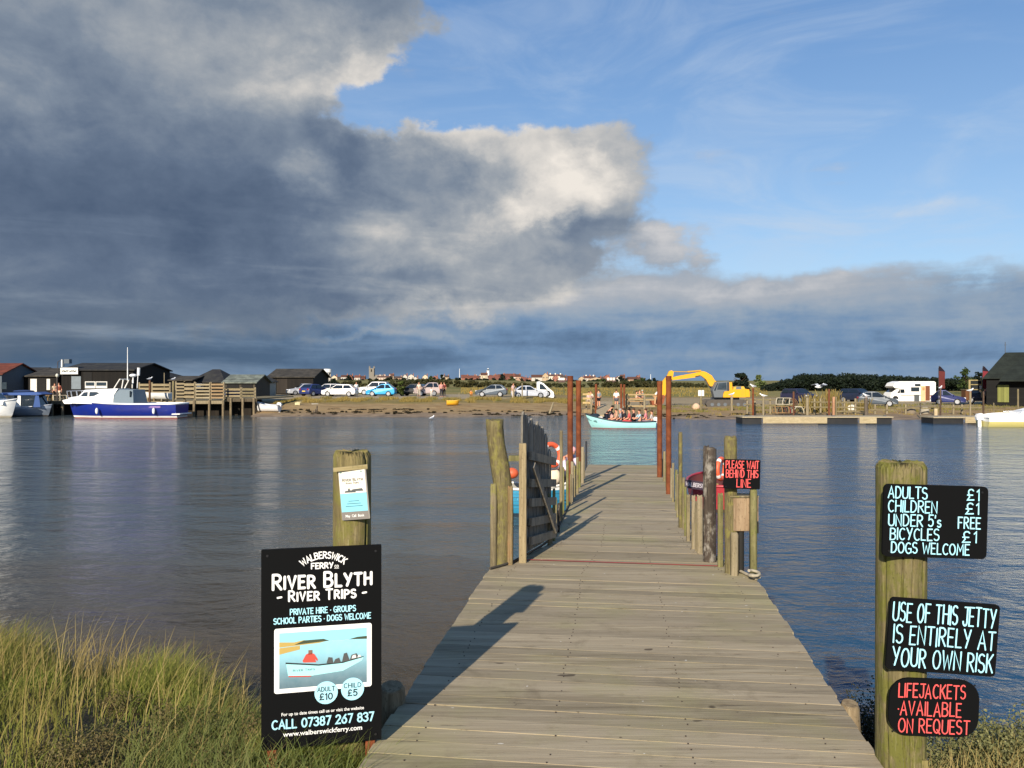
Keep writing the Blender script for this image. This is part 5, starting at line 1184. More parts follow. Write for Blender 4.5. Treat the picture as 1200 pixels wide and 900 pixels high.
mb = MB(); mb.ell((bx(156), 0, bz(440)), (.30, .30, .14), 14, 8); mb.tube([(bx(156), 0, bz(440)), (bx(156), 0, bz(449))], .05, 6); mb.build('radar_dome', paint('#efefec', .3), bb, True)
mb = MB(); mb.tube([(bx(163.5), .2, bz(440)), (bx(164), .2, bz(431))], .12, 10); mb.tube([(bx(162), .2, bz(455)), (bx(163), .2, bz(440))], .03, 6); mb.build('life_raft_tube', paint('#efefec', .3), bb, True)
mb = MB(); tp = []
for px in (82, 88, 95, 102):
    for s in (-.7, .7): k = (px - 78) / 26; a = Vector((bx(px), s * k ** .5, bz(467 - k * 2))); b = Vector((bx(px - 1.5), s * k ** .5, bz(458.5 - k))); mb.tube([a, b], .03, 6); tp.append(b)
for s in (0, 1): mb.tube(tp[s::2], .03, 6)
mb.tube([tp[0], Vector((bx(79), 0, bz(459))), tp[1]], .03, 6); mb.build('bow_rail', paint('#c9cbcd', .25, .8), bb, True)
outboard(bb, bx(205), .55, '#efefec', 1.6, .9)
mb = MB(); mb.box((bx(213), 0, .35), (.7, 2.4, .1), bev=.02); mb.build('bathing_platform', paint('#e6e4de', .4), bb, True)
mb = MB(); mb.box((bx(190), 1.46, .95), (1.0, .02, .16)); mb.build('name_panel', paint('#7a5f9a', .5), bb, True)
mb = MB(); 
for px in (125, 190): mb.ell((bx(px), 1.58, .62), (.12, .11, .26), 10, 8)
mb.build('fender', paint('#e6e6e2', .4), bb, True)

# --- white motor boat cut by the left edge, bow to the right, and the canopied boat behind it
y = 66.8; t = T('motor_boat', 'white motor boat at the left edge with raked windscreen', 'boat', (X(-12, y), y, 0)); L = 4.6
rows = make_boat(t, L, 2.0, 1.55, 1.20, 1.1, [(.12, '#c9bfa8'), (.18, '#d9d6ca'), (9, '#efefeb')], paint('#efefeb', .4), paint('#e2e1da', .5), .35, .9, .5, floor=.9, rimr=.06)
mb = MB(); cabin([(1.6, 1.35), (.5, 1.62), (-.4, 1.65), (-2.2, 1.5), (-2.2, 1.1), (1.6, 1.1)], .78, .7, 1.1, 1.7, mb).build('foredeck', paint('#efefeb', .4), t, True)
mb = MB(); cabin([(1.05, 1.45), (-.15, 2.65), (-.55, 2.65), (.45, 1.45)], .75, .66, 1.4, 2.7, mb).build('windscreen_frame', paint('#e9e9e5', .4), t, True)
for a, b in ((.12, .46), (.52, .86)):
    mb = MB(); p = lambda f, s: Vector((1.10 - 1.2 * f, s * (.70 - .05 * f), 1.47 + 1.2 * f)); mb._add([p(a, -1), p(a, 1), p(b, 1), p(b, -1)], [(0, 1, 2, 3)]); mb.build('windscreen', glass('#55626b'), t, True)
    mb = MB(); mb._add([Vector((.95 - 1.2 * a, -.79, 1.5 + 1.2 * a)), Vector((.60 - 1.2 * a, -.79, 1.5 + 1.2 * a)), Vector((.60 - 1.2 * b, -.74, 1.5 + 1.2 * b)), Vector((.95 - 1.2 * b, -.74, 1.5 + 1.2 * b))], [(0, 1, 2, 3)]); mb.build('side_window', glass('#55626b'), t, True)
y = 69.4; t = T('motor_boat', 'blue and white boat under a blue canvas canopy at far left', 'boat', (X(33, y), y, 0), 0); t.scale = (.74, .8, .80)
rows = make_boat(t, 5.6, 2.2, 1.25, 1.0, 1.0, [(.1, '#4a4038'), (.85, '#7b8490'), (9, '#9aa6b4')], paint('#c9ccd0', .4), paint('#8a8f94', .5), .35, .85, .45, floor=.5, rimr=.05)
mb = MB(); cabin([(-2.6, 2.55), (1.6, 2.65), (2.3, 2.40), (1.5, 2.30), (-2.6, 2.30)], 1.05, .9, 2.3, 2.65, mb).build('canopy', cloth('#41598c'), t, True)
mb = MB(); cabin([(-.1, .95), (-.1, 2.28), (1.45, 2.28), (1.9, .95)], .98, .95, .9, 2.3, mb).build('canopy_screen', glass('#2a333c'), t, True)
mb = MB(); cabin([(-2.6, .95), (-2.6, 2.28), (-2.3, 2.28), (-2.3, 1.9), (-.6, 1.9), (-.6, 2.28), (-.25, 2.28), (-.25, .95)], .98, .95, .9, 2.3, mb).build('cabin', paint('#e6e6e2', .4), t, True)
mb = MB(); mb._add([Vector((1.25, -1.01, 1.0)), Vector((2.1, -1.01, 1.0)), Vector((1.9, -1.0, 2.26)), Vector((1.5, -1.0, 2.26))], [(0, 1, 2, 3)]); mb.build('side_curtain', cloth('#41598c'), t, True)
mb = MB(); mb.ell((-.5, 0, 2.72), (1.3, .6, .14), 12, 6); mb.build('rolled_cover', cloth('#2f3f63'), t, True)
# clutter on the quay: pots, coils, people-sized colour
RN = [paint('#8f7048', .9), paint('#a08a5c', .9), paint('#6a4f38', .9), cloth('#7a3030'), paint('#b4ab94', .8)]
def crab_pot(label, loc, s=1.0, rz=0.0, mat=None, group='crab pots'):
    t = T('crab_pot', label, 'crab pot', tuple(loc), rz, group); mb = MB(); 
    for k in (-.35, 0, .35): mb.tube([(k * s, -.26 * s, 0), (k * s, -.25 * s, .18 * s), (k * s, -.13 * s, .34 * s), (k * s, .13 * s, .34 * s), (k * s, .25 * s, .18 * s), (k * s, .26 * s, 0)], .025 * s, 5)
    for q in ((-.26, .01), (.26, .01), (0, .35)): mb.tube([(-.36 * s, q[0] * s, q[1] * s), (.36 * s, q[0] * s, q[1] * s)], .02 * s, 5)
    mb.build('frame', mat or RN[2], t, True); mb = MB()
    for i in range(9):
        xx = (-.34 + .085 * i) * s; mb.tube([(xx, -.25 * s, .02), (xx + .04 * s, -.13 * s, .33 * s), (xx - .02 * s, .13 * s, .33 * s), (xx + .02, .25 * s, .02)], .009 * s, 4)
    for k in range(5): a = k * .62 + .3; mb.tube([(-.35 * s, -.26 * s * math.cos(a), .34 * s * math.sin(a)), (.35 * s, -.26 * s * math.cos(a + .1), .34 * s * math.sin(a + .1))], .009 * s, 4)
    mb.build('netting', paint('#2c3a35', .9), t, True); return t
pots = [(52, 'orange brown crab pot on the quay under the lamp post', 0), (55, 'tan crab pot beside the lamp post', 1), (70, 'crab pot right of the lamp post on the quay', 4), (72.5, 'dark crab pot at the bow of the blue boat', 2), (182, 'crab pot on the staging between the gull posts', 1), (188, 'brown crab pot on the staging left of the timber quay', 2), (196, 'crab pot against the pale fence by the grey post', 4)]
for i, (px, lab, k) in enumerate(pots): crab_pot(lab, W(px, 470, 73.2 + .2 * (i % 2)), 1.5, .3 * i, RN[k])
person('person in dark red top and pale trousers right of the quay lamp post', W(69, 470, 75), .3, 'stand', '#8a4a3a', '#c9b7a0'); person('person in cream top left of the quay lamp post', W(64, 470, 76), .9, 'stand', '#cdb99a', '#4a4540')
# second white boat laid up behind the blue one
y = 73; t = T('dinghy', 'small pale dinghy laid on the staging behind the blue boat', 'boat', (X(184, y), y, Z(467, y)), R(170)); make_boat(t, 2.8, 1.2, .62, .5, .5, [(9, '#dcdcd6')], paint('#e6e6e2', .4), paint('#b5b2a8', .6), .1, .8, .2, 2)
# --- dinghy beached by the barn
y = 70.9; x = X(314, y); t = T('dinghy', 'white beached dinghy with grey bow and outboard left of the barn', 'boat', (x, y, gz_(x, y) + .10), R(172)); make_boat(t, 2.2, 1.05, .78, .48, .5, [(9, '#d9dadb')], paint('#c6c8ca', .4), paint('#9a9a98', .6), .08, .9, .15, 2, rimr=.06)
outboard(t, -1.0, .38, '#d8d8d4', .9)

# ---------------------------------------------------------------- parked cars and vans on the hard
def carat(label, px, y, rz, colour, kind, **k): p = at(px, y); return make_car(label, p, rz, colour, kind, **k)
carat('silver car seen from behind its bonnet, parked at the barn doors', 356, 104, R(-150), '#b9bcc2', 'saloon', L=4.3); carat('dark blue car parked nose away beside the black barn', 369, 100, R(60), '#27356b', 'hatch', L=3.9)
carat('pale grey car half hidden behind the white one right of the barn', 385, 102, R(170), '#b7b7bb', 'hatch', L=4.2); carat('white hatchback parked side on to the right of the barn', 398.5, 95, R(176), '#ecebe6', 'hatch', L=4.15, H=1.46)
carat('white van-like car half hidden behind the sky blue car', 439, 104, R(175), '#d7d8da', 'suv', L=4.0, H=1.75); carat('sky blue hatchback parked side on beyond the sandy shore', 447, 96, R(178), '#2f9fd6', 'hatch', L=3.55, H=1.5)
carat('black car parked behind the silver estate and the people', 484, 99, R(165), '#1c1d20', 'hatch', L=3.9); carat('silver estate car with dark roof bars, backed towards the river', 500, 97, R(-170), '#a99a97', 'suv', L=3.2, H=1.68)
carat('dark grey blue hatchback alone on the gravel in mid bank', 576, 93, R(176), '#46525e', 'hatch', L=3.7, H=1.45); carat('silver car in front of the white flatbed truck', 620, 89.5, R(3), '#b7bcc6', 'saloon', L=4.1, H=1.42)
carat('dark car facing the river beside the reed clump and pots', 936, 89, R(-70), '#2c2c45', 'suv', L=4.2, H=1.62); carat('dark blue car with pale bumper at the left of the motorhome pair', 1006, 90, R(-60), '#20283c', 'suv', L=4.2, H=1.6)
carat('grey car with bright headlamp parked beside the motorhome', 1028, 79.5, R(-20), '#3f4a55', 'hatch', L=3.7, H=1.5); carat('bright blue hatchback parked right of the motorhome', 1111, 84, R(-28), '#1b2760', 'hatch', L=3.3, H=1.55); carat('dark navy car parked beside the black hut', 1147, 86, R(-30), '#1d2340', 'suv', L=3.0, H=1.62)
# green tent-like bush beside the sky blue car
GLF = leafmat('#3a4a20', '#55602c', '#2c3818', .8); p = at(470, 97); tree('round green bush between the sky blue car and the black car', p.x, p.y, p.z, 2.0, 1.6, GLF, 500, .12, name='bush', trunk=.1)
# white flatbed truck
y = 95; p = at(632, y); tk = T('pickup_truck', 'white flatbed truck parked behind the silver car', 'truck', p, 0)
def lx(px): return X(px, y) - p.x
def lz(py): return Z(py, y) - p.z
mb = MB(); cabin([(lx(629), lz(463)), (lx(629), lz(447.5)), (lx(632), lz(447)), (lx(636.5), lz(449)), (lx(643), lz(455)), (lx(648), lz(459)), (lx(649), lz(464)), (lx(648), lz(466))], 1.0, .85, 1.0, 2.2, mb).build('cab', paint('#f0f0ee', .3), tk, True)
mb = MB(); cabin([(lx(632), lz(456)), (lx(632), lz(449.3)), (lx(635.5), lz(450)), (lx(641), lz(456.3))], 1.02, .93, 1.0, 2.2, mb).build('window', glass(), tk, True)
mb = MB(); mb.bb(lx(603), lx(628), -1.0, 1.0, lz(460.5), lz(455)); mb.build('flatbed', paint('#e3e2de', .5), tk, True)
mb = MB(); mb.bb(lx(604), lx(648), -.5, .5, lz(464), lz(461)); mb.build('chassis', RUB, tk, True)
mb = MB(); mb.bb(lx(641), lx(650), -.95, .95, lz(465.5), lz(461.5), bev=.05); mb.build('bumper', RUB, tk, True)
for px in (641, 612):
    for s in (-1, 1): mb = MB(); mb.tube([(lx(px), s * .7, .38), (lx(px), s * 1.03, .38)], .38, 18); w = mb.build('wheel', RUB, tk, True); mb = MB(); mb.tube([(lx(px), s * .9, .38), (lx(px), s * 1.05, .38)], .2, 12); q = mb.build('rim', CHROME, tk, True); q.parent = w
# people by the parked cars
person('person in pink top with bag walking beside the silver estate car', at(517, 92), .4, 'stand', '#d89a94', '#3c3a44', '#6b4a30'); person('person in dark red top beside the one in pink', at(520.5, 92.5), -.3, 'stand', '#7d3c38', '#2c2c34'); person('person in pale clothes between the black car and silver estate', at(491, 95), .2, 'stand', '#d5c9b8', '#b9ad9c')
person('child in white by the silver estate wheel', at(505.5, 93.5), 0, 'stand', '#e9e6e0', '#d8d4ca', s=.62); person('person in white jacket standing behind the white hatchback', at(417.5, 96), .6, 'stand', '#e9e9e6', '#3a3a40', top_kind='jacket')
person('person in pale pink beside the post left of the silver car', at(601.5, 88), .8, 'stand', '#d8b6b0', '#cfc2b6'); person('small child in orange sitting on the grass right of the estate car', at(552, 90), .5, 'sit', '#e08a3a', '#8a6a3a', s=.7)
for px, pt, pf, lab in ((602, 455, 470, 'grey timber post left of the silver car'), (612, 449, 471, 'taller pale timber post before the silver car'), (538, 460, 468, 'thin pale stake in the grass left of the grey hatchback')): pole('post', lab, px, pt, pf, 87, 1.6 if px > 540 else .7, PALE)
# driftwood stump and leaning stake on the shore
y = 70.6; x = X(369.5, y); t = T('stump', 'dark rotten stump at the waterline below the barn', 'stump', (x, y, .1)); mb = MB()
for dx, h in ((-.16, .30), (0, .42), (.13, .75)): post(mb, (x + dx, y, -.3), (x + dx + .03, y, h + .1), .07, 8, .1, int(h * 90), .7, False, 4, .05)
mb.build('timber', DARK, t)
p0_, p1_ = W(644.5, 483, 71), W(648.5, 471.5, 71.5); mb = MB(); mb.tube([p0_ - Vector((.1, 0, .3)), p0_.lerp(p1_, .5), p1_], [.10, .09, .06], 8); tag(mb.build('leaning_stake', PALE), 'pale leaning stake on the muddy shore below the flatbed truck', 'stake')
# yellow boat in the grass
y = 76; p = at(531, y); t = T('rowing_boat', 'upturned looking yellow dinghy half hidden in the tall grass', 'boat', p + Vector((0, 0, .12)), R(8)); make_boat(t, 1.25, .8, .42, .34, .36, [(9, '#e0a92e')], paint('#e5bb48', .4), paint('#caa040', .6), .06, .8, .15, 1)
for px, y, lab, c in ((348.5, 76.5, 'cream box lying on the grass bank below the barn', '#ded3a4'), (369, 77.5, 'flat white board lying on the grass bank', '#d2cfc0')):
    p = at(px, y); t = T('box' if px < 360 else 'board', lab, 'box' if px < 360 else 'board', p, .5); mb = MB(); s_ = (.42, .3, .26) if px < 360 else (.6, .4, .05); mb.box((0, 0, s_[2] / 2), s_, bev=.02); mb.build('panel', paint(c, .6), t, True)
    if px < 360: mb = MB(); mb.box((.15, 0, .29), (.36, .34, .05), bev=.01); mb.build('lid', paint(c, .6), t, True)
gull('gull floating on the river left of the lichen covered trunk', W(506, 491.6, 63.2) - Vector((0, 0, .07)), R(60), 1.4)
# ---------------------------------------------------------------- far landing stage, people, ferry boat
y = 70; t = T('landing_stage', 'far landing stage with pale ramp going down to the ferry boat', 'jetty', (X(712, y), y, .4))
mb = MB(); vs = []
rows = [[Vector((X(a, 66), 66, .25)), Vector((X(b, 66), 66, .25))] for a, b in ((700, 733),)] + [[Vector((X(697, 74), 74, .85)), Vector((X(731, 74), 74, .85))], [Vector((X(694, 80), 80, 1.0)), Vector((X(728, 80), 80, 1.0))]]
mb.grid(rows, False, flip=True); mb.grid([[p - Vector((0, 0, .15)) for p in r] for r in rows], False); 
mb._add([rows[0][0], rows[0][1], rows[0][1] - Vector((0, 0, .15)), rows[0][0] - Vector((0, 0, .15))], [(3, 2, 1, 0)]); mb.build('ramp', wood('#b3a384', '#8f8064', along='y'), t)
for px, pt, yy, w_, mt, nm in ((698.5, 450, 70, 3.0, rust(), 'steel_pile'), (728, 450, 70, 2.6, rust(), 'steel_pile'), (731.5, 450.5, 73, 2.6, rust(), 'steel_pile'), (693, 466, 71, 2.6, PALE, 'pile'), (687, 468, 72, 1.6, PALE, 'pile'), (719, 468, 67.5, 2.6, GREY, 'pile'), (724, 474, 66.5, 2.0, PALE, 'pile'), (734, 463, 74, 1.6, GREY, 'pile')):
    x = X(px, yy); mb = MB(); post(mb, (x, yy, -1), (x, yy, Z(pt, yy)), w_ / 2 * yy / F, 10, .04, int(px), .97, False, 4); mb.build(nm, mt, t)
for z_, a, b in ((462, 683, 693), (467, 683, 693), (472, 683, 693)): mb = MB(); mb.bb(X(a, 71), X(b, 71), 71.1, 71.16, Z(z_ + 1.1, 71), Z(z_ - 1.1, 71)); mb.build('rail', wood('#c9b07c', '#9e8458', along='x'), t)
for z_ in (462.5, 468.5, 476): mb = MB(); mb.bb(X(731, 74), X(768, 74), 74.2, 74.28, Z(z_ + .8, 74), Z(z_ - .8, 74)); mb.build('rail', wood('#b59f76', '#8a7550', along='x'), t)
mb = MB(); mb.bb(X(683, 71), X(697, 71), 71.5, 74, -.5, Z(480, 71)); mb.build('staging', boards('#a08e6c', '#6d5c42', 3), t)
person('person in grey tee shirt and dark shorts beside the left landing pile', W(701.5, 478.5, 73), R(200), 'stand', '#8d979a', '#23242a', leg_kind='shorts')
person('person in white tee shirt with bag standing on the far landing ramp', W(722.3, 479, 75), R(170), 'stand', '#f0f0ee', '#5a5c66', leg_kind='shorts', s=1.05)
person('person in pale pink seated on the staging left of the landing steel pile', W(690, 474.5, 76), R(30), 'sit', '#d9b3ad', '#b9a592'); person('person in cream top sitting low behind the landing rail', W(692.5, 473.5, 77), R(-20), 'sit', '#cfc0ae', '#6d6158')
person('person in light top seated at the picnic bench by the landing', W(746, 474.5, 80), R(70), 'sit', '#cdb8a2', '#4a4038', s=1.1); person('person in dark clothing seated at the picnic bench by the landing', W(749.5, 474, 79.5), R(20), 'sit', '#3d4048', '#2e3038', s=1.15); person('person with pale cap walking past the picnic bench by the landing', W(753, 476, 82), R(-60), 'stand', '#7a8078', '#5b5148', s=.95, hat='#d8d4c0')
person('person in white bent over by the digger bucket', W(767.5, 474.5, 79), R(90), 'bend', '#f2efe8', '#c9a27a')
# picnic bench
y = 79.2; c = W(744, 475.5, y); t = T('picnic_table', 'pale timber picnic bench behind the far landing rail', 'table', c)
mb = MB(); mb.box((0, 0, .74), (1.5, .7, .05)); mb.build('tabletop', wood('#c9a678', '#a07d50', along='x'), t, True)
for s in (-1, 1):
    mb = MB(); mb.box((0, s * .65, .44), (1.5, .26, .05)); mb.build('seat', wood('#c9a678', '#a07d50', along='x'), t, True)
    mb = MB(); mb.bar((s * .55, -.6, 0), (s * .55, -.15, .72), .05, .1); mb.bar((s * .55, .6, 0), (s * .55, .15, .72), .05, .1); mb.bar((s * .55, -.75, .40), (s * .55, .75, .40), .05, .1); mb.build('leg', PALE, t, True)
pole('post', 'pale square post standing in front of the picnic bench', 755.2, 463, 485, 70, 2.6, PALE, square=True); pole('post', 'short grey post left of the picnic bench', 734.6, 462, 475, 76, 1.6, GREY); pole('post', 'dark short post beside the picnic bench', 737, 464, 475, 76, 1.4, DARK)

# the pale turquoise ferry full of passengers (bow to the left)
y = 52; xc = X(726.5, y); L = X(767, y) - X(686.5, y); fb = T('ferry_boat', 'pale turquoise open ferry boat carrying a crowd of passengers across the river', 'boat', (xc, y, 0), math.pi - .04)
rows = make_boat(fb, L, 1.75, .92, .42, .46, [(-.02, '#2b2a28'), (.03, '#a8564a'), (9, '#a2d8d6')], paint('#20303a', .5), paint('#4b5a62', .6), .3, .78, .45, 4, floor=.06, rimr=.045)
def fx_(px): return -(X(px, y) - xc)
mb = MB(); M = face_frame(Vector((0, 0, 0)), math.pi); inv = Matrix.Identity(4)
def hull_at(x, z, rows):
    """outer face of the hull on the viewer's side (local +y) at x, z"""
    best = None
    for r in rows:
        for p in r[8:]:
            dd = (p.x - x) ** 2 + (p.z - z) ** 2
            if best is None or dd < best[0]: best = (dd, p)
    return best[1]
h_ = hull_at(fx_(692), .6, rows)
mb = MB(); a = hull_at(fx_(689), .62, rows); b = hull_at(fx_(699), .45, rows); yw_ = math.atan2(b.y - a.y, b.x - a.x)
o_ = a + Vector((0, .045, -.06)); M = Matrix.Translation(o_) @ Matrix.Rotation(yw_, 4, 'Z') @ Matrix(((1, 0, 0, 0), (0, 0, -1, 0), (0, 1, 0, 0), (0, 0, 0, 1)))
M = Matrix.Translation(o_) @ Matrix.Rotation(yw_ , 4, 'Z') @ Matrix(((1, 0, 0, 0), (0, 0, -1, 0), (0, 1, 0, 0), (0, 0, 0, 1)))
write(mb, M, 'RIVER TRIPS', 0, (b - a).length, 0, .13, .012, .25, .8, slope=-.22); mb.build('lettering', paint('#2d4a52', .7), fb, True)
outboard(fb, -L / 2 - .02, .42, '#e8e8e4', .75)
def seat_at(px, dy, lab, rz, top, legs, pose='sit', z=-.02, **k):
    p = Vector((X(px, y), y + dy, z)); return person(lab, p, rz, pose, top, legs, **k)
seat_at(711, .1, 'ferryman in dark jacket and cap rowing at the bow of the turquoise ferry', R(80), '#2b2224', '#262a38', 'bend', .06, top_kind='jacket', s=.88, hat='#2a2626')
seat_at(717.5, .35, 'passenger in pale pink behind the ferryman in the turquoise ferry', R(-70), '#d2a39b', '#6b6470'); seat_at(721.5, -.3, 'passenger in tan top left of the grey one in the ferry', R(-90), '#c3977c', '#57505a'); seat_at(726.5, -.15, 'passenger with grey hair in grey top amidships in the ferry', R(-90), '#8b9099', '#5a5c66', hair='#9a9a96')
seat_at(731, .35, 'passenger in dark clothes left of the red lifejacket in the ferry', R(-60), '#2c2a30', '#2c2a30'); seat_at(736.5, -.3, 'passenger in coral red lifejacket amidships in the turquoise ferry', R(-95), '#e0605c', '#bb4b4b', hair='#2a1d16'); seat_at(743.5, .3, 'passenger in black behind the coral lifejacket in the ferry', R(-90), '#201d22', '#2a262a')
seat_at(748.5, -.25, 'passenger in pale blue shirt holding up an arm in the ferry', R(-80), '#a9c3cc', '#7b8288', 'reach', -.52); seat_at(757, .1, 'passenger in pink top near the stern of the ferry', R(-100), '#d6828a', '#8a7078'); seat_at(763.5, -.1, 'passenger in pale grey leaning at the stern of the ferry', R(-110), '#b9b3b0', '#8f8a90', s=.92)
mb = MB(); mb.box((fx_(703), .1, .62), (.35, .5, .28), bev=.05); mb.build('bag', cloth('#c9c6c0'), fb, True)
mb = MB(); mb.ell((fx_(698), .1, .78), (.3, .35, .18), 10, 6); mb.build('cover', cloth('#23303c'), fb, True)

# ---------------------------------------------------------------- boats moored at our jetty
y = 18.6; bt = T('rowing_boat', 'blue clinker rowing boat moored left of the jetty behind the gate', 'boat', (X(628, y), y, 0), R(-4)); 
rows = make_boat(bt, 1.95, 1.15, .80, .62, .66, [(.06, '#2a3c4c'), (.60, '#2f86a8'), (9, '#e6e4dc')], paint('#e8e4d6', .5), paint('#8a8a80', .6), .25, .85, .2, 2, floor=.1, rimr=.03)
mb = MB()
for k in range(6):
    z = .10 + k * .085; pts = [min(r[:8], key=lambda p: abs(p.z - z)) for r in rows]; mb.tube([Vector((p.x, p.y - .004, z)) for p in pts], .008, 4)
mb.build('strake', paint('#2b7c9c', .5), bt, True)
mb = MB(); mb.ell((X(600, y) - X(628, y), -.05, .93), (.16, .14, .13), 14, 10); mb.build('buoy', paint('#cf5b34', .5), bt, True)
lb = lifebuoy('lifebuoy', W(646.5, 533, 18.3), .245, .06, Matrix.Rotation(R(35), 3, 'Z') @ Matrix.Rotation(R(-10), 3, 'X'), 'orange lifebuoy with white bands on the blue boat left of the jetty')
person('person in lilac and white top bending in the blue boat behind the steel posts', (X(658.5, 18.8), 18.8, .10), R(35), 'bend', '#d9c9dc', '#4a4a58', top_kind='jacket', s=.92, hair='#d8a0a0')
t = T('sack', 'white sack lying beside the lifebuoy in the blue boat', 'bag', (X(649, 18.5), 18.5, .70)); mb = MB(); mb.ell((X(649, 18.5), 18.45, .86), (.17, .14, .20), 12, 8); mb.build('bag', cloth('#e3d3b8'), t); mb = MB(); mb.tube([(X(649, 18.5), 18.45, 1.04), (X(650, 18.5), 18.45, 1.10)], [.05, .07], 8); mb.build('neck', cloth('#e9e4da'), t)
y = 18.8; xr = X(831, y) + .25; rb = T('rowing_boat', 'dark red boat with lettered board moored right of the jetty', 'boat', (xr, y + 1.2, 0), R(80))
rows = make_boat(rb, 2.8, 1.0, .62, .58, .62, [(.08, '#33201f'), (9, '#9b1f2a')], paint('#a82a34', .4), paint('#6d3a38', .6), .25, .85, .2, 2, floor=.1, rimr=.035)
mb = MB(); mb.tube([rows[0][k] + Vector((-.03, 0, -.12)) for k in (1, 4, 7, 10, 13)], .028, 6); mb.build('fender_rope', paint('#c3b496', .9), rb, True)
bd = T('name_board', 'dark lettered board along the red boat behind the right hand posts', 'sign', W(802, 570, 18.2)); o_ = W(801.5, 571.5, 18.2); M = face_frame(o_, R(0), R(-8))
mb = MB(); plate(mb, M, [(0, 0), (.62, 0), (.62, .19), (0, .19)], -.03, 0); mb.build('panel', paint('#2c1a2c', .5), bd); mb = MB(); write(mb, M, 'WALBERSWICK', .03, .59, .055, .085, .0075, .25, 1); mb.build('lettering', paint('#b5afb4', .6), bd)
lifebuoy('lifebuoy', W(845, 549.5, 18.9), .24, .055, Matrix.Rotation(R(55), 3, 'Z'), 'red lifebuoy on the red boat half hidden behind the blackened post')

# ---------------------------------------------------------------- the yellow digger
y = 80; YEL = paint('#e0a010', .45, dirt=.12, scale=1.2); p = at(849, y); dg_ = T('excavator', 'yellow tracked excavator with long arm reaching left over the shore', 'excavator', (p.x, y, p.z))
def zp(poly): return [(X(720 + a / 7.5, y), Z(400 + b / 7.5, y)) for a, b in poly]
def part(name, poly, d0, d1, mat, smooth=0):
    mb = MB(); mb.prism(zp(poly), y + d0, y + d1); return mb.build(name, mat, dg_)
GRY = paint('#5f666c', .5); TRK = paint('#4f4a44', .8, dirt=.3)
for d0, d1 in ((-1.35, -.75), (.75, 1.35)):
    part('track', [(775, 545), (790, 518), (830, 510), (1110, 510), (1140, 520), (1152, 545), (1140, 572), (1110, 580), (830, 580), (790, 572)], d0, d1, TRK)
    for k in range(6): mb = MB(); xx, zz = X(720 + (830 + k * 56) / 7.5, y), Z(400 + 552 / 7.5, y); mb.tube([(xx, y + d0 - .03, zz), (xx, y + d0 + .1, zz)], .17, 12); mb.build('roller', GRY, dg_)
part('turntable', [(860, 490), (1080, 490), (1080, 515), (860, 515)], -.7, .7, GRY)
part('house', [(925, 470), (935, 440), (1010, 422), (1125, 418), (1152, 422), (1154, 490), (925, 490)], -1.3, 1.3, YEL)
part('engine_cover', [(1018, 423), (1022, 400), (1110, 395), (1122, 419)], -1.1, 1.1, paint('#c9a23a', .5)); part('vent', [(1040, 420), (1045, 398), (1085, 396), (1088, 420)], -1.13, -1.02, GRY)
part('counterweight', [(1120, 424), (1150, 424), (1156, 486), (1120, 488)], -1.36, 1.36, YEL)
part('cab', [(850, 490), (835, 432), (872, 356), (960, 352), (978, 356), (980, 432), (930, 440), (920, 490)], -1.30, -.35, GRY); part('windscreen', [(846, 430), (874, 368), (882, 368), (858, 434)], -1.32, -.33, glass('#39454d'))
part('side_window', [(872, 422), (888, 368), (952, 362), (955, 424)], -1.325, -1.28, glass('#4a565e')); part('door_frame', [(960, 432), (960, 360), (975, 360), (975, 436)], -1.33, -1.28, paint('#26292c', .5))
part('exhaust_guard', [(984, 430), (984, 360), (1010, 360), (1014, 430)], -1.0, -.3, YEL)
part('boom', [(878, 345), (890, 352), (852, 396), (832, 392), (800, 335), (760, 303), (700, 318), (505, 342), (498, 318), (560, 304), (700, 278), (770, 262), (800, 270), (850, 300)], -.28, .12, YEL)
part('stick', [(462, 300), (478, 262), (500, 255), (516, 268), (512, 305), (458, 440), (440, 478), (416, 478), (420, 350), (440, 325)], -.26, .10, YEL)
mb = MB(); A_ = zp([(512, 266), (640, 268), (760, 258)]); mb.tube([(A_[0][0], y - .08, A_[0][1]), (A_[1][0], y - .08, A_[1][1])], .045, 8); mb.tube([(A_[1][0], y - .08, A_[1][1]), (A_[2][0], y - .08, A_[2][1])], .09, 8); mb.build('hydraulic_ram', paint('#b98f2c', .4), dg_)
mb = MB(); A_ = zp([(870, 440), (800, 335)]); mb.tube([(A_[0][0], y + .22, A_[0][1]), (A_[1][0], y + .22, A_[1][1])], .09, 8); mb.build('hydraulic_ram', paint('#8c8f91', .3, .6), dg_)
mb = MB(); M = face_frame(Vector((0, y - .285, 0)), 0); a = zp([(708, 310), (748, 302)]); ribbon(mb, M, [(a[0][0], a[0][1]), (a[1][0], a[1][1])], .055, .002); mb.build('maker_mark', paint('#3a2c10', .6), dg_)
part('bucket', [(420, 470), (440, 480), (420, 545), (370, 570), (325, 560), (315, 522), (350, 512), (395, 510)], -.65, .55, paint('#8a4a2a', .8, dirt=.3)); part('bucket_link', [(412, 440), (430, 440), (440, 490), (410, 490)], -.2, .05, GRY)
# notice with two white panels on one post
y = 71; t = T('notice_board', 'two small white panels on a post left of the digger', 'sign', (X(821.5, y), y, .2)); mb = MB(); post(mb, (X(821.5, y), y, 0), (X(821.5, y), y, Z(463, y)), .10, 8, .04, 1, .95, True, 4); mb.build('post', GREY, t)
for a, b in ((817.8, 821), (821.6, 824.6)): mb = MB(); mb.bb(X(a, y), X(b, y), y - .14, y - .10, Z(464, y), Z(457.2, y)); mb.build('panel', paint('#dfdfd8', .6), t)

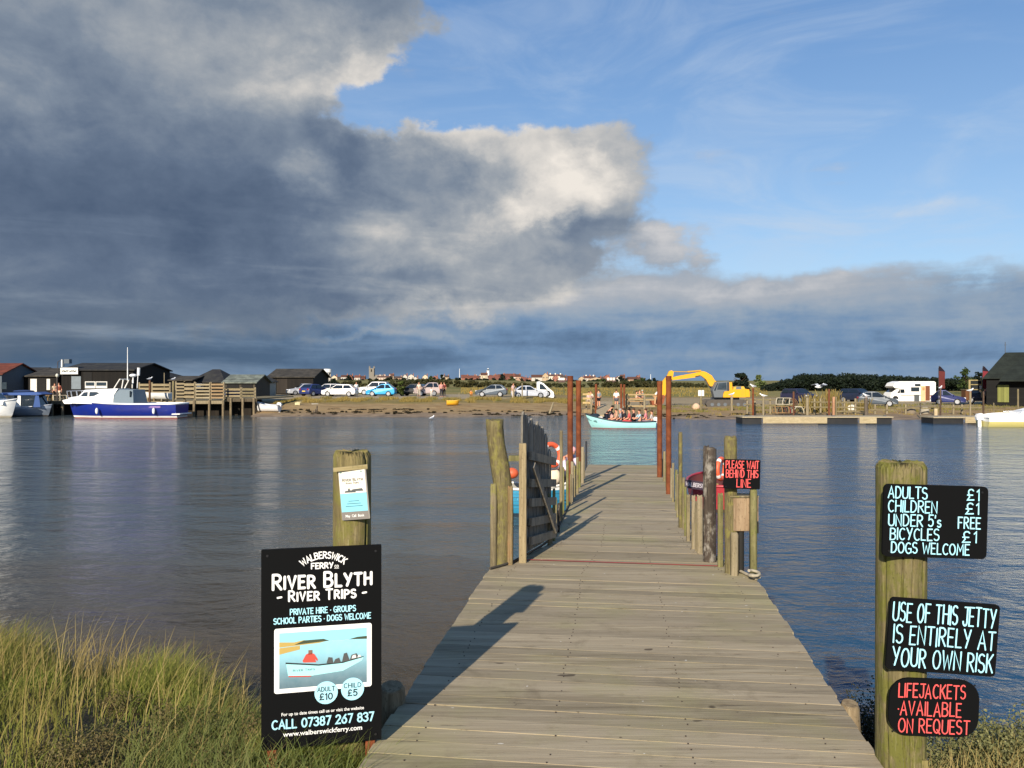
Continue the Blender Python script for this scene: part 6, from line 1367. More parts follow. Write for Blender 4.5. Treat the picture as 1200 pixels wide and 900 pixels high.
# ---------------------------------------------------------------- right hand bank
pp = [(857.5, 464.5, 481, 71, 2.8, PALE, 'pale post with a gull in front of the digger tracks', 1), (882.5, 455, 486, 64, 2.4, rust(), 'rusty pile with a gull on top right of the digger', 0), (894.5, 466, 484, 65, 2.2, PALE, 'short pale post right of the rusty gull pile', 1), (930, 459, 486, 64, 2.6, wood('#6b4630', '#4a2f20'), 'brown post in front of the heap of pots', 0), (946, 466, 484, 65, 3.4, PALE, 'thick pale post right of the heap of pots', 1),
      (971.5, 456, 486, 63.5, 2.6, wood('#7a4a30', '#55301e'), 'red brown post below the reed clump', 0), (977, 465, 486, 64.5, 3.4, wood('#b38a6c', '#8f6a50'), 'broad pinkish timber beside the red brown post', 1), (979.8, 465, 486, 64, 1.8, GREY, 'grey post right of the pinkish timber', 1), (1015, 466, 487, 64, 3.6, wood('#6b6156', '#4d453c'), 'dark grey post with a gull in front of the cars', 1),
      (1102, 457, 486, 63.5, 2.0, wood('#5d4a3c', '#3f3128'), 'dark pile with a gull below the red feather flag', 0), (1137, 460, 487, 63.5, 2.2, PALE, 'pale pile with a gull left of the black hut', 0), (1152.5, 459, 487, 63.5, 2.0, wood('#5d4a3c', '#3f3128'), 'dark pile beside the pink poster', 0), (1164.5, 472, 485, 65, 1.4, GREY, 'thin grey post below the green hut doors', 0), (1078.5, 472, 486, 64, 1.6, DARK, 'short dark post below the motorhome', 0), (1096.5, 479, 487, 64, 4.0, wood('#c9b795', '#a08e6c'), 'squat cream timber block beside the dark gull pile', 1), (1193, 456, 484, 68, 2.0, GREY, 'grey post in front of the black hut wall', 0)]
for px, pt, pf, yy, wd, mt, lab, sq in pp: pole('mooring_post' if pt < 462 else 'post', lab, px, pt, pf, yy, wd, mt, square=bool(sq))
for px, pt, yy, rz, lab in ((857.5, 464.5, 71, 20, 'gull on the pale post in front of the digger tracks'), (882.5, 455, 64, 200, 'gull on the rusty pile right of the digger'), (1015, 466, 64, 190, 'gull on the dark grey post in front of the cars'), (1102, 457, 63.5, 40, 'gull on the dark pile below the red feather flag'), (1137, 460, 63.5, 10, 'gull on the pale pile left of the black hut'), (894.5, 466, 65, 160, 'gull on the short pale post right of the rusty pile')): gull(lab, W(px, pt, yy), R(rz), 1.25)
gull('white gull flying low over the cars on the right bank', W(960.5, 453.5, 62), R(10), 1.7, True)
# low fence rails along the bank edge
t = T('fence', 'low post and rail fence along the right bank behind the pontoon', 'fence', (X(1000, 67), 67, .3))
for a, b, z_ in ((872, 912, 468), (872, 912, 474), (950, 1015, 471), (950, 1015, 477), (980, 1015, 482), (1018, 1050, 480), (1105, 1150, 477), (1050, 1100, 478)):
    mb = MB(); mb.bar((X(a, 67), 67, Z(z_, 67)), (X(b, 67), 67, Z(z_ + .6, 67)), .06, .11); mb.build('rail', GREY, t)
for px in (876, 885, 903, 911, 955, 962, 990, 1003, 1026, 1040, 1062, 1118, 1128): mb = MB(); x = X(px, 67); post(mb, (x, 67.1, -.1), (x, 67.1, Z(467 if px < 1016 else 474, 67)), .075, 8, .05, px, .95, True, 3); mb.build('upright', PALE, t)
# heap of pots and reeds
for i, (px, pf, yy, k, lab) in enumerate(((915, 484, 65.5, 0, 'large pale hooped crab pot at the left of the heap'), (922, 484, 66, 3, 'dark red crab pot in the heap on the right bank'), (927, 475, 66.5, 2, 'hooped pot topmost of the heap on the right bank'), (934, 484, 65.6, 4, 'pale crab pot right of the brown post'), (940, 484, 66.2, 1, 'tan crab pot at the right end of the heap'), (919, 474, 66.4, 4, 'hooped pot second tier at the left of the heap'))): crab_pot(lab, W(px, pf, yy), 1.55, .5 * i, RN[k])
REED = leafmat('#8c7a45', '#6b6236', '#a08d54', 1.5)
def reeds(label, px, y, h, w, n=260):
    x = X(px, y); zb = gz_(x, y); r = np.random.default_rng(int(px)); bx_ = r.normal(0, w * .3, n) + x; by = r.normal(0, w * .25, n) + y; hh = h * (.5 + .5 * r.random(n)); lean = r.normal(0, .18, (n, 2)) * hh[:, None]; a = r.random(n) * 6.28; wd = .035
    d = np.stack([np.cos(a) * wd, np.sin(a) * wd, 0 * a], -1); b0 = np.stack([bx_, by, np.full(n, zb - .05)], -1); tp = b0 + np.stack([lean[:, 0], lean[:, 1], hh], -1)
    V = np.stack([b0 - d, b0 + d, tp + d * .8, tp - d * .8], 1).reshape(-1, 3); o = npmesh('reed_clump', V, np.arange(n * 4).reshape(n, 4), REED); return tag(o, label, 'reeds')
reeds('feathery reed clump left of the red brown post', 953, 69, 1.75, 1.5, 190); reeds('tall feathery reed clump above the red brown post', 975, 70, 2.1, .9, 150); reeds('pale reeds right of the pinkish timber', 994, 72, .9, 1.0, 60); reeds('pale reeds behind the dark grey gull post', 1014, 73, 1.2, 1.1, 70)
for px, yy, lab, c in ((956, 70, 'pale stone block below the reed clump', '#c3b69c'), (997.5, 72, 'white marker block by the dark car', '#d9d5c6'), (816, 74, 'pale round stone left of the digger tracks', '#c9a98c'), (1084, 68, 'grey boulder below the motorhome on the shore', '#9c9482'), (1068, 67.5, 'brownish boulder on the shore below the motorhome', '#7d7160')):
    p = at(px, yy); mb = MB(); mb.ell(p + Vector((0, 0, .18)), (.42, .35, .38), 9, 6); mb.v = [tuple(Vector(v) + Vector(noise.noise_vector(Vector(v) * 2.2)) * .12) for v in mb.v]; tag(mb.build('boulder', paint(c, .9, dirt=.3)), lab, 'stone')
# pontoons
def pontoon(label, p0, p1, pt, pw, y, fas):
    t = T('pontoon', label, 'pontoon', (X((p0 + p1) / 2, y), y, 0)); zt = Z(pt, y); x0, x1 = X(p0, y), X(p1, y)
    mb = MB(); mb.bb(x0, x1, y, y + 2.0, zt - .09, zt); mb.build('deck', wood('#b0a58c', '#8d8168', along='y'), t)
    for a, b in fas: mb = MB(); mb.bb(X(a, y), X(b, y), y - .05, y - .004, .06, zt - .02); mb.build('side_board', wood('#b9aa88', '#948566', along='x'), t)
    prev = p0
    for q in ([f[0] for f in fas] + [p1]):
        if q - prev > 3: mb = MB(); mb.bb(X(prev + .8, y), X(q - .8, y), y + .15, y + 1.8, -.3, zt - .10); mb.build('float', paint('#1a1b1d', .6), t)
        nx = [f[1] for f in fas if f[0] == q]; prev = nx[0] if nx else q
    for px in (p0 + 6, (p0 + p1) / 2 + 20, p1 - 8): mb = MB(); mb.bar((X(px, y) - .12, y + .3, zt + .05), (X(px, y) + .12, y + .3, zt + .05), .06, .06); mb.build('cleat', paint('#777a7c', .4, .7), t)
pontoon('long pontoon with pale side boards along the right bank', 870, 1047, 488.2, 497, 56.4, ((894, 969), (1007, 1027)))
pontoon('shorter pontoon left of the cream motor boat', 1094, 1168, 488.5, 497, 56.8, ((1131, 1150),))
# cream motor boat cut by the right edge, stern with outboard to the left
y = 53.5; xc = X(1196, y); t = T('motor_boat', 'cream and white motor boat with white outboard at the right edge', 'boat', (xc, y, 0), R(-3)); L = 5.0
rows = make_boat(t, L, 2.0, 1.20, .85, .62, [(-.02, '#4a4a40'), (.36, '#cfc37a'), (9, '#f0efe8')], paint('#f2f1ec', .4), paint('#e5e3d8', .5), .3, .9, .5, floor=.4, rimr=.05)
mb = MB(); cabin([(-.6, .62), (-.3, 1.0), (.9, 1.32), (2.4, 1.15), (2.4, .6)], .85, .7, .6, 1.3, mb).build('cabin', paint('#f2f1ec', .35), t, True)
outboard(t, -L / 2 - .1, .45, '#f1f1ee', 1.05)
mb = MB(); mb.tube([(-1.6, -.9, .7), (-1.6, -.85, 1.05), (-.4, -.85, 1.10)], .025, 6); mb.build('rail', CHROME, t, True)

# motorhome
y = 95; p = at(1066, y); mh = T('motorhome', 'white coachbuilt motorhome with its brown side door open', 'motorhome', p, math.pi)
zz0 = Z(470.5, y) - p.z
def mx_(zx): return -(X(1020 + zx / 6.667, y) - p.x)
def mz(zy): return Z(400 + zy / 6.667, y) - p.z
WH = paint('#eceae2', .4, dirt=.06)
mb = MB(); cabin([(mx_(472), mz(466)), (mx_(474), mz(318)), (mx_(466), mz(312)), (mx_(200), mz(312)), (mx_(160), mz(325)), (mx_(146), mz(350)), (mx_(160), mz(362)), (mx_(200), mz(366)), (mx_(195), mz(466))], 1.08, 1.05, .6, 2.4, mb).build('body', WH, mh, True)
mb = MB(); cabin([(mx_(200), mz(366)), (mx_(185), mz(368)), (mx_(135), mz(402)), (mx_(126), mz(430)), (mx_(128), mz(464)), (mx_(200), mz(466))], .98, .86, .6, 1.6, mb).build('cab', WH, mh, True)
for nm, q, mt in (('side_window', (282, 345, 358, 390), glass('#39434a')), ('upper_window', (312, 355, 332, 350), glass('#39434a')), ('locker', (306, 345, 415, 468), paint('#4d5152', .6)), ('doorway', (393, 427, 347, 462), paint('#6d3c20', .7)), ('door', (357, 392, 347, 466), paint('#d9b488', .6)), ('curtain_window', (368, 385, 358, 380), paint('#b88b5e', .6))):
    mb = MB(); yq = 1.10 if nm not in ('curtain_window',) else 1.16; mb.bb(mx_(q[0]), mx_(q[1]), yq - .06, yq + (.04 if nm == 'door' else .012), mz(q[3]), mz(q[2])); mb.build(nm, mt, mh, True)
mb = MB(); mb._add([Vector((mx_(a), .99, mz(b))) for a, b in ((178, 402), (198, 374), (230, 374), (232, 402))], [(0, 1, 2, 3)]); mb._add([Vector((mx_(a), 1.10, mz(b))) for a, b in ((200, 402), (200, 374), (230, 374), (232, 402))], [(0, 1, 2, 3)]); mb.build('cab_window', glass(), mh, True)
mb = MB(); mb._add([Vector((mx_(a), s * .78, mz(b) + .02)) for a, b, s in ((142, 397, 1), (180, 370, 1), (180, 370, -1), (142, 397, -1))], [(0, 1, 2, 3)]); mb.build('windscreen', glass(), mh, True)
for zx in (165, 330):
    for s in (-1, 1): mb = MB(); mb.tube([(mx_(zx), s * .75, .32), (mx_(zx), s * 1.06, .32)], .32, 18); w = mb.build('wheel', RUB, mh, True)
mb = MB(); mb.bb(mx_(472), mx_(200), 1.085, 1.10, mz(422), mz(418)); mb.build('stripe', paint('#7a6a58', .5), mh, True)
# feather flags, notice frame, poster
for px, y, lab, c1 in ((1102, 80, 'red feather flag with dark tip left of the black hut', '#5f2e2b'), (1153.5, 82, 'dark red feather flag against the black hut roof', '#7d3038')):
    x = X(px, y); t = T('feather_flag', lab, 'flag', (x, y, gz_(x, y))); zt = Z(429, y); zb = Z(455, y) ; mb = MB(); mb.tube([(x - .18, y, gz_(x, y)), (x - .18, y, zt - .2), (x - .08, y, zt), (x + .1, y, zt - .15)], .025, 6); mb.build('pole', paint('#2b2b2d', .5), t)
    for nm, f0, f1, c in (('cloth_tip', .0, .22, '#241c26'), ('cloth', .22, 1.0, c1)):
        rows = []
        for k in range(7):
            f = f0 + (f1 - f0) * k / 6; z = zt - (zt - zb) * f; wv = .62 * min(1, (f + .04) * 4) ** .6; rows.append([Vector((x - .16, y + .02, z)), Vector((x - .16 + wv * .5, y + .05 * math.sin(f * 9), z - .03)), Vector((x - .16 + wv, y + .03 * math.sin(f * 9 + 2), z - .1 * (1 - f)))])
        mb = MB(); mb.grid(rows); mb.build(nm, cloth(c), t)
y = 84; t = T('notice_board', 'timber framed double notice board standing left of the black hut', 'sign', (X(1143.5, y), y, .6))
for a, b, q0, q1 in ((1135, 1137, 445, 462), (1150, 1152, 445, 466), (1137, 1150, 445, 446.2), (1137, 1150, 450.2, 451.2), (1137, 1150, 456, 457)): mb = MB(); mb.bb(X(a, y), X(b, y), y - .06, y + .06, Z(q1, y), Z(q0, y)); mb.build('frame', wood('#a89a6e', '#83774f'), t)
for q0, q1 in ((446.4, 450), (451.4, 455.8)): mb = MB(); mb.bb(X(1137.1, y), X(1149.9, y), y, y + .04, Z(q1, y), Z(q0, y)); mb.build('panel', paint('#23282a', .4), t)
mb = MB(); mb.bb(X(1147.5, y), X(1150, y), y - .04, y - .01, Z(455.6, y), Z(451.8, y)); mb.build('notice', paint('#d8d8d2', .6), t)
t = T('poster', 'pink poster with red panel leaning by the black hut', 'sign', W(1158.5, 461, 83)); mb = MB(); mb.bb(X(1155, 83), X(1162, 83), 82.95, 83.05, Z(461, 83), Z(451, 83)); mb.build('board', paint('#c9a0a4', .6), t); mb = MB(); mb.bb(X(1157, 83), X(1160.5, 83), 82.92, 82.948, Z(458, 83), Z(453, 83)); mb.build('red_panel', paint('#a8404c', .6), t)
t = T('planter', 'brown timber bin left of the navy car by the black hut', 'box', W(1132.5, 468, 84)); mb = MB(); mb.bb(X(1129, 84), X(1136, 84), 83.6, 84.4, Z(469, 84), Z(457, 84)); mb.build('bin', boards('#6d4a30', '#4a3120', 6), t); mb = MB(); mb.bb(X(1128.6, 84), X(1136.4, 84), 83.5, 84.5, Z(457, 84) + .003, Z(456.2, 84)); mb.build('lid', GREY, t)
# black hut on the right
hy = 80; RG = roofmat('#262c27', '#1c211d', 2.2)
th = R(-32); ev = Vector((math.cos(th), math.sin(th), 0)); bv = Vector((-math.sin(th), math.cos(th), 0)); P0 = Vector((X(1156, hy), hy, 0)); cw = 4.0; cdp = 2.6; cc = P0 + ev * cw + bv * cdp
lz0, lze, lzr = Z(476, hy), Z(441, hy), Z(414.5, hy + 1.4)
lp = lambda a, b, t_, f_, dy: (cc.x - cw + a, cc.x - cw + b, cc.y - cdp - dy, cc.y - cdp + .03, Z(f_, hy), Z(t_, hy))
hut = building('hut', 'tall black weatherboarded hut with dark green roof and yellow green doors at right', cc.x - cw, cc.x + cw, cc.y - cdp, cc.y + cdp, lz0, lze, lzr, boards('#1b1b1a', '#111110', 5, 2), RG, 'x', hip=1.9, over=.3, cat='hut', parts=[('door', lp(.95, 1.42, 451, 471, .07), boards('#7d7f45', '#66683a', 4)), ('door', lp(1.44, 1.92, 451, 471, .08), boards('#84864b', '#6a6c3c', 4))])
mb = MB(); ye = cc.y - cdp - 1.3; yt = cc.y - .4; xa = cc.x - cw + 1.1; zt_ = lzr - .2
a = Vector((xa, ye, Z(445.5, hy))); b = Vector((cc.x + cw + .3, ye, Z(445.5, hy))); c = Vector((xa + 2.0, yt, zt_)); d_ = Vector((cc.x + cw + .3, yt, zt_)); dn = Vector((0, 0, .12))
mb._add([a, b, d_, c, a - dn, b - dn, d_ - dn, c - dn], [(0, 1, 2, 3), (7, 6, 5, 4), (0, 4, 5, 1), (0, 3, 7, 4), (1, 5, 6, 2), (3, 2, 6, 7)]); mb.build('porch_roof', RG, hut)
mb = MB(); xq = cc.x - cw + 1.6; mb.tube([(xq, cc.y, lzr - .9), (xq, cc.y, lzr + 1.2)], .03, 6); mb.tube([(xq - .1, cc.y, lzr + .9), (xq + .12, cc.y, lzr + .9)], .02, 5); mb.build('aerial', paint('#4a4d50', .5), hut)
hut.rotation_euler = (0, 0, th)
person('person in pale top by the dark car left of the black hut', at(1154, 82), .4, 'stand', '#b9a9a0', '#33333a')

# ---------------------------------------------------------------- trees, woods, hedges, town
DKG = leafmat('#18221a', '#232e1d', '#111810', .15); MIDG = leafmat('#34421f', '#46542a', '#28351a', .2); PALEG = leafmat('#56643a', '#6b7544', '#454f2c', .3); HEATH = leafmat('#3b3c22', '#4f4a2a', '#26301c', .04)
tree('dark green conifer standing behind the digger cab', X(868.5, 140), 140, Z(461, 140), Z(436, 140) - Z(461, 140), 4.3, DKG, 2600, .20, 'round', name='pine_tree', trunk=.12)
tree('rounded pale green bush between the conifer and the wood', X(890, 200), 200, Z(457, 200), 4.0, 3.6, PALEG, 900, .22, name='bush', trunk=.06)
tree('scraggy tree on the wood edge left of the black hut', X(1131, 130), 130, Z(460, 130), 4.2, 3.6, MIDG, 700, .16, name='tree', trunk=.2); tree('dark bush just left of the black hut roof', X(1148, 120), 120, Z(460, 120), 3.3, 3.2, DKG, 700, .16, name='bush', trunk=.1)
tree('dark shrub behind the white hatchback by the barn', X(390, 120), 120, Z(462, 120), 2.2, 3.0, DKG, 500, .14, name='bush', trunk=.05)
def belt(name, label, spec, n, leaf, mat, seed):
    """a far wood or hedge that reads as one mass: spec = [(px, py_top, py_foot, y)] along its length"""
    r = np.random.default_rng(seed); C = []; Rr = []
    px = np.array([s[0] for s in spec], float)
    for k in range(n[0]):
        q = r.uniform(px[0], px[-1]); pt = np.interp(q, px, [s[1] for s in spec]); pf = np.interp(q, px, [s[2] for s in spec]); yy = np.interp(q, px, [s[3] for s in spec]) * r.uniform(.99, 1.05)
        zf = Z(pf, yy); zt = Z(pt, yy); f = r.random() ** .6; rr = (zt - zf) * r.uniform(.14, .26); z = zf + (zt - rr - zf) * f; C.append((X(q, yy), yy, z)); Rr.append((rr * 1.5, rr * 1.5, rr))
    o = leafobj(name, leafquads(C, Rr, n[1], leaf, seed), mat); return tag(o, label, 'wood' if 'wood' in name else 'hedge', kind='stuff')
belt('far_wood', 'dark wood on the rise behind the right bank', [(893, 453, 460, 150), (915, 445, 460, 150), (940, 437, 460, 150), (995, 436.5, 460, 150), (1030, 438.5, 460, 150), (1085, 441, 460, 150), (1120, 442.5, 460, 150), (1200, 441, 460, 150)], (800, 70000), .17, DKG, 4)
belt('far_hedge', 'dark scrub and hedges below the far town', [(384, 447, 455, 210), (420, 445.5, 455, 210), (470, 443.8, 455, 210), (520, 443.5, 455, 210), (560, 446, 455, 210), (600, 447.5, 455, 210), (640, 449, 455, 210), (700, 448, 455, 210), (735, 445, 456, 210), (770, 446.5, 456, 210), (820, 449, 456, 210), (860, 450, 456, 210)], (520, 40000), .22, HEATH, 5)
belt('far_wood', 'low line of trees on the skyline behind the digger', [(770, 447, 453, 900), (800, 449, 453, 900), (850, 449.5, 453, 900), (900, 449, 453, 900)], (160, 9000), 1.0, DKG, 6)
belt('far_wood', 'line of trees along the skyline behind the town', [(380, 444, 450, 880), (450, 443, 450, 880), (500, 442, 450, 880), (580, 443, 450, 880), (640, 444, 450, 880), (720, 444, 450, 880), (770, 442.5, 450, 880)], (200, 12000), .9, DKG, 8)
# the town on the skyline
TC = ['#c4b499', '#d6cfc0', '#8a5848', '#a98870', '#936050', '#b9b3a8', '#b09a7c', '#6f4238']; TR = ['#7a4434', '#5e3c32', '#8c5140', '#4e4a48', '#6d4a3e']
NM = dict(zip(TC, ('cream', 'white', 'red brick', 'buff', 'brick', 'pale grey', 'sandy', 'dark brick')))
rd = random.Random(12); seen = {}
spots = []
for px in list(range(384, 432, 7)) + list(range(446, 530, 6)) + list(range(545, 662, 4)) + list(range(682, 760, 6)): spots.append(px + rd.uniform(-2, 2))
def near_of(px):
    for q, nme in ((384, 'beside the white water tower'), (408, 'between water tower and church tower'), (437, 'near the church tower'), (470, 'right of the church tower'), (500, 'midway between church tower and mast'), (541, 'by the tall white mast'), (574, 'near the lighthouse'), (604, 'above the silver car'), (632, 'above the flatbed truck'), (655, 'left of the near steel post'), (688, 'between steel posts and far landing'), (712, 'above the landing ramp'), (740, 'above the picnic bench'), (760, 'left of the digger bucket')):
        if px < q + 15: return nme
    return 'left of the digger bucket'
for i, px in enumerate(spots):
    yy = rd.uniform(900, 1250); big = rd.random(); w_ = rd.uniform(5, 9) if big < .8 else rd.uniform(12, 22); c = rd.choice(TC); rc = rd.choice(TR); zb = Z(rd.uniform(445.5, 450) if px > 600 else rd.uniform(444.5, 448), yy); h = rd.uniform(3.6, 6); x = X(px, yy)
    ax = rd.choice('xy'); name = '%s house with %s roof %s in the far town' % (NM[c], {'#7a4434': 'red', '#5e3c32': 'brown', '#8c5140': 'orange', '#4e4a48': 'slate', '#6d4a3e': 'rusty'}[rc], near_of(px))
    prt = [('window', (x - w_ * f - .5, x - w_ * f + .5, yy - .12, yy + .1, zb + h * .45, zb + h * .7), WIN) for f in (.28, -.28)] + [('chimney', (x + w_ * .3, x + w_ * .3 + 1.0, yy + 2.5, yy + 3.5, zb + h, zb + h + 4.2), paint('#8a5a48', .8))]
    building('house', name, x - w_ / 2, x + w_ / 2, yy, yy + 7, zb, zb + h, zb + h + rd.uniform(2.2, 3.4), paint(c, .8, scale=.3), roofmat(rc, '#4a3830', 1.5), ax, 0, .3, prt, 'houses of the far town', 'house')
def slab(label, p0, p1, pt, pf, yy, c, n=5):
    x0, x1 = X(p0, yy), X(p1, yy); zb, zt = Z(pf, yy), Z(pt, yy); t = T('terrace', label, 'building', ((x0 + x1) / 2, yy, zb), group='long pale terraces of the far town'); mb = MB(); mb.bb(x0, x1, yy, yy + 9, zb - 3, zt); mb.build('wall', paint(c, .8, scale=.2), t)
    mb = MB(); mb.prism([(yy - .4, zt + .01), (yy + 9.4, zt + .01), (yy + 4.5, zt + 2.6)], x0 - .3, x1 + .3, 'x'); mb.build('roof', roofmat('#6a5048', '#50403a', 1.2), t)
    for k in range(n): mb = MB(); x = x0 + (x1 - x0) * (k + .5) / n; mb.bb(x - .6, x + .6, yy - .1, yy + .1, zb + (zt - zb) * .4, zb + (zt - zb) * .75); mb.build('window', WIN, t)
    for k in range(3): mb = MB(); x = x0 + (x1 - x0) * (k + .5) / 3; mb.bb(x - .7, x + .7, yy + 4, yy + 5, zt + 1.8, zt + 4.0); mb.build('chimney', paint(c, .8), t)
slab('long cream terrace right of the flatbed truck cab on the skyline', 642, 660, 441, 446, 1000, '#eadfc8', 8); slab('white terrace between the steel posts and landing on the skyline', 685, 698, 443, 446.5, 1000, '#efe9dc', 5); slab('pale long terrace right of the lighthouse on the skyline', 555, 572, 442.5, 446, 1050, '#d6d0c2', 6); slab('buff terrace right of the church tower on the skyline', 442, 459, 442.5, 446, 1050, '#cdb7a6', 6)
slab('white cottage row low in front of the far town', 655, 662, 449, 452.3, 600, '#f0eadf', 3); slab('cream cottage row above the landing on the near edge of town', 712, 722, 450, 453, 500, '#e8dcc8', 3)
# church tower, lighthouse, masts, water tower
yy = 1100; x0, x1 = X(432.3, yy), X(438.2, yy); zb, zt = Z(446, yy), Z(431.5, yy); t = T('church', 'square grey church tower with corner pinnacles on the far skyline', 'church', ((x0 + x1) / 2, yy, zb)); ST = paint('#7d776c', .9, scale=.3)
mb = MB(); mb.bb(x0, x1, yy, yy + 7, zb - 3, zt); mb.build('tower', ST, t)
for a in (x0, x1 - .9):
    for b in (yy, yy + 6.1): mb = MB(); mb.bb(a, a + .9, b, b + .9, zt, zt + 1.6); mb.prism([(a, zt + 1.6), (a + .9, zt + 1.6), (a + .45, zt + 3.6)], b, b + .9); mb.build('pinnacle', ST, t)
mb = MB(); mb.bb((x0 + x1) / 2 - .8, (x0 + x1) / 2 + .8, yy - .1, yy + .1, zt - 5, zt - 1.5); mb.build('belfry_window', DKIN, t)
mb = MB(); mb.prism([(yy, zb), (yy + 9, zb), (yy + 9, zb + 4.5), (yy + 4.5, zb + 8), (yy, zb + 4.5)], x1 + .01, X(449, yy), 'x'); mb.build('nave', ST, t)
yy = 1200; x = X(572, yy); zb, zt = Z(446, yy), Z(434.5, yy); t = T('lighthouse', 'slender white lighthouse rising above the far town', 'lighthouse', (x, yy, zb)); mb = MB(); mb.tube([(x, yy, zb - 2), (x, yy, zt)], [2.6, 1.9], 20); mb.build('tower', paint('#ecebe6', .5, scale=.3), t)
mb = MB(); mb.tube([(x, yy, zt + .02), (x, yy, zt + .5)], 2.6, 20); mb.build('gallery', paint('#dcdcd8', .5), t); mb = MB(); mb.tube([(x, yy, zt + .52), (x, yy, zt + 2.6)], 1.35, 14); mb.build('lantern', glass('#5d6a72'), t); mb = MB(); mb.tube([(x, yy, zt + 2.62), (x, yy, zt + 4.2)], [1.6, .15], 14); mb.build('dome', paint('#dcdcd8', .5), t)
for px, pt, lab in ((538.5, 432, 'thin white mast over the red roofs left of the lighthouse'), (762.5, 438.5, 'thin white mast on the skyline left of the digger arm')):
    yy = 1000; x = X(px, yy); mb = MB(); mb.tube([(x, yy, Z(447, yy)), (x, yy, Z(pt, yy))], [.45, .25], 8); tag(mb.build('mast', paint('#e8e8e6', .5)), lab, 'mast')
yy = 700; x = X(384, yy); t = T('water_tower', 'white drum shaped water tower beside the barn gable', 'water tower', (x, yy, Z(446, yy))); mb = MB(); mb.tube([(x, yy, Z(436.4, yy)), (x, yy, Z(432.4, yy))], 3.4, 20); mb.build('tank', paint('#e9e9e6', .5, scale=.3), t)
for a in range(6): mb = MB(); q = a * math.pi / 3; mb.tube([(x + 2.4 * math.cos(q), yy + 2.4 * math.sin(q), Z(448, yy)), (x + 2.4 * math.cos(q), yy + 2.4 * math.sin(q), Z(436.4, yy))], .4, 6); mb.build('leg', paint('#c3b9ac', .6), t)
for i, (px, pt, w_, m_, lab) in enumerate(((409, 439, 11, DKG, 'dark round tree left of the church tower'), (457, 440, 8, DKG, 'dark tree right of the church on the skyline'), (505, 440.5, 9, MIDG, 'green tree above the estate car on the skyline'), (588, 438, 9, DKG, 'dark tree right of the lighthouse'), (518, 439, 6, DKG, 'pointed dark tree left of the tall mast'), (729, 441, 14, DKG, 'broad dark tree above the landing steel pile'), (752, 443, 16, MIDG, 'wide green tree above the picnic bench'), (705, 444.5, 12, MIDG, 'green tree between terrace and landing'), (600, 441, 9, MIDG, 'green tree above the silver car roof'))):
    yy = 850; zb = Z(447.5, yy); tree(lab, X(px, yy), yy, zb, Z(pt, yy) - zb, w_, m_, 260, 1.0, group='trees among the far houses', seed=i, trunk=.05)

# ---------------------------------------------------------------- grasses
def blades(name, label, px, py, pz, h, wd, lean, mat, cat='grass', seed=1, segs=3, kind='stuff', droop=.5, wind=(0.12, 0.0)):
    """curved tapering blades rooted at px, py, pz"""
    r = np.random.default_rng(seed); n = len(px); a = r.random(n) * 2 * np.pi; dirv = np.stack([np.cos(a), np.sin(a)], -1); b = r.random(n) * 2 * np.pi; side = np.stack([np.cos(b), np.sin(b) * .4, 0 * b], -1)
    ln = lean * (.3 + r.random(n)); V = []
    for k in range(segs + 1):
        f = k / segs; off = (f ** 2) * ln * h; z = h * (f - droop * ln * f ** 2.5); w = wd * (1 - f) ** .7 if k < segs else wd * .08
        c = np.stack([px + dirv[:, 0] * off + wind[0] * h * f * f, py + dirv[:, 1] * off + wind[1] * h * f, pz + z], -1); V += [c - side * np.asarray(w).reshape(-1, 1), c + side * np.asarray(w).reshape(-1, 1)]
    V = np.stack(V, 1); m = 2 * (segs + 1); base = (np.arange(n) * m)[:, None]; q = np.concatenate([base + np.array([[2 * k, 2 * k + 1, 2 * k + 3, 2 * k + 2]]) for k in range(segs)], 0)
    o = npmesh(name, V.reshape(-1, 3), q, mat); return tag(o, label, cat, kind=kind)
G1 = leafmat('#868a3c', '#5a6a2c', '#92854a', 1.4, .4); G2 = leafmat('#a08e58', '#857544', '#b3a26c', 2.0, .3); G3 = leafmat('#5f6c36', '#7a8046', '#6a6a40', 2.0, .35)
def scatter(n, x0, x1, y0, y1, seed, keep):
    r = np.random.default_rng(seed); x = r.uniform(x0, x1, n); y = r.uniform(y0, y1, n); k = keep(x, y, r); x, y = x[k], y[k]; return x, y, near_h(x, y)
def left_ok(x, y, r):
    edge = np.interp(x, [-9, -3.2, -2.0, -1.1, -.5], [6.4, 5.6, 5.2, 4.5, 4.2]); dk = np.interp(y, [1, 7], [-.80, -.10]) - .25
    cl = np.sin(x * 2.3 + 1) * np.sin(y * 2.9) + .6 * np.sin(x * 5.1 + y * 3.7); return (x < dk) & (y < edge + .25) & (r.random(len(x)) < .55 + .45 * cl)
x, y, z = scatter(72000, -6.5, -.6, 1.7, 5.9, 21, left_ok); r = np.random.default_rng(5); tall = np.interp(y, [2, 3.6, 4.6, 6], [.18, .26, .36, .40]) * np.interp(x, [-6, -2.2, -1.4, -.7], [1.0, 1.0, .62, .38])
cl = .72 + .42 * np.sin(x * 3.1 + .6) * np.sin(y * 2.2 + x) + .2 * np.sin(x * 7.7 + y * 5)
blades('marsh_grass', 'tall green marsh grass on the near bank left of the river trips board', x, y, z, tall * cl * r.uniform(.55, 1.12, len(x)), r.uniform(.0022, .0048, len(x)), .55, G1, seed=2, segs=4, wind=(.16, .0))
x, y, z = scatter(9000, -6.0, -.7, 1.7, 5.7, 22, left_ok); r = np.random.default_rng(6)
blades('dry_grass', 'straw coloured dry stems among the marsh grass', x, y, z, np.interp(y, [2, 4.6], [.22, .42]) * np.interp(x, [-6, -1.4, -.7], [1, .8, .5]) * r.uniform(.6, 1.15, len(x)), r.uniform(.0015, .0035, len(x)), .42, G2, seed=3, segs=4, wind=(.2, 0))
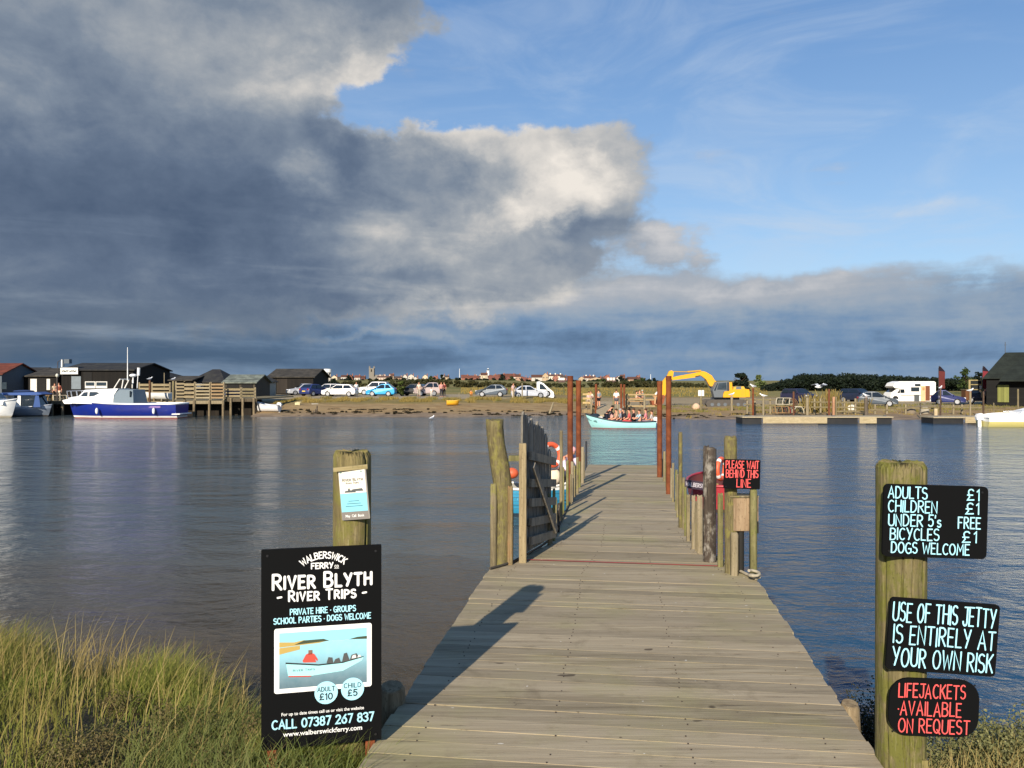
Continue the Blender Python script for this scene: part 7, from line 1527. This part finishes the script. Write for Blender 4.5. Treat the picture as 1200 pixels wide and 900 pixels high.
x, y, z = scatter(6500, -1.7, -.45, 1.8, 4.2, 23, lambda x, y, r: (x < np.interp(y, [1, 7], [-.80, -.10]) - .06) & (y < 4.1)); r = np.random.default_rng(7)
blades('grass', 'short grey green grass round the foot of the river trips board', x, y, z, r.uniform(.10, .34, len(x)), r.uniform(.002, .0042, len(x)), .7, G3, seed=4, segs=3, wind=(.1, 0))
x, y, z = scatter(5200, -1.15, -.52, 3.42, 3.95, 27, lambda x, y, r: x < np.interp(y, [1, 7], [-.80, -.10]) - .08); r = np.random.default_rng(12)
blades('grass', 'taller grass tuft between the river trips board and the round post', x, y, z, r.uniform(.10, .26, len(x)), r.uniform(.002, .004, len(x)), .6, G1, seed=14, segs=3, wind=(.1, 0))
# seed heads over the grass tops
x, y, z = scatter(260, -5.5, -.9, 3.6, 5.4, 24, lambda x, y, r: y < np.interp(x, [-9, -3.2, -2.0, -1.1, -.5], [6.3, 5.5, 5.1, 4.4, 4.1])); r = np.random.default_rng(8)
blades('seed_heads', 'pale seed stems standing above the marsh grass', x, y, z, r.uniform(.42, .66, len(x)) * np.interp(x, [-5, -1.2, -.8], [1, .8, .6]), np.full(len(x), .0038), .22, G2, seed=9, segs=4, wind=(.14, 0))
LW = leafmat('#62563a', '#7a6c44', '#50582f', 3, .25); rs = np.random.default_rng(70); sp = []
while len(sp) < 46:
    a, b = -2.3 + rs.random() * 1.5, 2.3 + rs.random() * 1.9
    if a < np.interp(b, [1, 7], [-.80, -.10]) - .15: sp.append((a, b, .07 + .12 * rs.random(), .06 + .12 * rs.random()))
C_ = [(a, b, float(near_h(a, b)) + c * .5) for a, b, c, _ in sp]; R_ = [(w_, w_ * .8, h * .8) for _, _, h, w_ in sp]
tag(leafobj('low_weeds', leafquads(C_, R_, 36000, .0055, 71), LW), 'brownish low weeds among the grass left of the river trips board', 'weeds', kind='stuff')
# right: dry stems in front, grey green saltmarsh shrub, dark weed and stones by the deck
def right_ok(x, y, r): return x > np.interp(y, [1, 7], [1.32, 2.0]) + .12
x, y, z = scatter(4200, 1.5, 4.2, 2.4, 4.4, 31, right_ok); r = np.random.default_rng(9)
blades('dry_grass', 'pale dry stems at the foot of the mossy sign post', x, y, z, r.uniform(.12, .36, len(x)), r.uniform(.0025, .005, len(x)), .4, G2, seed=10, segs=3, wind=(.12, 0))
SHR = leafmat('#6d7048', '#8a8558', '#54582f', 2.5, .2); DSH = leafmat('#2b2f1e', '#434026', '#1c1d13', 3, .1)
def shrubs(name, label, spots, mat, n, leaf, seed):
    C = [(a, b, float(near_h(a, b)) + c * .45) for a, b, c, _ in spots]; Rr = [(w_, w_ * .8, h * .75) for _, _, h, w_ in spots]; o = leafobj(name, leafquads(C, Rr, n, leaf, seed), mat); return tag(o, label, 'shrub', kind='stuff')
rs = np.random.default_rng(40); sp = [(2.15 + rs.random() * 2.2, 4.25 + rs.random() * .7, .20 + .14 * rs.random(), .16 + .14 * rs.random()) for _ in range(46)]
shrubs('saltmarsh_shrub', 'grey green saltmarsh scrub right of the lifejackets board', sp, SHR, 60000, .0075, 41)
sp = [(1.70 + rs.random() * .30, 3.95 + rs.random() * .5, .22 + .42 * rs.random(), .10 + .08 * rs.random()) for _ in range(34)]
shrubs('dark_weed', 'dark weed between the jetty deck and the mossy sign post', sp, DSH, 70000, .0065, 42)
for i, (a, b, s_, lab) in enumerate(((1.66, 3.72, .14, 'rounded pale stone against the right edge of the deck'), (1.74, 3.45, .13, 'grey stone behind the foot of the mossy post'), (1.85, 3.95, .11, 'dark stone among the weed right of the deck'), (-.62, 4.05, .09, 'small stone by the log end left of the deck'), (2.35, 5.15, .14, 'weedy stone in the shallows behind the mossy post'), (2.85, 5.25, .12, 'flat weedy stone in the shallows at right'))):
    zb = max(float(near_h(a, b)), -.02); mb = MB(); mb.ell((a, b, zb + s_ * .4), (s_ * 1.2, s_, s_ * .7), 14, 9); mb.v = [tuple(Vector(v) + Vector(noise.noise_vector(Vector(v) * 7)) * .035) for v in mb.v]; tag(mb.build('stone', paint('#8a8272' if i < 2 else '#4c463a', .9, dirt=.35, scale=14)), lab, 'stone')
# far bank tussocks and weed line
def farblades(name, label, n, px0, px1, y0, y1, h, wd, mat, seed, dens=.2):
    r = np.random.default_rng(seed); y = r.uniform(y0, y1, n); x = (r.uniform(px0, px1, n) - CX) / F * y; c = np.sin(x * .9 + seed) * np.sin(y * .8 + x * .3) + .5 * np.sin(x * 2.7); k = c > dens; x, y = x[k], y[k]
    blades(name, label, x, y, far_h(x, y) - .03, h * (.4 + .8 * r.random(len(x))), np.full(len(x), wd), .5, mat, seed=seed, segs=2, wind=(.1, 0))
FG = leafmat('#8f7f42', '#77693a', '#9c8548', .4); FG2 = leafmat('#6b6a34', '#877d40', '#565a2c', .3)
farblades('bank_grass', 'yellow brown grass on the sandy far bank', 20000, 320, 690, 79.5, 87, .42, .03, FG, 51); farblades('bank_grass', 'green tussocks along the edge of the car park', 9000, 320, 690, 82, 88, .40, .03, FG2, 52, .5)
farblades('bank_grass', 'rough grass on the right hand bank', 11000, 760, 1200, 69, 84, .30, .03, FG2, 53, .25); farblades('bank_grass', 'dry grass on the right hand bank', 9000, 760, 1200, 64, 82, .28, .03, FG, 54, .5)
farblades('field_grass', 'yellowish grass of the field beyond the car park', 14000, 540, 900, 112, 190, .55, .06, FG, 55, .2)
WEED = leafmat('#1f1c12', '#332d1a', '#15130c', 1.0, .05); r = np.random.default_rng(61); C = []; Rr = []
for k in range(150):
    y = 69.4 + 3.4 * r.random() ** 1.3; x = (r.uniform(330, 860) - CX) / F * y; rr = r.uniform(.08, .26) if r.random() < .7 else r.uniform(.3, .7)
    C.append((x, y if x < 8 else y - 5.5, gz_(x, y if x < 8 else y - 5.5) + .02)); Rr.append((rr, rr * .5, .07))
tag(leafobj('bladder_weed', leafquads(C, Rr, 16000, .05, 62), WEED), 'dark seaweed strewn along the muddy far shore', 'seaweed', kind='stuff')
